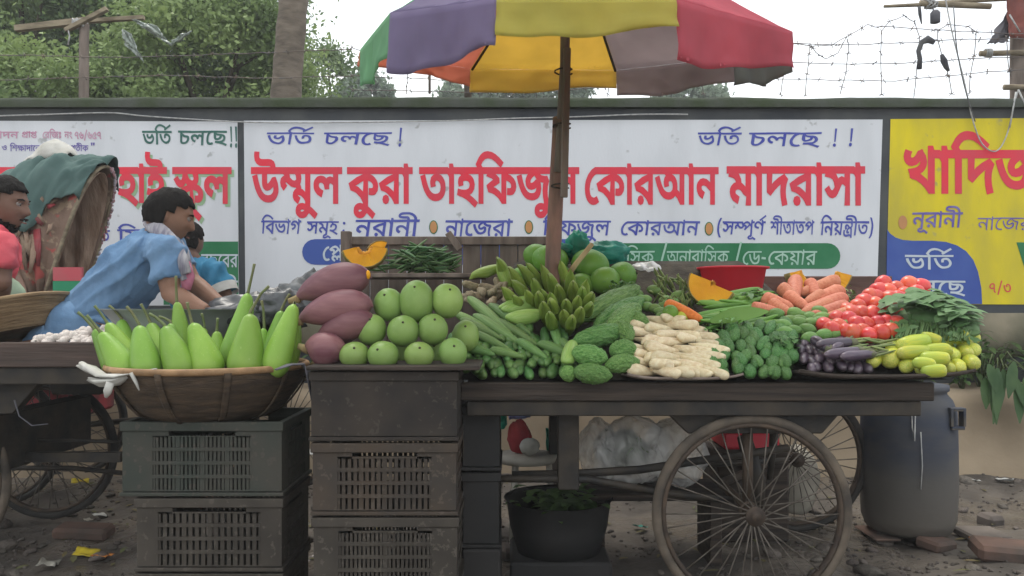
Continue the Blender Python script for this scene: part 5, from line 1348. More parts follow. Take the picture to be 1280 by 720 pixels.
for yy in (3.3, 4.0):
    q.add([(x, yy, z) for x, z in v] + [(x, yy + .05, z) for x, z in v], [(3, 2, 1, 0), (4, 5, 6, 7), (0, 1, 5, 4), (1, 2, 6, 5), (2, 3, 7, 6), (3, 0, 4, 7)])
q.span(-2.23, -2.13, 3.3, 4.05, LZ - .55, LZ - .31)
lpart('axle_block', q, M['dark_metal'])
wheel(lc, Vector((X(-92, 3.35), 3.35, .355)) - lo, .355, M['mud_tyre'], M['rusty_metal'])
wheel(lc, Vector((X(61, 4.1), 4.1, .355)) - lo, .355, M['dark_tyre'], M['rusty_metal'])
q = MB(); q.tube([(X(-92, 3.35), 3.3, .355), (X(61, 4.1), 4.15, .355)], .016, 8); lpart('axle', q, M['rusty_metal'], 0)
q = MB(); q.span(-3.0, X(150, 3.5), 3.5, 3.53, Z(578, 3.5), Z(566, 3.5)); q.tube([P(20, 552, 3.6), P(90, 550, 3.6), P(152, 553, 3.6)], .008, 6)
q.tube([P(10, 585, 3.9), P(90, 585, 3.9), P(160, 592, 3.9)], .012, 6)
lpart('chassis_bar', q, M['dark_metal'], 0)
q = MB(); q.tube([P(18, 500, 3.25), P(24, 520, 3.25), P(40, 532, 3.25), P(60, 530, 3.25)], .003, 6)
lpart('strap', q, M['rag_grey'], 0)

# woven basket and garlic on the left cart
M['wicker'] = mat('wicker', (.33, .23, .13), .8, (.17, .11, .06), 12, bump=.7, bscale=30, stretch=(.6, .6, 10))
wb = thing('woven_basket', 'tilted light brown woven basket on the left cart', 'basket', P(18, 432, 3.5))
q = MB()
prof = [(.19, 0), (.22, .035), (.25, .075), (.28, .115)]
pp = [(smooth_prof([(z, r) for r, z in prof], k / 16 * .115), k / 16 * .115) for k in range(17)]
wv = lambda a, z: 1 + .012 * math.sin(a * 34 + (0 if int(z * 94) % 2 else math.pi))
q.lathe(pp, 102, (0, 0, 0), wv, cap=False); q.lathe([(r - .008, z) for r, z in pp], 102, (0, 0, 0), wv, cap=False); q.lathe([(.001, .004), (.17, .004)], 40, cap=False)
q.build('bowl', M['wicker'], wb)
q = MB(); q.tube([Vector((math.cos(k * 2 * math.pi / 60) * .28, math.sin(k * 2 * math.pi / 60) * .28, .117)) for k in range(60)], .009, 8, closed=True, side=(0, 0, 1))
q.build('rim', M['wicker'], wb)
wb.rotation_euler = (R(-4), R(-16), 0)
wb.location.z = LZ - .03 + .04
# grey basin behind the gourds, black bag
M['basin_pale'] = mat('basin_pale', (.42, .46, .46), .4, (.3, .33, .33), 5)
q = MB(); q.lathe([(.22, 0), (.27, .06), (.31, .11), (.33, .115), (.30, .108), (.26, .06), (.21, .01), (.001, .008)], 48, P(232, 386, 3.3) - Vector((0, 0, .115)), cap=False)
tag(q.build('basin', M['basin_pale']), 'wide pale basin behind the bottle gourds', 'basin')
q = MB(); c = P(232, 386, 3.3); q.span(c.x - .16, c.x + .38, 3.12, 3.6, c.z - .15, c.z - .117)
for xx in (c.x - .08, c.x + .3):
    for yy in (3.15, 3.54): q.span(xx, xx + .04, yy, yy + .04, 0, c.z - .15)
tag(q.build('low_table', M['dark_wood'], None, .003), 'dark low table hidden behind the gourd basket, carrying the pale basin', 'table')
M['film_black'] = mat('film_black', (.03, .032, .035), .35, (.06, .065, .07), 6, bump=.6, bscale=14, spec=.6)
tag(blob_mb((0, 0, 0), (.19, .12, .085), .35, 2.4, 36, 24, 3).build('plastic_bag', M['film_black'], None, at=P(325, 393, 3.25)), 'crumpled black plastic bag behind the bottle gourds', 'bag')
tag(blob_mb((0, 0, 0), (.09, .08, .07), .35, 2.6, 30, 20, 5).build('plastic_bag', M['film_black'], None, at=P(352, 384, 3.1)), 'smaller grey black plastic bag beside the tallest bottle gourd', 'bag')
M['tarp'] = mat('tarp', (.19, .2, .205), .6, (.13, .135, .14), 4, bump=.3, trans=.1)
rag_sheet('tarpaulin', (P(392, 334, 3.35), P(428, 352, 3.3), P(410, 400, 3.15), P(318, 388, 3.2)), M['tarp'], 'grey tarpaulin sheet propped behind the banana flowers', 'tarpaulin', .05, 9, .005, 20, 20)

# ---- blue drum
M['drum'] = mat('drum', (.04, .048, .066), .65, (.10, .092, .08), 3.0, bump=.2, lo=.42, hi=.7, amt=.7, stretch=(1, 1, 2.5), axis=[(0, (.12, .105, .088)), (.38, (.085, .08, .075)), (.62, (.04, .048, .072)), (1, (.05, .06, .085))], axis_i=2)
dr = thing('plastic_drum', 'mud stained blue plastic drum at the right end of the cart', 'drum', (X(1135, 3.85), 3.85, .0))
zb, ztp = Z(672, 3.72), Z(480, 3.85)
q = MB(); H = ztp - zb
q.lathe([(r_ * .93, z_) for r_, z_ in [(.02, zb), (.17, zb), (.205, zb + .02), (.225, zb + .07), (.232, zb + H * .3), (.230, zb + H * .6), (.226, zb + H * .82), (.205, zb + H * .9), (.18, zb + H * .94), (.178, zb + H * .955), (.19, zb + H * .965), (.19, zb + H), (.02, zb + H + .005)]], 56)
q.build('body', M['drum'], dr)
q = MB()
for a in (-.8, math.pi - .8):
    c = Vector((math.cos(a) * .19, math.sin(a) * .19 - .02, zb + H * .80))
    q.span(c.x - .03, c.x + .03, c.y - .045, c.y - .0, c.z - .05, c.z - .035); q.span(c.x - .035, c.x - .022, c.y - .045, c.y, c.z - .035, c.z + .05); q.span(c.x + .022, c.x + .035, c.y - .045, c.y, c.z - .035, c.z + .05); q.span(c.x - .022, c.x + .022, c.y - .045, c.y, c.z + .035, c.z + .05)
split_build(q, 'handle', M['drum'], dr, .002)
q = MB(); q.tube([Vector((-.05, -.218, zb + H * .72)), Vector((-.045, -.222, zb + H * .5)), Vector((-.052, -.222, zb + H * .35))], .003, 5)
q.tube([Vector((-.08, -.196, zb + H * .9)), Vector((-.085, -.21, zb + H * .75)), Vector((-.075, -.212, zb + H * .66)), Vector((-.07, -.21, zb + H * .85))], .003, 5)
q.build('string', M['cable_white'], dr)
M['brick'] = mat('brick', (.14, .085, .065), .9, (.08, .06, .05), 6, bump=.5)
for xx, lab in ((X(1105, 3.75), 'left brick under the blue drum'), (X(1165, 3.75), 'right brick under the blue drum')):
    q = MB(); q.span(-.06, .06, -.12, .12, 0, zb - .002)
    tag(q.build('brick', M['brick'], None, .008, at=(xx, 3.82, 0)), lab, 'brick')

# ---- under the cart
q = MB(); c = P(698, 680, 3.3); q.lathe([(.02, .0), (.17, 0), (.2, .1), (.215, .21), (.225, .215), (.205, .205), (.19, .12), (.02, .1)], 40, (0, 0, 0), cap=False)
tag(q.build('tub', M['crate_dark'], None, 0, origin=None), 'dark tub of greens standing in the shadow under the cart', 'tub').location = (c.x, 3.3, .09)
q = MB(); q.span(c.x - .2, c.x + .2, 3.12, 3.48, .0, .088); tag(q.build('brick_block', M['crate_dark'], None, .01), 'low dark block under the dark tub', 'block')
q = MB()
for k in range(170):
    a = rng.uniform(0, 6.28); rr = rng.uniform(0, .18)
    b_ = rng.uniform(0, 6.28)
    leaf_into(q, (math.cos(a) * rr, math.sin(a) * rr, .13 + rng.uniform(0, .1)), (math.cos(b_), math.sin(b_), .5), (0, 0, 1), .09, .035, .4)
tag(q.build('leafy_greens', M['leaf_weed']), 'loose green leaves filling the dark tub', 'greens', kind='stuff').location = (c.x, 3.3, .09)
M['film_sack'] = plastic_film('film_sack', (.8, .8, .78), .55)
for cx, cy, rx, rz, sd, lab in ((748, 562, .085, .13, 2, 'small clear plastic bag knotted beside the big sack'), (790, 562, .16, .15, 4, 'large clear plastic sack of vegetables hanging low under the cart'), (845, 565, .13, .15, 7, 'milky plastic sack partly behind the front wheel')):
    tag(blob_mb((0, 0, 0), (rx, .14, rz), .16, 1.5, 60, 40, sd).build('plastic_sack', M['film_sack'], None, at=P(cx, cy, 3.45)), lab, 'sack')
tag(blob_mb((0, 0, 0), (.1, .08, .09), .3, 2.0, 24, 16, 9).build('leaf_bundle', M['leaf_weed'], None, at=P(780, 565, 3.45)), 'green vegetables showing dimly inside the clear sack', 'vegetables')
q = MB(); q.span(P(730, 0, 3.45).x, P(900, 0, 3.45).x, 3.3, 3.62, Z(616, 3.45), Z(609, 3.45)); 
for xx in (P(738, 0, 3.45).x, P(880, 0, 3.45).x): q.span(xx, xx + .05, 3.34, 3.58, 0, Z(616, 3.45))
tag(q.build('low_bench', M['dark_wood'], None, .004), 'low dark bench carrying the plastic sacks under the cart', 'bench')
M['white_enamel'] = mat('white_enamel', (.5, .48, .42), .5, (.35, .32, .27), 6)
q = MB(); q.lathe([(.02, -.03), (.13, -.03), (.14, 0), (.02, .004)], 32)
for k in range(3): q.tube([Vector((math.cos(k * 2.1) * .1, math.sin(k * 2.1) * .1, -.03)), Vector((math.cos(k * 2.1) * .13, math.sin(k * 2.1) * .13, -P(660, 568, 3.6).z))], .014, 8)
tag(q.build('stool', M['white_enamel']), 'small round pale stool under the cart bed', 'stool').location = P(658, 568, 3.6)
M['red_cloth'] = mat('red_cloth', (.45, .06, .06), .7, (.3, .04, .05), 7, bump=.3)
M['green_cloth'] = mat('green_cloth', (.02, .25, .17), .7, (.02, .18, .12), 7, bump=.3)
tag(blob_mb((0, 0, 0), (.055, .05, .075), .2, 2, 24, 16, 4).build('cloth_bag', M['red_cloth'], None, at=P(649, 546, 3.62)), 'small red bag standing on the pale stool', 'bag')
tag(blob_mb((0, 0, 0), (.045, .04, .038), .12, 2, 24, 16, 6).build('bundle', M['cloth_white'], None, at=P(662, 558, 3.55)), 'small white bundle in front of the red bag', 'bundle')
rag_sheet('cloth', (P(622, 498, 3.6), P(632, 500, 3.6), P(634, 530, 3.6), P(622, 542, 3.6)), M['green_cloth'], 'green cloth hanging under the left end of the bed', 'cloth', .03, 3)
rag_sheet('cloth', (P(634, 508, 3.7), P(668, 508, 3.7), P(662, 522, 3.7), P(636, 524, 3.7)), mat('blue_cloth', (.2, .24, .45), .7), 'blue cloth hanging behind the red bag', 'cloth', .03, 5)
rag_sheet('cloth', (P(682, 535, 3.7), P(688, 535, 3.7), P(694, 572, 3.7), P(684, 570, 3.7)), M['green_cloth'], 'narrow green strip beside the dark upright', 'cloth', .02, 6)
q = MB(); q.span(P(905, 0, 3.7).x, P(975, 0, 3.7).x, 3.7, 3.95, Z(562, 3.7), Z(541, 3.7))
M['red_plastic'] = mat('red_plastic', (.72, .05, .085), .4, (.62, .045, .07), 4, spec=.5, trans=.35)
tag(q.build('red_box', M['red_plastic'], None, .01), 'red plastic box seen through the front wheel', 'box')
q = MB(); q.span(P(895, 0, 3.7).x, P(985, 0, 3.7).x, 3.68, 3.97, 0, Z(562.5, 3.7)); tag(q.build('wooden_box', M['dark_wood'], None, .01), 'dark wooden box carrying the red box', 'box')
M['paper_pale'] = mat('paper_pale', (.45, .42, .35), .9, (.33, .3, .25), 7)
tag(blob_mb((0, 0, 0), (.11, .1, .17), .12, 1.5, 28, 20, 12).build('paper_sack', M['paper_pale'], None, at=P(996, 600, 4.0)), 'pale sack standing behind the far spokes of the front wheel', 'sack')

# ---- red basin on the display
q = MB(); c = P(916, 366, 3.7)
q.lathe([(.02, .0), (.12, .0), (.13, .01), (.148, .108), (.162, .11), (.164, .118), (.15, .12), (.143, .112), (.125, .012), (.02, .01)], 48, (0, 0, 0), cap=False)
tag(q.build('plastic_basin', M['red_plastic']), 'bright red plastic basin at the back of the vegetable display', 'basin').location = c
rsd = lambda *a: rag_sheet(*a)
M['film_green'] = mat('film_green', (.02, .38, .26), .4, (.02, .16, .10), 6, bump=.6, bscale=14, trans=.4)
M['film_teal'] = mat('film_teal', (.015, .16, .12), .35, (.03, .28, .21), 6, bump=.6, bscale=14, trans=.25)
tag(blob_mb((0, 0, 0), (.055, .05, .07), .3, 2.2, 28, 20, 2).build('plastic_bag', M['film_green'], None, at=P(722, 308, 3.75)), 'bright green plastic bag tied to the umbrella pole', 'bag')
tag(blob_mb((0, 0, 0), (.11, .08, .06), .3, 2.2, 28, 20, 6).build('plastic_bag', M['film_teal'], None, at=P(757, 318, 3.85)), 'dark teal plastic bag behind the papayas', 'bag')
tag(blob_mb((0, 0, 0), (.05, .05, .03), .35, 2.4, 28, 20, 8).build('plastic_bag', M['film_green'], None, at=P(702, 312, 3.72)), 'crumpled green plastic scrap at the foot of the umbrella pole', 'bag')
tag(blob_mb((0, 0, 0), (.085, .06, .05), .3, 2.2, 28, 20, 7).build('plastic_bag', M['film_white'], None, at=P(808, 342, 3.8)), 'clear plastic bag between the papayas and the red basin', 'bag')

# ---- rubble, bricks and litter
M['stone'] = mat('stone', (.13, .11, .092), .8, (.07, .06, .052), 5, bump=.4, rnd=.25)
stones = []
for k in range(5):
    me = blob_mb((0, 0, 0), (1, .8, .55), .3, 1.4, 14, 10, k + 1).mesh('stone'); me.materials.append(M['stone']); stones.append(me)
for k in range(230):
    y = 3.0 + rng.random() ** 1.3 * 2.0
    x = rng.uniform(-.70, .70) * y
    s_ = rng.choice((.012, .018, .02, .025, .03, .045, .06))
    o = bpy.data.objects.new('stone', rng.choice(stones)); C.objects.link(o)
    o.location = (x, y, ground_z(x, y) + s_ * .2); o.scale = (s_, s_, s_ * .8); o.rotation_euler = (rng.uniform(-.3, .3), rng.uniform(-.3, .3), rng.uniform(0, 6))
    tag(o, 'small muddy stone lying on the wet ground', 'stone', 'small stones strewn over the mud')
for px, py, w_, d_, h_, rz, lab in ((1238, 640, 26, .1, .07, .3, 'dark round lump of rubble in the mud right of the drum'), (1228, 664, 54, .16, .035, .15, 'flat slab of rubble right of the drum'),
        (1262, 696, 84, .16, .07, -.2, 'broken brick slab in the bottom right corner'), (1170, 676, 40, .12, .05, .5, 'brick fragment in front of the drum'), (690, 690, 60, .12, .06, -.2, 'dim slab lying under the cart in front of the tub'), (742, 712, 40, .1, .05, .3, 'small slab near the bottom under the cart'),
        (105, 664, 66, .12, .06, .05, 'muddy brick lying below the left cart'), (645, 690, 40, .1, .06, .2, 'dim stone beside the black crates')):
    Y = EYE / (py + 6 - HOR) * FOC
    q = MB(); q.box((0, 0, 0), (w_ * Y / FOC, d_, h_), (.08, .05, 0)); 
    o = q.build('brick_fragment', M['brick'] if 'brick' in lab else M['stone'], None, h_ * .25)
    o.location = (X(px, Y), Y, ground_z(X(px, Y), Y) + h_ * .35); o.rotation_euler = (0, 0, rz)
    tag(o, lab, 'rubble')
lit = [('yellow', (.55, .42, .03)), ('orange', (.6, .22, .05)), ('white', (.55, .55, .52)), ('pale', (.35, .33, .28)), ('teal', (.05, .25, .2))]
for n_, c_ in lit: M['litter_' + n_] = mat('litter_' + n_, c_, .6, tuple(v * .6 for v in c_), 20)
for px, py, n_, sz_, lab in ((108, 700, 'yellow', .06, 'yellow wrapper on the mud near the bottom left corner'), (128, 705, 'orange', .05, 'orange wrapper beside the yellow one'), (1218, 676, 'orange', .03, 'orange scrap on the mud right of the drum'),
        (1217, 594, 'white', .05, 'white crumpled scrap at the foot of the ledge'), (1256, 598, 'white', .06, 'pale crumpled litter near the ledge at the right'), (100, 588, 'yellow', .06, 'yellow litter seen through the left wheel'), (124, 642, 'white', .04, 'white scrap beside the far left wheel'), (86, 640, 'white', .025, 'tiny white scrap below the left cart'), (110, 648, 'pale', .03, 'pale scrap beside the white one'), (600, 694, 'white', .05, 'silvery foil packet at the foot of the black crates'), (806, 470, None, 0, ''),
        (60, 715, 'pale', .07, 'flat pale card at the bottom left'), (800, 664, 'teal', .04, 'dull blue scrap under the cart'), (375, 655, 'white', .05, 'white litter between the two crate stacks'), (372, 600, 'white', .07, 'pale plastic litter between the two crate stacks, farther back'), (378, 560, 'white', .07, 'white plastic scrap hanging between the two crate stacks')):
    if n_ is None: continue
    Y = EYE / (py - HOR) * FOC if py > 580 else 4.3
    Y = min(Y, 4.9)
    sd = px * .1
    def fn(u, v):
        return ((u - .5) * sz_ * 1.6, (v - .5) * sz_, .012 + .25 * sz_ * noise.noise(Vector((u * 2.5 + sd, v * 2.5, sd))))
    o = MB().grid(8, 8, fn, .001).build('litter', M['litter_' + n_])
    o.location = P(px, py, Y) if py <= 580 else Vector((X(px, Y), Y, ground_z(X(px, Y), Y) + .01)); o.rotation_euler = (.2, .1, rng.uniform(0, 3))
    if py <= 580: o.location.z = .3
    tag(o, lab, 'litter')

gv = MB()
gq = random.Random(5)
for k in range(3200):
    y = 3.0 + gq.random() ** 1.2 * 2.05
    x = gq.uniform(-.72, .72) * y
    if noise.noise(Vector((x * 1.6, y * 1.6, 9))) < -.12: continue
    s_ = gq.choice((.004, .005, .006, .008, .011))
    z = ground_z(x, y)
    f0 = gq.uniform(0, 99)
    gv.ball((x, y, z + s_ * .3), (s_ * gq.uniform(.8, 1.5), s_, s_ * .7), 6, 4, lambda d: 1 + .35 * noise.noise(d * 2 + Vector((f0, 0, 0))))
gv.sm = [False] * len(gv.sm)
tag(gv.build('gravel', M['stone']), 'fine grit and gravel strewn over the wet mud around the carts', 'gravel', kind='stuff')
lf = MB()
for k in range(140):
    y = 3.2 + gq.random() * 1.8; x = gq.uniform(-.7, .7) * y; a = gq.uniform(0, 6.28)
    leaf_into(lf, (x, y, ground_z(x, y) + .008), (math.cos(a), math.sin(a), gq.uniform(-.02, .15)), (0, 0, 1), gq.uniform(.03, .08), gq.uniform(.012, .03), .1, 3)
M['leaf_dead'] = mat('leaf_dead', (.13, .09, .045), .8, (.10, .11, .045), 3, rnd=.2)
tag(lf.build('dead_leaves', M['leaf_dead']), 'trodden leaves and peelings scattered over the mud', 'leaves', kind='stuff')

# ================================================================ PEOPLE
def remesh(mb, name, voxel, m, smooth=3, disp=None):
    me = mb.mesh(name + '_rough')
    o = bpy.data.objects.new(name + '_rough', me)
    tmp = bpy.data.scenes.new('work')
    tmp.collection.objects.link(o)
    r = o.modifiers.new('r', 'REMESH'); r.mode = 'VOXEL'; r.voxel_size = voxel; r.use_smooth_shade = True
    s = o.modifiers.new('s', 'SMOOTH'); s.factor = .5; s.iterations = smooth
    vl_ = tmp.view_layers[0]
    vl_.update()
    dg = vl_.depsgraph
    m2 = bpy.data.meshes.new_from_object(o.evaluated_get(dg))
    m2.name = name
    bpy.data.objects.remove(o)
    bpy.data.meshes.remove(me)
    bpy.data.scenes.remove(tmp)
    if disp:
        nn = len(m2.vertices)
        cs_ = [0.0] * (nn * 3); ns_ = [0.0] * (nn * 3)
        m2.vertices.foreach_get('co', cs_); m2.vertices.foreach_get('normal', ns_)
        for i in range(0, nn * 3, 3):
            e = disp(Vector(cs_[i:i + 3]))
            for k in range(3): cs_[i + k] += ns_[i + k] * e
        m2.vertices.foreach_set('co', cs_)
    m2.materials.clear()
    m2.materials.append(m)
    m2.polygons.foreach_set('use_smooth', [True] * len(m2.polygons))
    return m2

def link_mesh(me, name, parent=None):
    o = bpy.data.objects.new(name, me); C.objects.link(o)
    if parent is not None: o.parent = parent
    return o

def g2(a, s): return math.exp(-(a / s) ** 2)
def head_pt(d, off=0.0):
    """Head surface, +X is the face, Z up, centre midway between the ears."""
    x, y, z = d.x * .096, d.y * .074, d.z * .118
    if d.z < 0:
        k = (-d.z) ** 1.4
        y *= 1 - .34 * k
        if d.x < 0: x *= 1 - .35 * k
        else: x *= 1 - .08 * k
    if d.z > 0 and d.x < 0: x *= 1.05
    if d.x > 0:
        f = min(1, d.x * 2.2)
        nz = 0 if z > .034 or z < -.036 else ((.034 - z) / .052 if z > -.018 else max(0, (z + .036) / .018))
        x += f * .026 * nz ** 1.2 * g2(y, .011 + .006 * nz)
        for s in (-1, 1):
            x -= f * .011 * g2(y - s * .031, .016) * g2(z - .018, .011)
            x += f * .005 * g2(y - s * .042, .018) * g2(z + .015, .02)
        x += f * .006 * g2(z - .036, .008) * g2(y, .046)
        x += f * .008 * g2(z + .050, .006) * g2(y, .021) + f * .008 * g2(z + .064, .007) * g2(y, .019)
        x -= f * .004 * g2(z + .057, .0035) * g2(y, .022)
        x += f * .012 * g2(z + .096, .02) * g2(y, .03)
    p = Vector((x, y, z))
    return p + p.normalized() * off

def head_sphere(mb, M4, off=0.0, sel=None, seg=72, rings=54, nse=0.0):
    idx = {}; vs = []; fs = []
    def vid(i, k):
        k %= seg
        if (i, k) not in idx:
            ph = math.pi * i / rings; a = 2 * math.pi * k / seg
            d = Vector((math.sin(ph) * math.cos(a), math.sin(ph) * math.sin(a), math.cos(ph)))
            o_ = off + (nse * noise.fractal(d * 5, 1.0, 2.0, 3) if nse else 0)
            idx[(i, k)] = len(vs); vs.append(M4 @ head_pt(d, o_))
        return idx[(i, k)]
    for i in range(rings):
        for k in range(seg):
            ph = math.pi * (i + .5) / rings; a = 2 * math.pi * (k + .5) / seg
            d = Vector((math.sin(ph) * math.cos(a), math.sin(ph) * math.sin(a), math.cos(ph)))
            if sel and not sel(d): continue
            fs.append((vid(i, k), vid(i + 1, k), vid(i + 1, k + 1), vid(i, k + 1)))
    mb.add(vs, fs, True)

def hand(mb, wrist, d, up, side, s=1.0, curl=.6):
    """Palm, four fingers and a thumb; d = finger direction, up = back of the hand, side = towards the thumb."""
    d, up, side = Vector(d).normalized(), Vector(up).normalized(), Vector(side).normalized()
    w = Vector(wrist)
    mb.tube([w, w + d * .03 * s, w + d * .075 * s, w + d * .092 * s], [(.017 * s, .024 * s), (.016 * s, .036 * s), (.014 * s, .04 * s), (.011 * s, .036 * s)], 12, side=up)
    for k, (o_, L) in enumerate(((.030, .070), (.010, .080), (-.010, .074), (-.029, .058))):
        b = w + d * .085 * s + side * o_ * s
        pts = [b - d * .02]; a = 0.0; p = b; pts.append(p)
        for ln in (.42, .32, .26):
            a += curl * .75
            p = p + (d * math.cos(a) - up * math.sin(a)) * L * ln * s
            pts.append(p)
        mb.tube(pts, [.0088 * s, .0088 * s, .0082 * s, .0074 * s, .0055 * s], 8)
    b = w + d * .025 * s + side * .028 * s
    mb.tube([b, b + (d * .5 + side * .8) * .035 * s, b + (d * .75 + side * .75 - up * .3) * .062 * s, b + (d * .95 + side * .6 - up * .5) * .085 * s], [.013 * s, .011 * s, .0095 * s, .006 * s], 8)

def make_person(label, skin, shirt_m, lower_m, torso, head_c, head_rot, hs, arms, legs, shirt_sleeve, hair_m, beard=False, extra_shirt=None, shirt_drop=0):
    """torso: list of (point, half depth, half width); arms / legs: lists of joints with radii."""
    base = torso[0][0]
    root = thing('person', label, 'person', (base.x, base.y, 0))
    o = Vector(root.location)
    side = Vector((0, 1, 0))
    HM = Matrix.Translation(head_c - o) @ Euler(head_rot).to_matrix().to_4x4() @ Matrix.Scale(hs, 4)
    b = MB()
    b.tube([p - o for p, _, _ in torso], [(w, d) if False else (d, w) for p, d, w in torso], 20, side=torso_side)
    for c_, r_ in ((torso[0][0], torso[0][1]),): b.ball(c_ - o, (r_, torso[0][2] * .98, r_), 16, 12)
    nk = torso[-1][0] - o
    b.tube([nk - (HM.to_translation() - nk) * .3, nk, HM @ Vector((-.02, 0, -.07)), HM @ Vector((-.012, 0, -.02))], [.075, .058 * hs, .053 * hs, .05 * hs], 16)
    head_sphere(b, HM)
    for s in (-1, 1):
        b.ball(HM @ Vector((-.012, s * .074, .0)), (.012 * hs, .010 * hs, .03 * hs), 12, 8)
    for a in arms:
        pts = [p - o for p, _ in a['j']]; rr = [r for _, r in a['j']]
        P_, R_ = [pts[0]], [rr[0]]
        for i in range(1, len(pts)):
            for k in range(1, 5):
                t = k / 4; P_.append(pts[i - 1].lerp(pts[i], t)); R_.append(lerp(rr[i - 1], rr[i], t) * (1 + .10 * math.sin(math.pi * min(1, t * 1.4))))
        b.tube(P_, R_, 14)
        for p, r in zip(pts[:-1], rr[:-1]): b.ball(p, r * 1.0, 12, 8)
        d = (pts[-1] - pts[-2]).normalized()
        hand(b, pts[-1] - d * .01, d, a['up'], a['th'], .98 * hs, a.get('curl', .6))
    for l in legs:
        pts = [p - o for p, _ in l]; rr = [r for _, r in l]
        b.tube(pts, rr, 14)
        for p, r in zip(pts, rr): b.ball(p, r, 12, 8)
    body = link_mesh(remesh(b, 'body', .0052, skin, 2), 'body', root)
    # shirt
    s_ = MB()
    n = len(torso)
    tz = [torso[0]] + torso if shirt_drop == 0 else [(torso[0][0] - (torso[1][0] - torso[0][0]).normalized() * shirt_drop, torso[0][1] * 1.05, torso[0][2] * 1.05)] + torso
    s_.tube([p - o for p, _, _ in tz[1 if shirt_drop == 0 else 0:]], [(d + .018, w + .02) for _, d, w in tz[1 if shirt_drop == 0 else 0:]], 24, side=torso_side)
    for a in arms:
        (p0, r0), (p1, r1) = a['j'][0], a['j'][1]
        e = p0.lerp(p1, shirt_sleeve)
        s_.tube([p0 - o, p0.lerp(p1, shirt_sleeve * .5) - o, e - o], [r0 + .014, r0 + .013, lerp(r0, r1, shirt_sleeve) + .021], 16)
        s_.ball(p0 - o, r0 + .014, 14, 10)
        s_.tube([p0 - o, torso[-2][0] - o], [r0 + .013, torso[-2][1] * .95], 16)
    dv = (torso[-1][0] - torso[0][0]).normalized()
    pv_ = dv.cross(Vector((0, 1, 0))).normalized()
    def wr(co):
        t = co.dot(dv)
        e = noise.fractal(Vector((co.x * 5 + t * 5, co.y * 7, co.z * 5 - t * 3)), 1.0, 2.0, 3) * .011
        f = math.sin((co.x * .6 - co.z * 1.0) * 46 + 2.5 * noise.noise(co * 6)) * max(0, noise.noise(co * 4 + Vector((3, 1, 2)))) * .014
        g = abs(noise.noise(Vector((co.x * 5 - co.z * 6, co.y * 5, co.z * 4 + co.x * 5)))) * .026 - .006
        h_ = abs(noise.noise(co * 13 + Vector((7, 0, 0)))) * .008
        ac = co.dot(pv_); al = co.dot(dv)
        k_ = abs(noise.noise(Vector((ac * 13 + al * 3, al * 3.2, co.y * 7)))) * .034 + abs(noise.noise(Vector((ac * 24 - al * 9, al * 6, co.y * 12 + 4)))) * .012
        return max(-.008, e + f - g * .5 - h_ - k_ + .014)
    shirt = link_mesh(remesh(s_, 'shirt', .0075, shirt_m, 2, wr), 'shirt', root)
    if extra_shirt: extra_shirt(shirt, o)
    # lower garment
    if lower_m is not None:
        q = MB()
        q.tube([torso[0][0] - o - dv * .03, torso[0][0] - o + dv * .06], [(torso[0][1] + .02, torso[0][2] + .024)] * 2, 20, side=torso_side)
        q.ball(torso[0][0] - o, (torso[0][1] + .02, torso[0][2] + .02, torso[0][1] + .02), 16, 12)
        for l in legs:
            pts = [p - o for p, _ in l][:-1]; rr = [r + .022 for _, r in l][:-1]
            q.tube(pts, rr, 14)
            for p, r in zip(pts, rr): q.ball(p, r, 12, 8)
        link_mesh(remesh(q, 'lungi', .009, lower_m, 3, lambda c_: noise.fractal(c_ * 6, 1.0, 2.0, 3) * .012), 'lungi', root)
    # hair, eyes, eyebrows
    h = MB()
    def hairsel(d):
        if d.x > .15: return d.z > .50 - .12 * abs(d.y) + (.10 if d.x > .8 else 0) and not (d.x > .55 and d.z < .55)
        if d.x > -.05 and abs(d.y) > .5: return d.z > .10
        return d.z > -.42
    head_sphere(h, HM, .012, hairsel, nse=.005)
    hm = link_mesh(h.mesh('hair'), 'hair', root); hm.data.materials.append(hair_m)
    sd = hm.modifiers.new('thick', 'SOLIDIFY'); sd.thickness = .014; sd.offset = -1
    for s in (-1, 1):
        e = MB(); e.ball(HM @ Vector((.0755, s * .031, .017)), .0115 * hs, 14, 10)
        eo = e.build('eye', M['eye_white'], root)
        e = MB(); e.ball(HM @ Vector((.0800, s * .031, .016)), .0074 * hs, 10, 8); e.build('iris', M['hair'], eo)
        e = MB()
        e.tube([HM @ Vector((.0905, s * .014, .034)), HM @ Vector((.090, s * .03, .039)), HM @ Vector((.076, s * .046, .034))], [.003, .0036, .0018], 6)
        e.build('eyebrow', M['hair'], root)
        e = MB(); e.tube([HM @ Vector((.089, s * .02, .0245)), HM @ Vector((.0885, s * .031, .0275)), HM @ Vector((.081, s * .043, .022))], [.0028, .0034, .002], 6)
        e.build('eyelid', skin, root)
    e = MB(); e.tube([HM @ Vector((.097, -.019, -.0565)), HM @ Vector((.1045, 0, -.0565)), HM @ Vector((.097, .019, -.0565))], [.002, .0042, .002], 7); e.build('lips', M['lips'], root)
    if beard:
        h = MB()
        def bsel(d):
            return d.z < -.40 - .20 * max(0, d.x) and d.x > -.1 and not (d.x > .5 and d.z > -.64 and abs(d.y) < .34) and d.z > -.97
        head_sphere(h, HM, .006, bsel, nse=.006)
        q = link_mesh(h.mesh('beard'), 'beard', root); q.data.materials.append(hair_m)
        e = MB(); e.tube([HM @ Vector((.09, -.024, -.047)), HM @ Vector((.102, -.01, -.041)), HM @ Vector((.1035, .01, -.041)), HM @ Vector((.09, .024, -.047))], [.003, .005, .005, .003], 7)
        e.build('moustache', hair_m, root)
    return root, o, HM

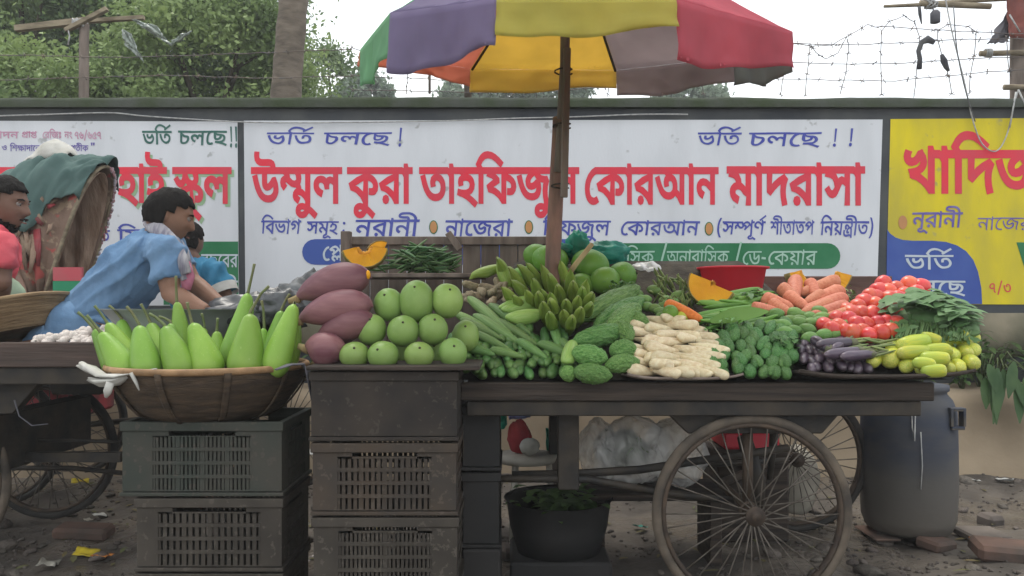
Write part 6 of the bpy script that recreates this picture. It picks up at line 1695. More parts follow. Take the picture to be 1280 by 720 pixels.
torso_side = (1, 0, 0)
M['skin'] = mat('skin', (.27, .15, .10), .58, (.21, .11, .07), 9, bump=.12, bscale=90, spec=.3)
M['skin_dark'] = mat('skin_dark', (.18, .10, .07), .58, (.14, .075, .05), 9, bump=.12, bscale=90, spec=.3)
M['hair'] = mat('hair', (.006, .005, .0045), .75, (.012, .010, .009), 60, spec=.12, bump=.7, bscale=160, stretch=(1, 1, .2))
M['eye_white'] = mat('eye_white', (.22, .19, .17), .35)
M['lips'] = mat('lips', (.20, .085, .065), .45)
M['shirt_blue'] = mat('shirt_blue', (.105, .195, .325), .9, (.145, .245, .38), 5, bump=.25, bscale=70)
M['shirt_pink'] = mat('shirt_pink', (.62, .085, .11), .85, (.5, .09, .11), 5, bump=.2, bscale=70)
M['shirt_teal'] = mat('shirt_teal', (.03, .14, .24), .85, (.04, .19, .31), 5, bump=.2, bscale=70)
M['lungi_green'] = mat('lungi_green', (.33, .42, .29), .85, (.28, .36, .25), 6, bump=.2, bscale=60)
M['trouser_dark'] = mat('trouser_dark', (.03, .03, .035), .85, (.05, .05, .055), 6, bump=.2, bscale=60)
M['scarf'] = mat('scarf', (.42, .41, .42), .85, (.17, .16, .2), 9, bump=.3, bscale=50, stretch=(6, 1, 1))
M['scarf_pink'] = mat('scarf_pink', (.5, .2, .25), .85, (.35, .12, .18), 14, bump=.3)

# man in blue, kneeling on the left cart and leaning to the right
YB = 3.6
bed = LZ - .03
hip = P(108, 408, YB)
kn = lambda s: [(hip + Vector((0, s * .09, 0)), .095), (hip + Vector((.30, s * .13, -.07)), .075), (hip + Vector((-.06, s * .14, -.085)), .055), (hip + Vector((-.20, s * .14, -.10)), .04)]
rt, o, HM = make_person('man in a light blue shirt and scarf leaning over behind the bottle gourds', M['skin'], M['shirt_blue'], M['shirt_blue'],
    [(hip, .12, .155), (P(130, 382, YB), .112, .15), (P(152, 357, YB), .115, .16), (P(176, 332, YB), .118, .18), (P(195, 310, YB), .092, .16), (P(201, 295, YB), .064, .085)],
    P(211, 271, YB - .02), (0, R(20), R(22)), 1.04,
    [{'j': [(P(207, 315, YB - .17), .062), (P(214, 366, YB - .19), .043), (P(258, 389, YB - .22), .029)], 'up': (0, -.2, 1), 'th': (.2, 1, 0), 'curl': .7},
     {'j': [(P(214, 312, YB + .17), .06), (P(240, 352, YB + .15), .043), (P(278, 382, YB + .02), .029)], 'up': (.2, .2, 1), 'th': (.2, -1, 0), 'curl': .6}],
    [kn(-1), kn(1)], .66, M['hair'], shirt_drop=.19)
q = MB()
def sw(pts, w0): q.tube([P(x, y, Y) - o for x, y, Y in pts], [(.012, w) for w in w0], 12, side=(0, -1, .6), bump=lambda t, a: 1 + .25 * noise.noise(Vector((t * 9, math.cos(a) * 2, math.sin(a) * 2))))
sw([(186, 276, YB + .02), (192, 282, YB - .1), (204, 291, YB - .125), (216, 304, YB - .15), (226, 322, YB - .2), (233, 342, YB - .21)], [.03, .036, .034, .032, .028, .022])
sw([(186, 274, YB - .02), (194, 286, YB - .1), (210, 302, YB - .15), (222, 326, YB - .19), (231, 350, YB - .2)], [.024, .024, .022, .02, .014])
sw([(186, 276, YB + .02), (196, 280, YB + .10), (212, 292, YB + .13), (228, 316, YB + .10), (236, 340, YB + .04)], [.03, .035, .03, .03, .022])
q.build('scarf', M['scarf'], rt)
q = MB(); sw([(232, 328, YB - .17), (235, 346, YB - .19), (233, 362, YB - .19)], [.018, .03, .02]); q.build('scarf_end', M['scarf_pink'], rt)

# boy in teal beyond the cart
YK = 4.5
hp = Vector((P(246, 0, YK).x, YK, .80))
def stripes(sh, o_):
    for (t0, t1, m_) in ((.52, .80, M['cloth_white']),):
        a, b_ = P(268, 340, YK - .12), P(284, 376, YK - .15)
        q = MB(); q.tube([a.lerp(b_, t0) - o_, a.lerp(b_, t1) - o_], [.083, .08], 18, cap=False); q.build('sleeve_stripe', m_, sh)
leg = lambda s: [(hp + Vector((0, s * .08, 0)), .085), (Vector((hp.x + .02, YK + s * .09, .44)), .06), (Vector((hp.x, YK + s * .09, .07)), .042), (Vector((hp.x + .12, YK + s * .1, .04)), .035)]
make_person('boy in a teal shirt with a white sleeve stripe seen from behind', M['skin_dark'], M['shirt_teal'], M['trouser_dark'],
    [(hp, .10, .13), (Vector((hp.x - .01, YK, .97)), .095, .125), (P(246, 372, YK), .105, .14), (P(248, 348, YK), .105, .155), (P(246, 336, YK), .075, .13), (P(242, 328, YK), .05, .065)],
    P(236, 302, YK), (0, R(14), R(72)), .92,
    [{'j': [(P(268, 340, YK - .12), .052), (P(284, 376, YK - .15), .038), (P(300, 392, YK - .12), .026)], 'up': (0, 0, 1), 'th': (0, 1, 0)},
     {'j': [(P(238, 342, YK + .16), .05), (P(252, 376, YK + .25), .036), (P(272, 392, YK + .22), .026)], 'up': (0, 0, 1), 'th': (0, -1, 0)}],
    [leg(-1), leg(1)], .72, M['hair'], extra_shirt=stripes)

# vendor in pink sitting on the left cart
YP = 3.62
hp = Vector((P(-36, 0, YP).x, YP, bed + .11))
make_person('bearded man in a pink T-shirt sitting at the left edge of the picture', M['skin_dark'], M['shirt_pink'], M['lungi_green'],
    [(hp, .125, .155), (hp + Vector((.0, 0, .16)), .12, .15), (P(-34, 340, YP), .125, .17), (P(-24, 312, YP), .125, .195), (P(-14, 297, YP), .09, .16), (P(-7, 288, YP), .06, .075)],
    P(3, 257, YP), (0, R(10), R(6)), 1.08,
    [{'j': [(P(-4, 309, YP - .2), .058), (P(0, 352, YP - .22), .045), (P(-2, 384, YP - .05), .03)], 'up': (0, -1, .3), 'th': (1, 0, 0)},
     {'j': [(P(-8, 309, YP + .2), .058), (P(14, 350, YP + .2), .045), (P(30, 384, YP + .05), .03)], 'up': (0, 1, .3), 'th': (1, 0, 0)}],
    [[(hp + Vector((.03, -.1, 0)), .10), (P(0, 374, YP - .02), .085), (Vector((P(-12, 0, YP).x, YP - .03, bed + .06)), .06), (Vector((P(20, 0, YP).x, YP - .03, bed + .035)), .04)],
     [(hp + Vector((.03, .1, 0)), .10), (Vector((P(60, 0, YP).x, YP + .3, bed + .09)), .08), (Vector((P(0, 0, YP).x, YP + .3, bed + .07)), .055), (Vector((P(-10, 0, YP).x, YP + .2, bed + .05)), .04)]],
    .62, M['hair'], beard=True)
# white tick on the pink sleeve
# ================================================================ RICKSHAW
M['hood'] = mat('hood_cloth', (.44, .32, .24), .85, (.24, .16, .11), 9, bump=.9, bscale=30, stretch=(2, .6, .6), trans=.08)
M['hood_deco'] = mat('hood_deco', (.20, .135, .10), .8, (.40, .09, .08), 12, bump=.8, bscale=26, lo=.55, hi=.6, speck=((.33, .25, .17), 16, .56))
M['rick_red'] = mat('rick_red', (.36, .05, .06), .6, (.12, .05, .05), 9)
M['cloth_green'] = mat('cloth_green', (.085, .14, .128), .85, (.055, .10, .092), 4, bump=.35, bscale=20)
ry = 4.72
rk = thing('cycle_rickshaw', 'cycle rickshaw with a tattered brown folding hood behind the left cart', 'rickshaw', (-2.68, ry, 0))
RO = Vector(rk.location)
HZ = 1.02; HW = .20
def hood_pt(a, s, off=0.0, R0=.93):
    """a: bow angle from +X (deg), s: -1 near side .. 1 far side."""
    ph = s * math.pi / 2
    r_ = (lerp(R0, R0 * .82, max(0, (a - 72) / 80)) + off) * abs(math.cos(ph)) ** .42
    y = (HW + off) * math.sin(ph)
    return Vector((math.cos(R(a)) * r_, y, HZ + math.sin(R(a)) * r_))
def hf(u, v):
    a = lerp(72, 158, u); s = lerp(-.995, .995, v)
    pleat = .025 * math.sin(u * math.pi * 5) ** 2
    e = .018 * noise.fractal(Vector((u * 9, v * 9, 2)), 1.0, 2.0, 3)
    return hood_pt(a, s, -pleat + e)
MB().grid(46, 40, hf, .006).build('hood', M['hood_deco'], rk)
MB().grid(40, 40, lambda u, v: hood_pt(lerp(72.5, 156, u), lerp(-.98, .98, v), -.035 - .02 * math.sin(u * math.pi * 5) ** 2), .002).build('hood_lining', M['hood'], rk)
for k, a in enumerate((72, 89, 106, 123, 140, 158)):
    MB().tube([hood_pt(a, lerp(-1, 1, i / 40), .006 if k == 0 else -.01) for i in range(41)], .011, 7).build('hood_bow', M['bamboo'], rk)
q = MB()
for i in range(60):
    v = lerp(.05, .95, i / 59); p = hood_pt(71.5, v, .0)
    q.ball(p + Vector((.01, rng.uniform(-.01, .01), rng.uniform(-.01, .01))), (.008, .008, rng.uniform(.006, .016)), 6, 5)
o_ = q.build('hood_trim', mat('trim_white', (.42, .42, .46), .7, (.3, .12, .12), 18), rk); o_['kind'] = 'stuff'
q = MB(); q.span(-.42, .22, -.27, .27, .72, .80); q.build('seat', M['rick_red'], rk, .02)
q = MB(); q.span(-.5, -.43, -.28, .28, .72, 1.22); q.build('backrest', M['hood_deco'], rk, .02)
q = MB(); q.span(-.46, .2, -.285, .285, .45, .719); q.build('body', M['rick_red'], rk, .02)
q = MB(); q.grid(14, 12, lambda u, v: (lerp(-.62, .0, u), -.31 - .03 * math.sin(u * 7), lerp(.7, HZ + .22, v) + .05 * math.sin(u * 5)), .01)
q.build('side_cover', M['hood_deco'], rk)
q = MB(); x0, x1 = X(66, 4.38), X(102, 4.38)
q.span(x0 - RO.x, x1 - RO.x, 4.38 - ry, 4.40 - ry, Z(351, 4.38), Z(334, 4.38)); q.build('red_panel', mat('panel_red', (.52, .10, .12), .7, (.4, .15, .15), 6), rk)
q = MB(); q.span(x0 - RO.x, x1 - RO.x, 4.38 - ry, 4.40 - ry, Z(405, 4.38), Z(351.3, 4.38)); q.build('green_panel', mat('panel_green', (.03, .25, .12), .7, (.05, .3, .17), 6), rk)
wheel(rk, Vector((-.12, -.36, .36)), .36, M['dark_tyre'], M['rusty_metal']); wheel(rk, Vector((-.12, .36, .36)), .36, M['dark_tyre'], M['rusty_metal'])
wheel(rk, Vector((1.35, 0, .36)), .36, M['dark_tyre'], M['rusty_metal'])
q = MB(); q.tube([(-.12, 0, .36), (.5, 0, .42), (.62, 0, .72), (1.18, 0, .78)], .018, 8); q.tube([(1.35, -.05, .36), (1.2, -.04, .8), (1.18, 0, .84)], .014, 8); q.tube([(-.12, -.34, .36), (-.12, .34, .36)], .015, 8)
split_build(q, 'frame_tube', M['dark_metal'], rk)
# green cloth thrown over the hood
def gf(u, v):
    a = lerp(71, 132, u); s = lerp(-.76, .55, v)
    if v < .3: s += .10 * math.sin(u * 9 + 1) * (1 - v / .3)
    fold = .075 * abs(noise.noise(Vector((u * 7 + v * 1.5, v * 2.2, 1)))) + .05 * abs(noise.noise(Vector((u * 15 + v * 4, v * 4, 7)))) - .015 + .018 * noise.fractal(Vector((u * 5, v * 5, 8)), 1.0, 2.0, 3)
    return RO + hood_pt(a, s, .035 + fold)
tag(MB().grid(60, 44, gf, .004).build('green_cloth', M['cloth_green']), 'dark green cloth thrown over the rickshaw hood', 'cloth')
def wf(u, v):
    a = lerp(85, 101, u); s = lerp(-.15, .5, v)
    return RO + hood_pt(a, s, .06 + .13 * math.sin(math.pi * u) * math.sin(math.pi * v) + .02 * noise.fractal(Vector((u * 4, v * 4, 3)), 1.0, 2.0, 3))
tag(MB().grid(20, 20, wf, .004).build('white_cloth', M['cloth_white']), 'bunched white cloth on top of the rickshaw hood behind the green cloth', 'cloth')

# torn strips hanging on the near side of the hood
M['strip_brown'] = mat('strip_brown', (.15, .10, .075), .9, (.27, .2, .14), 14, bump=.5)
for k in range(46):
    a = rng.uniform(74, 150); s0 = -rng.uniform(.55, .9)
    p0 = hood_pt(a, s0, .012); p1 = hood_pt(a + rng.uniform(-8, 8), max(-.985, s0 - rng.uniform(.04, .12)), .02)
    w_ = rng.uniform(.008, .028)
    q = MB(); q.tube([p0, p0.lerp(p1, .5) + Vector((rng.uniform(-.02, .02), -.012, 0)), p1], [(.004, w_), (.005, w_ * .8), (.003, w_ * .4)], 7, side=(0, -1, 0))
    q.build('torn_strip', rng.choice((M['strip_brown'], M['strip_brown'], M['rick_red'], M['hood'])), rk)

# ================================================================ VEGETABLES
# Every vegetable mesh lies along X from -0.5 to 0.5 with a greatest diameter of 1 and is scaled when it is laid down.
def veg_mesh(name, prof, m, n=18, seg=14, bend=0.0, bump=None, tail=None, sq=1.0):
    q = MB()
    pts, rad = [], []
    for i in range(n + 1):
        t = i / n
        t = .5 - .5 * math.cos(math.pi * t)
        pts.append(Vector((t - .5, 0, bend * (1 - (2 * t - 1) ** 2))))
        r = max(.004, smooth_prof(prof, t))
        rad.append((r, r * sq))
    q.tube(pts, rad, seg, bump=bump, side=(0, 0, 1))
    if tail:
        tail(q)
    me = q.mesh(name)
    me.materials.append(m)
    return me

KIND = {}
def kind(key, name, cat, meshes, parts=()):
    KIND[key] = (name, cat, meshes, parts)

def lay(key, a, b, th, label, group=None, roll=None, flat=1.0):
    """Lay one vegetable from world point a to world point b, th metres thick."""
    name, cat, meshes, parts = KIND[key]
    a, b = Vector(a), Vector(b)
    d = b - a
    o = bpy.data.objects.new(name, rng.choice(meshes))
    C.objects.link(o)
    q = d.to_track_quat('X', 'Z').to_matrix()
    ro_ = rng.uniform(0, 6.28) if roll is None else roll
    q = q @ Matrix.Rotation(ro_, 3, 'X')
    o.matrix_world = Matrix.Translation((a + b) / 2) @ q.to_4x4() @ Matrix.Diagonal((d.length, th, th * flat, 1))
    tag(o, label, cat, group)
    for pn, pm in parts:
        c = bpy.data.objects.new(pn, rng.choice(pm) if isinstance(pm, list) else pm)
        C.objects.link(c); c.parent = o
    return o

def seg(key, x0, y0, x1, y1, thpx, Y0, Y1, label, group=None, **kw):
    return lay(key, P(x0, y0, Y0), P(x1, y1, Y1), thpx * (Y0 + Y1) / 2 / FOC, label, group, **kw)

nb = lambda f, s: (lambda t, a: 1 + s * noise.noise(Vector((t * f, math.cos(a) * 1.5 + f, math.sin(a) * 1.5))))

# materials
V = {}
V['gourd'] = mat('bottle_gourd_skin', (.135, .275, .03), .4, (.25, .40, .075), 5, bump=.08, rnd=.16, stretch=(1, 1, .5), speck=((.28, .40, .12), 130, .66))
V['gourd_stalk'] = mat('gourd_stalk', (.12, .16, .06), .6, (.16, .15, .07), 14)
V['round'] = mat('round_gourd_skin', (.14, .25, .05), .42, (.24, .36, .10), 7, bump=.08, rnd=.14, speck=((.27, .37, .14), 120, .66))
V['scar'] = mat('stem_scar', (.06, .055, .03), .8)
V['cuke'] = mat('cucumber_skin', (.05, .12, .035), .4, (.09, .19, .06), 3, bump=.1, rnd=.3, stretch=(.5, 5, 5), axis=[(0, (.17, .26, .09)), (.04, (.07, .15, .035)), (.3, (.035, .105, .022)), (1, (.04, .11, .025))])
V['ridge'] = mat('ridge_gourd_skin', (.10, .20, .055), .5, (.17, .28, .09), 3, bump=.2, rnd=.2, stretch=(.6, 6, 6))
V['ltgreen'] = mat('pale_gourd_skin', (.22, .38, .08), .42, (.30, .44, .13), 3, rnd=.12, stretch=(.6, 5, 5))
V['banana'] = mat('green_banana_skin', (.15, .245, .04), .42, (.24, .33, .07), 4, rnd=.16, stretch=(.5, 3, 3), axis=[(0, (.10, .10, .03)), (.09, (.20, .29, .05)), (.6, (.145, .235, .036)), (1, (.14, .22, .04))])
V['papaya'] = mat('papaya_skin', (.07, .19, .02), .42, (.14, .28, .04), 4, bump=.08, rnd=.14, speck=((.2, .3, .12), 70, .63))
V['bitter'] = mat('bitter_gourd_skin', (.06, .175, .03), .42, (.21, .37, .11), 3.5, bump=.5, rnd=.2, stretch=(.5, 7, 7))
V['bitter_d'] = mat('small_bitter_gourd_skin', (.035, .12, .025), .42, (.12, .25, .07), 3.5, bump=.5, rnd=.25, stretch=(.5, 7, 7))
V['parwal'] = mat('pointed_gourd_skin', (.10, .21, .045), .45, (.17, .28, .085), 3, rnd=.2, stretch=(.5, 8, 8))
V['radish'] = mat('radish_skin', (.70, .62, .42), .48, (.58, .46, .28), 3.0, bump=.12, bscale=18, rnd=.1, stretch=(3, 1, 1))
V['carrot'] = mat('carrot_skin', (.60, .23, .135), .5, (.5, .16, .085), 4, bump=.2, rnd=.12, stretch=(5, 1, 1))
V['carrot_o'] = mat('bright_carrot_skin', (.72, .21, .045), .5, (.6, .16, .03), 4, bump=.2, stretch=(5, 1, 1))
V['tomato'] = mat('tomato_skin', (.60, .045, .035), .28, (.66, .10, .05), 3, rnd=.16, spec=.5)
V['egg'] = mat('eggplant_skin', (.045, .03, .052), .3, (.085, .06, .08), 4, rnd=.3, spec=.5, axis=[(0, (.16, .13, .14)), (.1, (.06, .042, .065)), (1, (.045, .03, .05))])
V['calyx'] = mat('eggplant_calyx', (.10, .12, .06), .7, (.14, .13, .08), 9)
V['ycuke'] = mat('yellow_cucumber_skin', (.44, .46, .045), .36, (.32, .40, .06), 3, rnd=.16, stretch=(.6, 4, 4), axis=[(0, (.54, .50, .12)), (.15, (.50, .48, .05)), (.7, (.40, .45, .05)), (1, (.30, .4, .08))])
V['pump_flesh'] = mat('pumpkin_flesh', (.82, .40, .012), .5, (.72, .30, .01), 8, bump=.3, bscale=30)
V['pump_rind'] = mat('pumpkin_rind', (.28, .17, .05), .5, (.2, .2, .06), 6)
V['pump_seed'] = mat('pumpkin_pulp', (.62, .30, .02), .6, (.5, .2, .015), 40, bump=.8, bscale=60)
V['bflower'] = mat('banana_flower_bract', (.125, .045, .06), .5, (.23, .11, .115), 3.5, bump=.25, bscale=12, rnd=.1, stretch=(.5, 5, 5))
V['bflower_end'] = mat('banana_flower_stub', (.36, .29, .14), .7, (.22, .15, .07), 12)
V['bean'] = mat('green_bean', (.055, .125, .04), .5, (.10, .19, .075), 2, rnd=.35)
V['lbean'] = mat('flat_bean', (.11, .25, .04), .42, (.16, .32, .065), 3, rnd=.22)
V['chilli'] = mat('green_stalk', (.16, .22, .07), .5, (.22, .25, .1), 3, rnd=.35)
V['garlic'] = mat('garlic_skin', (.66, .62, .56), .6, (.5, .42, .38), 5, bump=.1, rnd=.1, stretch=(1, 4, 4))
V['onion'] = mat('ginger_skin', (.32, .27, .18), .7, (.2, .17, .1), 8, rnd=.2, bump=.3)
V['spin'] = mat('spinach_leaf', (.10, .2, .07), .5, (.17, .28, .13), 9, trans=.2, lo=.4, hi=.6)
V['spin_stem'] = mat('spinach_stem', (.15, .24, .09), .5, (.10, .17, .06), 6)
V['herb'] = mat('herb_leaf', (.06, .16, .035), .55, (.11, .23, .06), 9, trans=.2)

CUKE = [(0, .02), (.03, .27), (.1, .42), (.3, .5), (.6, .5), (.85, .42), (.95, .27), (1, .02)]
kind('cuke', 'cucumber', 'cucumber', [veg_mesh('cucumber', CUKE, V['cuke'], bend=b, bump=nb(4, .06)) for b in (0, .03, .06)])
kind('ridge', 'ridge_gourd', 'gourd', [veg_mesh('ridge_gourd', [(0, .02), (.02, .14), (.1, .26), (.35, .42), (.65, .5), (.88, .4), (.97, .22), (1, .02)], V['ridge'], bend=b, seg=20, bump=lambda t, a: 1 + .09 * math.cos(a * 10)) for b in (.02, .05, -.03)])
kind('ltgreen', 'pale_gourd', 'gourd', [veg_mesh('pale_gourd', CUKE, V['ltgreen'], bend=.12, bump=nb(4, .06))])
kind('parwal', 'pointed_gourd', 'gourd', [veg_mesh('pointed_gourd', [(0, .02), (.06, .18), (.25, .42), (.5, .5), (.75, .42), (.94, .18), (1, .02)], V['parwal'], bump=nb(3, .06))])
bfn = lambda t, a: 1 + .07 * (abs(math.cos(a * 5 + .9 * math.sin(t * 17))) - .5) * 2 * (.55 + .45 * math.sin(t * 70 + 3 * math.sin(a * 5))) + .13 * noise.noise(Vector((t * 30, math.cos(a) * 6, math.sin(a) * 6)))
BIT = [(0, .02), (.04, .16), (.15, .36), (.4, .5), (.65, .47), (.87, .3), (.97, .1), (1, .02)]
kind('bitter', 'bitter_gourd', 'bitter gourd', [veg_mesh('bitter_gourd', BIT, V['bitter'], n=70, seg=60, bend=b, bump=bfn) for b in (.0, .05)])
kind('bitter_d', 'small_bitter_gourd', 'bitter gourd', [veg_mesh('small_bitter_gourd', BIT, V['bitter_d'], n=48, seg=44, bend=b, bump=bfn) for b in (.0, .05)])
kind('radish', 'white_radish', 'radish', [veg_mesh('white_radish', [(0, .03), (.02, .28), (.07, .45), (.2, .5), (.45, .42), (.7, .27), (.88, .12), (1, .02)], V['radish'], bend=b, bump=nb(3, .04)) for b in (0, .05, -.05)])
kind('carrot', 'carrot', 'carrot', [veg_mesh('carrot', [(0, .03), (.02, .3), (.08, .46), (.2, .5), (.6, .43), (.9, .3), (.98, .15), (1, .02)], V['carrot'], bend=b, bump=nb(6, .08)) for b in (0, .03)])
kind('carrot_o', 'carrot', 'carrot', [veg_mesh('carrot', [(0, .03), (.02, .3), (.08, .46), (.2, .5), (.6, .43), (.9, .3), (.98, .15), (1, .02)], V['carrot_o'], bump=nb(6, .08))])
kind('tomato', 'tomato', 'tomato', [veg_mesh('tomato', [(0, .02), (.04, .2), (.2, .42), (.5, .5), (.8, .43), (.96, .2), (1, .04)], V['tomato'], seg=18, bump=nb(2, .06))])
cal = MB()
cal.tube([Vector((x, 0, 0)) for x in (.30, .40, .5, .55)], [.42, .40, .16, .13], 12, bump=lambda t, a: 1 + .2 * math.cos(5 * a) * (1 - t))
cal.tube([Vector((.5, 0, 0)), Vector((.62, 0, .1)), Vector((.72, 0, .2))], [.12, .1, .12], 8)
cal = cal.mesh('calyx'); cal.materials.append(V['calyx'])
EGG = [(0, .02), (.04, .24), (.15, .43), (.3, .5), (.6, .46), (.85, .38), (.97, .24), (1, .04)]
kind('egg', 'eggplant', 'eggplant', [veg_mesh('eggplant', EGG, V['egg'], bend=b, bump=nb(3, .05)) for b in (0, .06)], [('calyx', cal)])
kind('ycuke', 'yellow_cucumber', 'cucumber', [veg_mesh('yellow_cucumber', CUKE, V['ycuke'], bend=b, bump=nb(4, .06)) for b in (0, .04)])
kind('garlic', 'garlic_bulb', 'garlic', [veg_mesh('garlic_bulb', [(0, .02), (.05, .3), (.3, .5), (.6, .42), (.78, .16), (.9, .1), (1, .06)], V['garlic'], n=14, seg=16, bump=lambda t, a: 1 + .07 * math.cos(a * 7))])
kind('onion', 'ginger_root', 'ginger', [veg_mesh('ginger_root', CUKE, V['onion'], bump=nb(7, .5))])
kind('bean', 'green_bean', 'bean', [veg_mesh('green_bean', [(0, .05), (.1, .4), (.5, .5), (.9, .4), (1, .05)], V['bean'], n=12, seg=6, bend=b) for b in (.1, .25, -.15, .35)])
kind('lbean', 'flat_bean', 'bean', [veg_mesh('flat_bean', [(0, .05), (.06, .3), (.3, .5), (.8, .46), (.96, .2), (1, .04)], V['lbean'], n=14, seg=10, bend=b) for b in (.05, .12, -.06)])
kind('stalk', 'green_stalk', 'stalk', [veg_mesh('green_stalk', [(0, .2), (.1, .45), (.5, .5), (.9, .35), (1, .1)], V['chilli'], n=10, seg=6, bend=b) for b in (.1, .25, -.15)])

# ---- bottle gourds standing in the basket
def bottle_gourd(x0, y0, x1, y1, w_, Y, label, sx_=None, sy_=None, neck=.34):
    """Neck end at (x0, y0), fat end at (x1, y1), stalk tip at (sx_, sy_)."""
    a = P(x1, y1, Y); b = P(x0, y0, Y + .05)
    d = b - a; L = d.length; th = w_ * Y / FOC
    root_loc = a
    q = MB()
    prof = [(0, .02), (.03, .27), (.1, .43), (.22, .5), (.45, .45), (.68, neck + .01), (.86, neck * .74), (.95, neck * .52), (1, .04)]
    n = 26
    u = d.normalized()
    sd = d.orthogonal().normalized()
    bnd = rng.uniform(-.03, .03) * L
    pts = []; rad = []
    for i in range(n + 1):
        t = .5 - .5 * math.cos(math.pi * i / n)
        pts.append(d * t + sd * bnd * math.sin(math.pi * t)); rad.append(max(.002, smooth_prof(prof, t) * th))
    f0 = rng.uniform(0, 50)
    q.tube(pts, rad, 22, bump=lambda t, a_: 1 + .04 * noise.noise(Vector((t * 3 + f0, math.cos(a_), math.sin(a_)))))
    o = q.build('bottle_gourd', V['gourd'], None, at=root_loc)
    tag(o, label, 'gourd', 'bottle gourds in the basket')
    if sx_ is None: sx_, sy_ = x0 - 12, y0 - 22
    tip = P(sx_, sy_, Y + .04) - root_loc
    m_ = d.lerp(tip, .55) + u * (tip - d).length * .16
    s_ = MB(); s_.tube([d - u * .012, d + u * .008, m_, tip], [.0085, .0055, .0045, .0055], 7)
    s_.build('stalk', V['gourd_stalk'], o)
    return o
Y0 = 2.78
gl = [  # neck, fat end, width, depth, stalk tip
 (152, 400, 160, 440, 30, 2.98, 136, 382, 'bottle gourd in the back row at the left, behind the two leftmost gourds'),
 (118, 412, 150, 470, 34, 2.76, 97, 390, 'leftmost bottle gourd, leaning out over the basket rim'),
 (134, 404, 164, 462, 34, 2.86, 118, 382, 'bottle gourd standing behind the leftmost pair'),
 (126, 416, 164, 474, 40, 2.68, 108, 394, 'second bottle gourd from the left, slanting in front of the leftmost one'),
 (188, 404, 204, 450, 34, 2.92, 176, 380, 'bottle gourd half hidden behind the third and fourth front gourds'),
 (174, 407, 188, 474, 42, 2.66, 158, 383, 'third front bottle gourd from the left, nearly upright'),
 (213, 404, 222, 460, 26, 2.84, 198, 396, 'small bottle gourd tucked behind the slanting middle one'),
 (206, 408, 234, 474, 44, 2.66, 186, 392, 'front bottle gourd leaning left at the middle of the basket'),
 (221, 377, 226, 450, 28, 2.94, 220, 345, 'tall straight bottle gourd rising in the middle of the back row'),
 (240, 404, 264, 474, 44, 2.67, 234, 378, 'front bottle gourd just right of the middle, leaning left'),
 (271, 414, 268, 462, 28, 2.86, 272, 398, 'short bottle gourd in the gap right of the middle'),
 (310, 366, 286, 460, 38, 2.86, 318, 330, 'tallest bottle gourd, leaning right above all others'),
 (313, 392, 303, 474, 48, 2.67, 336, 358, 'broad front bottle gourd at the right of the middle'),
 (330, 410, 322, 462, 24, 2.84, 327, 376, 'thin bottle gourd between the broad gourd and the right end'),
 (352, 388, 336, 460, 32, 2.86, 362, 368, 'back bottle gourd second from the right end'),
 (368, 380, 338, 472, 40, 2.70, 358, 402, 'front bottle gourd at the right end, leaning right'),
 (372, 402, 356, 462, 28, 2.80, 372, 384, 'rightmost bottle gourd, behind the leaning one'),
 (255, 410, 246, 452, 26, 2.96, 252, 392, 'pale bottle gourd at the back of the basket, behind the middle gourds'),
]
for a in gl:
    bottle_gourd(a[0], a[1], a[2], a[3], a[4] * .93, a[5], a[8], a[6], a[7])

# ---- round gourds
def round_gourd(cx, cy, rx, ry, Y, label):
    c = P(cx, cy, Y); k = Y / FOC
    f0 = rng.uniform(0, 99)
    q = MB(); q.ball((0, 0, 0), (rx * k, rx * k, ry * k), 26, 18, lambda d: 1 + .03 * noise.noise(d * 1.6 + Vector((f0, 0, 0))))
    o = q.build('round_gourd', V['round'], None, at=c)
    tag(o, label, 'gourd', 'round gourds on the crates')
    d = Vector((rng.uniform(-.25, .25), -.8, rng.uniform(.35, .75))).normalized()
    p = Vector((d.x * rx * k, d.y * rx * k, d.z * ry * k))
    s_ = MB(); s_.ball(p * .995, .0045, 8, 6); s_.build('stem_scar', V['scar'], o)
for a in [(443, 444, 19, 17, 2.69, 'round gourd at the left end of the bottom row'), (479, 444, 20, 18, 2.68, 'slightly flattened round gourd second from the left in the bottom row'),
          (524, 444, 19, 17, 2.68, 'round gourd third from the left in the bottom row'), (566, 441, 18, 19, 2.71, 'round gourd at the right end of the bottom row, beside the cucumbers'),
          (464, 412, 19, 20, 2.77, 'left round gourd of the middle row'), (504, 414, 20, 20, 2.75, 'centre round gourd of the middle row'), (541, 412, 19, 20, 2.77, 'right round gourd of the middle row'),
          (486, 381, 19, 21, 2.84, 'left round gourd of the top row'), (521, 377, 22, 27, 2.83, 'tallest round gourd, in the middle of the top row'), (559, 376, 20, 22, 2.84, 'right round gourd of the top row'),
          (503, 440, 17, 20, 2.88, 'round gourd in the dark gap behind the bottom row, left'), (546, 440, 17, 20, 2.88, 'round gourd in the dark gap behind the bottom row, right'), (582, 420, 17, 20, 2.9, 'round gourd mostly hidden behind the cucumbers')]:
    round_gourd(*a)

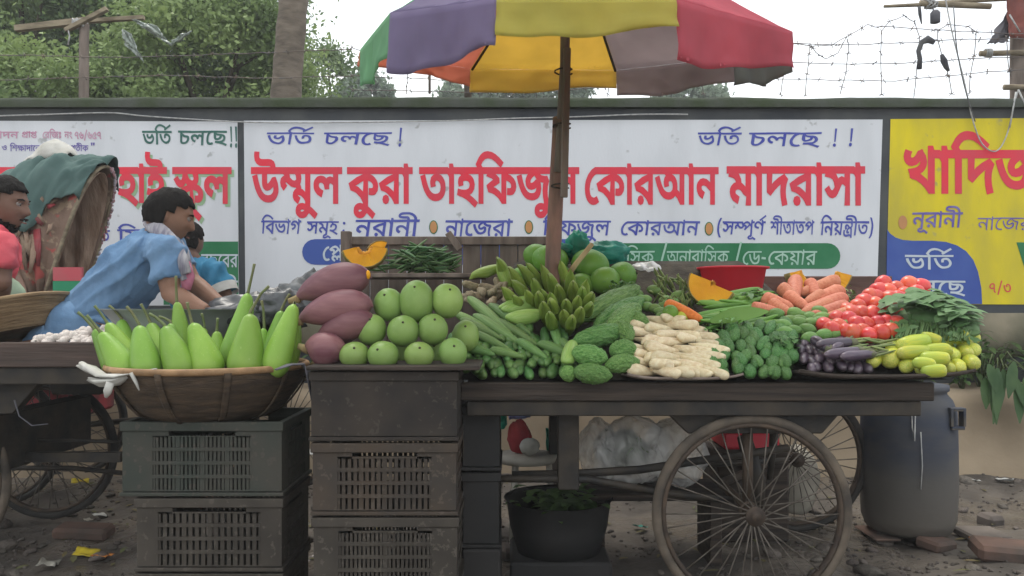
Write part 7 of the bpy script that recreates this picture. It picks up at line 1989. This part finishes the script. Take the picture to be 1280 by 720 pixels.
# ---- banana flowers
def banana_flower(x0, y0, x1, y1, w_, Y, label, tip_spot=False):
    a = P(x0, y0, Y + .03); b = P(x1, y1, Y); d = b - a; th = w_ * Y / FOC
    q = MB(); n = 30
    prof = [(0, .06), (.06, .16), (.2, .33), (.42, .47), (.62, .5), (.82, .42), (.94, .24), (1, .02)]
    f0 = rng.uniform(0, 9)
    seam = rng.uniform(.6, 1.6)
    def bmp(t, an):
        k = 1 + .03 * noise.noise(Vector((t * 4 + f0, math.cos(an), math.sin(an))))
        s1 = (an - seam - t * 1.3) % (2 * math.pi)
        return k + (.07 * (1 - s1 / 1.6) if s1 < 1.6 else 0)
    pts = [d * (.5 - .5 * math.cos(math.pi * i / n)) + Vector((0, 0, .02 * math.sin(math.pi * i / n))) for i in range(n + 1)]
    q.tube(pts, [max(.002, smooth_prof(prof, .5 - .5 * math.cos(math.pi * i / n)) * th) for i in range(n + 1)], 40, bump=bmp)
    o = q.build('banana_flower', V['bflower'], None, at=a)
    tag(o, label, 'banana flower', 'banana flowers')
    u = d.normalized()
    s_ = MB(); s_.tube([-u * .03, -u * .012, u * .012], [.010, .012, .016], 10, bump=lambda t, an: 1 + .2 * math.sin(3 * an)); s_.build('stalk', V['bflower_end'], o)
    if tip_spot:
        s_ = MB(); s_.ball(d * .965 + Vector((.0, -.012, .015)), (.009, .012, .016), 10, 8); s_.build('torn_tip', V['pump_flesh'], o)
banana_flower(371, 374, 464, 348, 44, 2.83, 'uppermost purple banana flower with a yellow torn tip', True)
banana_flower(374, 402, 466, 384, 43, 2.77, 'middle purple banana flower lying under the uppermost one')
banana_flower(396, 428, 468, 402, 38, 2.75, 'third purple banana flower, behind the left end of the round gourds')
banana_flower(383, 436, 428, 452, 44, 2.70, 'lowest purple banana flower, its pale stub at the crate edge')
banana_flower(398, 452, 440, 424, 36, 2.82, 'dark banana flower hidden in the gap behind the lowest one')

# ---- shelf: pumpkin slices and beans
def pumpkin_slice(name_label, c, R0, a0, a1, thick, rot, hollow=.55):
    """A wedge-shaped slice: rind outside, flesh, pulp along the hollow."""
    rootm = MB(); n = 22
    A = [lerp(R(a0), R(a1), k / n) for k in range(n + 1)]
    def ring(r, y): return [Vector((math.cos(t) * r, y, math.sin(t) * r)) for t in A]
    i0, i1 = ring(R0 * hollow, -thick * .5), ring(R0 * .965, -thick * .5)
    j0, j1 = ring(R0 * hollow, thick * .5), ring(R0 * .965, thick * .5)
    wob = lambda p, s: p + Vector((noise.noise(p * 40), noise.noise(p * 40 + Vector((5, 0, 0))), noise.noise(p * 40 + Vector((9, 0, 0))))) * s
    i0 = [wob(p, .012) for p in i0]; j0 = [wob(p, .012) for p in j0]
    vs = i0 + i1 + j0 + j1; W = n + 1
    fs = []
    for k in range(n):
        fs += [(k, k + 1, W + k + 1, W + k), (2 * W + k + 1, 2 * W + k, 3 * W + k, 3 * W + k + 1), (k + 1, k, 2 * W + k, 2 * W + k + 1)]
    fs += [(0, W, 3 * W, 2 * W), (n, 2 * W + n, 3 * W + n, W + n)]
    rootm.add(vs, fs, False)
    o = rootm.build('pumpkin_slice', V['pump_flesh'], None, at=c)
    o.rotation_euler = rot
    tag(o, name_label, 'pumpkin', 'cut pumpkin pieces')
    rd = MB()
    def rf(u, v):
        t = lerp(R(a0), R(a1), u); y = (v - .5) * thick * 1.04
        r = R0 * (.966 + .05 * math.sin(math.pi * v) + .008 * math.sin(t * 14))
        return (math.cos(t) * r, y, math.sin(t) * r)
    rd.grid(22, 6, rf, .004); rd.build('rind', V['pump_rind'], o)
    pl = MB(); pl.tube([Vector((math.cos(t) * R0 * hollow * .98, -thick * .1, math.sin(t) * R0 * hollow * .98)) for t in A], [thick * .3] * (n + 1), 8, bump=lambda t, a: 1 + .5 * noise.noise(Vector((t * 20, math.cos(a) * 2, math.sin(a) * 2))))
    pl.build('pulp', V['pump_seed'], o)
    return o
pumpkin_slice('two lobed orange pumpkin slice at the left end of the shelf', P(456, 308, 3.72), .105, 195, 352, .06, (R(-8), R(0), R(10)), .42)
pumpkin_slice('small upright orange pumpkin slice between the large one and the beans', P(476, 320, 3.85), .07, 40, 130, .05, (R(-5), R(-25), R(15)), .45)
o = pumpkin_slice('thick bright pumpkin wedge in front of the red basin', P(890, 355, 3.36), .096, 158, 338, .085, (R(-6), R(4), R(-16)), .12)
pumpkin_slice('crescent of orange pumpkin lying behind the pile of carrots', P(1022, 333, 3.9), .165, 195, 345, .06, (R(-6), R(2), R(4)), .66)
for k in range(130):
    t = rng.gauss(0, .33); t = max(-1, min(1, t))
    x = 527 + t * 66; hgt = 30 * (1 - abs(t) ** 1.4) 
    y = 338 - rng.random() * hgt
    Y = 3.86 - .16 * rng.random()
    a = rng.uniform(-1.0, 1.0) + (math.pi if rng.random() < .5 else 0); L = rng.uniform(18, 34)
    seg('bean', x - math.cos(a) * L / 2, y - math.sin(a) * L * .3, x + math.cos(a) * L / 2, y + math.sin(a) * L * .3 , 3.6, Y - .03, Y + .05, 'long thin green bean in the heap on the rack shelf', 'green beans heaped on the shelf', roll=rng.uniform(-.8, .8))

# ---- cucumbers, ridge gourds and pale gourds at the left of the cart
for row, (y, x0, x1, n) in enumerate([(469, 594, 724, 12), (459, 580, 730, 14), (448, 574, 728, 15), (437, 574, 722, 14), (427, 580, 704, 12), (416, 590, 664, 8)]):
    for k in range(n):
        x = lerp(x0, x1, k / max(1, n - 1)) + rng.uniform(-4, 4); yy = y + rng.uniform(-4, 3)
        Y = Ym(yy) - .04
        th = rng.uniform(11.5, 16)
        seg('cuke', x, yy, x + rng.uniform(-10, 10), yy - rng.uniform(8, 20), th, Y, Y + .16, 'dark green cucumber lying with its pale end towards the viewer', 'cucumbers heaped at the left end of the cart')
for x0, y0, x1, y1 in ((640, 418, 586, 372), (652, 430, 592, 392), (628, 424, 575, 398), (664, 418, 612, 380), (672, 432, 622, 400), (610, 412, 568, 392), (640, 440, 590, 415), (600, 432, 566, 414), (684, 448, 646, 424), (618, 444, 574, 430), (720, 446, 672, 428), (700, 438, 690, 402), (726, 452, 700, 424), (655, 446, 612, 436), (735, 436, 706, 446)):
    Y = Ym(y0)
    seg('ridge', x0, y0, x1, y1, rng.uniform(10, 14), Y - .06, Ym(y1) - .08, 'long greyish green ridge gourd pointing up to the left over the cucumbers', 'ridge gourds over the cucumbers')
for x0, y0, x1, y1, th, lab in ((632, 392, 676, 380, 19, 'upper of the pale curved gourds over the cucumbers'), (636, 402, 678, 396, 20, 'lower pale curved gourd over the cucumbers'), (628, 388, 660, 376, 15, 'small pale gourd behind the two curved ones'),
        (709, 456, 716, 432, 20, 'short bright green gourd standing among the cucumber ends')):
    seg('ltgreen', x0, y0, x1, y1, th, Ym(y0) - .1, Ym(y1) - .1, lab, 'pale gourds over the cucumbers', roll=0.0)

# ---- green banana bunch
bn = thing('banana_bunch', 'bunch of green bananas with pointed fingers in the middle of the cart', 'bananas', P(690, 376, 3.42))
bo = Vector(bn.location)
BANm = [veg_mesh('banana', [(0, .07), (.05, .10), (.13, .20), (.28, .40), (.5, .5), (.78, .44), (.92, .24), (1, .12)], V['banana'], bend=b, bump=lambda t, a: 1 + .05 * math.cos(5 * a)) for b in (.10, .2, .3)]
def banana(x0, y0, x1, y1, th, Y0, Y1):
    a, b = P(x0, y0, Y0) - bo, P(x1, y1, Y1) - bo
    d = b - a
    o = bpy.data.objects.new('banana', rng.choice(BANm)); C.objects.link(o); o.parent = bn
    q = d.to_track_quat('X', 'Z').to_matrix()
    t_ = th * Y0 / FOC
    o.matrix_local = Matrix.Translation((a + b) / 2) @ q.to_4x4() @ Matrix.Diagonal((d.length, t_, t_, 1))
for x, y, sx_, sy_ in ((626, 331, 4, 26), (640, 344, 12, 26), (656, 342, 16, 20), (663, 336, 10, 30), (680, 340, 6, 28), (703, 333, 4, 30), (712, 345, -2, 26), (690, 354, 4, 18), (668, 360, 6, 16), (648, 358, 12, 14), (632, 368, 10, 6), (646, 374, 8, 8), (660, 372, 6, 10), (680, 368, 4, 14), (698, 365, 2, 16), (716, 364, -2, 16), (732, 358, -8, 18), (738, 376, -10, 4), (724, 378, -5, 10), (708, 382, 0, 8), (692, 384, 2, 6), (678, 388, 4, 8), (706, 396, 0, 6), (722, 394, -5, 4), (690, 402, 2, 4), (712, 404, -2, 2), (740, 388, -8, 2), (690, 372, 2, 10), (672, 376, 4, 8), (726, 368, -4, 12)):
    Y = Ym(y + 14) - .06
    banana(x - sx_ * .5 + rng.uniform(-4, 3), y - rng.uniform(4, 10), x + sx_ * 1.3 + rng.uniform(0, 6), y + sy_ * .8 + 14, rng.uniform(14, 16.5), Y - .12, Y + .04)
for a in ((588, 349, 628, 338, 15, 3.6, 3.6), (621, 322, 636, 362, 17, 3.55, 3.5), (632, 336, 646, 366, 15, 3.55, 3.5)): banana(*a)
s_ = MB(); s_.tube([P(704, 352, 3.5) - bo, P(720, 330, 3.55) - bo, P(740, 305, 3.58) - bo], [.014, .012, .011], 9); s_.build('stalk', V['bflower_end'], bn)
# ---- papayas
for cx, cy, rx, ry, Y, lab in ((672, 320, 18, 15, 3.78, 'green papaya at the upper left of its group, partly hidden'), (689, 325, 23, 19, 3.7, 'large green papaya in front of the umbrella pole'), (739, 332, 25, 20, 3.66, 'large green papaya under the dark teal bag'),
      (757, 351, 19, 18, 3.56, 'round green papaya above the bitter gourds'), (778, 345, 19, 18, 3.62, 'round green papaya at the right end of its group'), (729, 356, 17, 14, 3.58, 'small green papaya wedged under the large ones'), (697, 346, 20, 15, 3.62, 'green papaya behind the banana tips'), (655, 345, 20, 12, 3.68, 'dull green papaya behind the left banana tips')):
    k = Y / FOC; f0 = rng.uniform(0, 99)
    q = MB(); q.ball((0, 0, 0), (rx * k, ry * k, ry * k), 24, 16, lambda d: 1 + .04 * noise.noise(d * 1.5 + Vector((f0, 0, 0))) - .05 * d.x * d.x * d.x)
    o = q.build('papaya', V['papaya'], None, at=P(cx, cy, Y)); o.rotation_euler = (rng.uniform(-.3, .3), rng.uniform(-.35, .35), rng.uniform(-.4, .4))
    tag(o, lab, 'papaya', 'green papayas')
    s_ = MB(); s_.tube([Vector((rx * k * .93, 0, 0)), Vector((rx * k * 1.06, 0, .003))], [.008, .007], 8); s_.build('stem_scar', V['scar'], o)

# ---- large bitter gourds
for x0, y0, x1, y1, th, dY, lab in ((722, 402, 800, 360, 27, 0, 'long bitter gourd slanting up to the right beside the bananas'), (744, 408, 806, 372, 25, -.03, 'long bitter gourd lying parallel to the slanting one'), (760, 412, 800, 382, 26, -.05, 'bitter gourd in the middle of the pile'),
      (718, 428, 788, 412, 27, -.04, 'bitter gourd lying nearly level under the slanting ones'), (714, 442, 760, 450, 27, -.06, 'light green bitter gourd with its tip to the right'), (716, 464, 766, 470, 25, -.02, 'bumpy bitter gourd lying along the cart edge by the radishes'), (762, 440, 796, 436, 27, -.04, 'dark bitter gourd next to the white radishes'),
      (756, 456, 800, 450, 23, -.03, 'dark bitter gourd just left of the lowest radishes'), (720, 464, 700, 470, 20, 0, 'small bitter gourd end among the cucumbers'), (772, 404, 790, 424, 24, -.05, 'bitter gourd standing steeply against the radishes'), (780, 398, 812, 404, 22, -.02, 'bitter gourd under the pointed gourds')):
    seg('bitter', x0, y0, x1, y1, th, Ym(y0) - .09 + dY, Ym(y1) - .07 + dY, lab, 'large bitter gourds')

# ---- pointed gourds behind the radishes
for k in range(20):
    x = rng.uniform(786, 850); y = rng.uniform(362, 396) 
    Y = Ym(y) - .05
    a = rng.uniform(-.6, .6)
    seg('parwal', x - 9, y - 4 * a, x + 9, y + 5 * a, rng.uniform(11, 14), Y, Y + rng.uniform(-.05, .05), 'small pointed gourd in the pile between the bitter gourds and the radishes', 'pointed gourds behind the radishes')
for cx, cy, r_, lab in ((838, 391, 10, 'small round lime green gourd under the bright carrot'), (852, 398, 9, 'yellowish green round gourd on top of the radishes')):
    q = MB(); q.ball((0, 0, 0), r_ * 3.2 / FOC, 18, 12); tag(q.build('small_gourd', V['papaya'] if r_ == 10 else V['ycuke'], None, at=P(cx, cy, 3.15)), lab, 'gourd')
seg('carrot_o', 832, 379, 878, 400, 16, 3.22, 3.1, 'bright orange carrot lying alone above the white radishes', None)

# ---- white radishes
for ri, (y, xa, xb, n) in enumerate([(463, 810, 884, 6), (454, 808, 884, 6), (445, 808, 884, 6), (436, 808, 882, 6), (427, 810, 880, 5), (418, 812, 872, 5), (409, 814, 860, 4), (401, 818, 848, 3)]):
    for k in range(n):
        x = lerp(xa, xb, k / (n - 1)) + rng.uniform(-4, 4); yy = y + rng.uniform(-2.5, 2.5)
        Y = Ym(yy) - .05 - .012 * (k % 3)
        L = rng.uniform(19, 27)
        sl = rng.uniform(-.05, .35) + (.25 if x > 850 else 0)
        s0 = 1 if (x > 846) != (rng.random() < .2) else -1       # crowns to the right on the right, to the left on the left
        seg('radish', x + s0 * L, yy + s0 * L * sl * .6, x - s0 * L, yy - s0 * L * sl * .6 - 1, rng.uniform(12.5, 16), Y - .04, Y + .05, 'white radish lying in the pile on the brown tray', 'white radishes in a pile')
# ---- stalks, herbs and flat beans
for k in range(70):
    x = rng.uniform(822, 872); y = rng.uniform(346, 386); Y = Ym(y) - .03
    a = rng.uniform(.3, 2.6); L = rng.uniform(12, 24)
    seg('stalk', x - math.cos(a) * L / 2, y - math.sin(a) * L / 2, x + math.cos(a) * L / 2, y + math.sin(a) * L / 2, 3.6, Y - .02, Y + .03, 'thin green stalk in the tangle left of the pumpkin wedge', 'thin stalks by the pumpkin wedge')
def herb_bunch(label, cx, cy, Y, rx, ry, n, L, Wd, m, group=None):
    r_ = thing('herb_bunch', label, 'greens', P(cx, cy + ry, Y), 0, group)
    lf = MB(); st = MB(); o = Vector(r_.location)
    for k in range(n):
        p = P(cx + rng.uniform(-rx, rx), cy + rng.uniform(-ry, ry), Y + rng.uniform(-.05, .05)) - o
        a = rng.uniform(0, 6.28)
        leaf_into(lf, p, (math.cos(a), math.sin(a) - .3, rng.uniform(-.2, .6)), (0, 0, 1), L * rng.uniform(.6, 1.2), Wd * rng.uniform(.7, 1.2), .3, 3)
        if k % 4 == 0: st.tube([Vector((p.x * .3, 0, 0)), p], [.003, .002], 5)
    lf.build('leaf', m, r_); st.build('stem', V['spin_stem'], r_)
herb_bunch('curly green herb bunch between the papayas and the bitter gourds', 776, 362, 3.42, 18, 12, 130, .028, .014, V['herb'])
herb_bunch('flat leaved green bunch in front of the red basin', 938, 372, 3.4, 26, 8, 60, .06, .03, V['spin'])
herb_bunch('loose leafy stalks over the small bitter gourds', 905, 408, 3.1, 30, 12, 60, .04, .014, V['lbean'])
herb_bunch('dark curly leaves at the right of the small bitter gourds', 985, 440, 2.96, 14, 22, 110, .035, .02, V['herb'])
herb_bunch('cut leek like green stalk ends beside the tomatoes', 1060, 368, 3.5, 8, 10, 50, .05, .008, V['chilli'])
for k in range(26):
    x = rng.uniform(876, 950); y = rng.uniform(368, 408); Y = Ym(y) - .06
    a = rng.uniform(-.35, .25); L = rng.uniform(50, 80)
    seg('lbean', x - L * .5, y + L * .5 * a + 3, x + L * .5, y - L * .5 * a - 6, rng.uniform(8, 11), Y - .03, Y + .05, 'long flat green bean pod in the sheaf above the small bitter gourds', 'flat bean pods', flat=.7)
r_ = MB(); leaf_into(r_, P(888, 402, 3.08), (1, .1, .28), (0, -1, .6), .24, .065, .1, 8)
tag(r_.build('broad_leaf', V['lbean']), 'single broad green leaf lying across the flat beans', 'leaf')
# pointed gourds at the right
for k in range(28):
    x = rng.uniform(966, 1032); y = rng.uniform(388, 418); Y = Ym(y) - .06
    a = rng.uniform(-.6, .4)
    seg('parwal', x - 12, y - 6 * a, x + 12, y + 6 * a, rng.uniform(13, 17), Y, Y + rng.uniform(-.06, .06), 'plump pointed gourd in the heap in front of the carrots', 'pointed gourds in front of the carrots')
for x, y in ((1048, 412), (1060, 408), (1036, 408), (1044, 418), (1030, 420), (1012, 424)):
    seg('parwal', x - 11, y, x + 11, y - 3, 16, Ym(y) - .08, Ym(y) - .06, 'light green pointed gourd under the tomatoes', 'light gourds under the tomatoes')
# small bitter gourds
for row, (y, x0, x1, n) in enumerate([(466, 898, 984, 8), (456, 894, 988, 9), (445, 896, 988, 9), (434, 900, 986, 8), (423, 906, 986, 8), (412, 920, 990, 6)]):
    for k in range(n):
        x = lerp(x0, x1, k / (n - 1)) + rng.uniform(-4, 4); yy = y + rng.uniform(-3, 3); Y = Ym(yy) - .05
        seg('bitter_d', x, yy + 3, x + rng.uniform(-12, 12), yy - rng.uniform(6, 14), rng.uniform(13.5, 17), Y - .05, Y + .07, 'small dark bumpy bitter gourd in the heap right of the radishes', 'small bitter gourds')
# carrots
for x0, y0, x1, y1, th in ((952, 372, 992, 386, 18), (975, 358, 1002, 382, 17), (994, 349, 992, 378, 17), (1050, 350, 998, 368, 17), (1052, 362, 1008, 378, 17), (1058, 372, 1004, 388, 17), (1062, 382, 1012, 396, 18), (940, 384, 976, 392, 15), (1012, 352, 1020, 372, 16), (982, 368, 1010, 386, 16), (1040, 378, 1000, 392, 15), (962, 378, 990, 394, 16), (1030, 366, 1005, 380, 15), (1064, 390, 1030, 398, 15)):
    seg('carrot', x0, y0, x1, y1, th * 1.1, Ym(y0) - .11, Ym(y1) - .06, 'pinkish orange carrot in the heap before the pumpkin crescent', 'carrots in a heap')
# tomatoes
tl = [(1104, 354), (1098, 364), (1120, 361), (1136, 357), (1151, 359), (1088, 371), (1130, 368), (1112, 374), (1080, 378), (1094, 381), (1064, 392), (1046, 398), (1060, 400), (1070, 406), (1082, 406), (1097, 404), (1030, 406), (1048, 409), (1086, 419), (1101, 416), (1076, 392), (1090, 393), (1104, 390), (1118, 384), (1058, 388), (1108, 403), (1112, 414), (1140, 372), (1124, 394), (1072, 383), (1040, 412), (1120, 405), (1095, 372), (1145, 366), (1110, 365), (1122, 374), (1066, 416), (1078, 414), (1056, 414)]
for x, y in tl:
    Y = Ym(y) - .1; r_ = rng.uniform(10, 12.5)
    a = rng.uniform(0, 6.28); d = Vector((math.cos(a), math.sin(a), rng.uniform(-.6, .9))).normalized() * r_ * Y / FOC
    c = P(x, y, Y)
    lay('tomato', c - d, c + d, 2 * r_ * Y / FOC * .96, 'ripe red tomato in the heap beside the leafy greens', 'tomatoes in a heap')
# small eggplants
for row, (y, x0, x1, n) in enumerate([(463, 1012, 1088, 7), (453, 1004, 1092, 9), (442, 1002, 1080, 8), (432, 1004, 1060, 5)]):
    for k in range(n):
        x = lerp(x0, x1, k / (n - 1)) + rng.uniform(-3, 3); yy = y + rng.uniform(-2, 2); Y = Ym(yy) - .05
        seg('egg', x, yy, x + rng.uniform(-12, 12), yy - rng.uniform(8, 16), rng.uniform(12, 15), Y, Y + .12, 'small dark purple eggplant with its end towards the viewer', 'small eggplants')
for x0, y0, x1, y1, th in ((1032, 444, 1082, 438, 14), (1022, 432, 1072, 428, 15), (1050, 446, 1095, 442, 13), (1014, 422, 1040, 440, 14), (1040, 436, 1062, 424, 11)):
    seg('egg', x0, y0, x1, y1, th, Ym(y0) - .13, Ym(y1) - .11, 'longer purple eggplant lying on top of the small ones', 'long eggplants on top')
for k in range(14):
    x = rng.uniform(1056, 1110); y = rng.uniform(420, 444); a = rng.uniform(-.5, .5)
    seg('stalk', x - 14, y + 10 * a, x + 14, y - 10 * a, 3.5, Ym(y) - .12, Ym(y) - .1, 'dry stalk lying between the eggplants and the tomatoes', 'dry stalks over the eggplants')
# yellow cucumbers
for x0, y0, x1, y1, th, e in ((1090, 454, 1096, 440, 19, 1), (1111, 452, 1120, 438, 25, 1), (1112, 436, 1136, 428, 20, 1), (1132, 459, 1142, 448, 20, 1), (1150, 462, 1160, 452, 17, 1), (1124, 432, 1164, 424, 20, 0), (1122, 442, 1162, 438, 17, 0), (1208, 407, 1160, 425, 17, 0), (1212, 418, 1164, 432, 17, 0),
      (1190, 436, 1146, 440, 19, 0), (1188, 449, 1148, 448, 19, 0), (1184, 463, 1150, 464, 17, 0), (1206, 428, 1190, 418, 21, 1), (1219, 424, 1206, 414, 16, 1), (1220, 438, 1206, 430, 18, 1), (1219, 456, 1204, 446, 19, 1), (1202, 460, 1190, 452, 18, 1), (1196, 446, 1180, 438, 18, 1), (1210, 444, 1198, 436, 18, 1), (1188, 462, 1176, 456, 18, 1), (1176, 428, 1150, 420, 16, 0), (1212, 432, 1190, 424, 17, 1), (1170, 456, 1140, 452, 16, 0)):
    Ya = Ym(y0) - .06 - (0 if e else .06)
    seg('ycuke', x0, y0, x1, y1, th, Ya, Ya + (.15 if e else .03), 'yellowish green cucumber stacked at the right end of the cart', 'yellow cucumbers at the right end')
# leafy greens bundle
def leafy_bundle(label, x0, x1, ytop, ybot, Y, n):
    r_ = thing('spinach_bundle', label, 'greens', P((x0 + x1) / 2, ybot, Y), 0, 'bundles of leafy greens')
    o = Vector(r_.location); lf = MB(); st = MB()
    for k in range(n):
        u = rng.random(); x = lerp(x0, x1, u); y = ytop + rng.random() ** 1.3 * (ybot - ytop) * .33 + 14 * (abs(u - .45) * 1.6) ** 2
        p = P(x, y, Y + rng.uniform(-.08, .12)) - o
        a = rng.uniform(-.5, .5) + (0 if rng.random() < .5 else math.pi)
        leaf_into(lf, p, (math.cos(a), -.5 + math.sin(a) * .6, rng.uniform(-.2, .25)), (0, -.3, 1), rng.uniform(.05, .085), rng.uniform(.03, .05), .3, 5, .12)
    for k in range(int(n * 1.4)):
        u = rng.random(); x = lerp(x0 + 2, x1 - 2, u)
        ya = lerp(ytop, ybot, .42) + 8 * abs(u - .5); 
        p0 = P(x + rng.uniform(-4, 4), ya, Y + .0) - o; p1 = P(x, ybot + rng.uniform(-3, 3), Y - .10 + rng.uniform(-.03, .03)) - o
        st.tube([p0, p0.lerp(p1, .5) + Vector((rng.uniform(-.01, .01), -.015, 0)), p1], [.003, .0035, .003], 5)
        if k % 3 == 0: leaf_into(lf, p0.lerp(p1, rng.uniform(.2, .9)) + Vector((0, -.02, 0)), (rng.uniform(-1, 1), -.3, rng.uniform(-1, .5)), (0, -1, .2), .04, .016, .2, 3)
    core = MB(); core.ball(P((x0 + x1) / 2, (ytop + ybot) / 2 + 8, Y + .06) - o, ((x1 - x0) * .5 * Y / FOC, .13, (ybot - ytop) * .40 * Y / FOC), 20, 14, lambda d: 1 + .1 * noise.noise(d * 4))
    core.build('inner_leaves', V['spin'], r_)
    lf.build('leaf', V['spin'], r_); st.build('stem', V['spin_stem'], r_)
leafy_bundle('broad leafy green bundle with large pale leaves behind the yellow cucumbers', 1112, 1196, 366, 424, 3.1, 120)
leafy_bundle('smaller frilly green bundle at the right end behind the yellow cucumbers', 1182, 1212, 382, 424, 3.06, 60)
leafy_bundle('tuft of dark leaves standing on top of the leafy bundle', 1140, 1172, 360, 386, 3.2, 30)
# garlic, ginger behind the gourds
for k in range(60):
    x = rng.uniform(40, 150); t = (x - 40) / 110
    y = rng.uniform(lerp(424, 404, t), 430)
    Y = 3.25 + (430 - y) * .004
    d = Vector((rng.uniform(-1, 1), rng.uniform(-1, 1), rng.uniform(-.2, 1))).normalized() * .021
    c = P(x, y, Y); c.z = max(c.z, LZ - .008)
    lay('garlic', c - d, c + d, .038, 'white garlic bulb in the heap on the left cart', 'garlic bulbs on the left cart')
for k in range(8):
    x = -20 + k * 16; c = P(x, 396 - k * 1.6 + rng.uniform(-3, 2), 3.55); d = Vector((rng.uniform(-1, 1), rng.uniform(-1, 1), .5)).normalized() * .02
    lay('garlic', c - d, c + d, .036, 'white garlic bulb showing over the rim of the woven basket', 'garlic in the woven basket')
for k in range(16):
    x = rng.uniform(585, 640); y = rng.uniform(352, 378); c = P(x, y, Ym(y)); d = Vector((rng.uniform(-1, 1), rng.uniform(-1, 1), .2)).normalized() * .05
    lay('onion', c - d, c + d, .035, 'knobbly brown ginger root in the shadow under the rack', 'ginger roots')
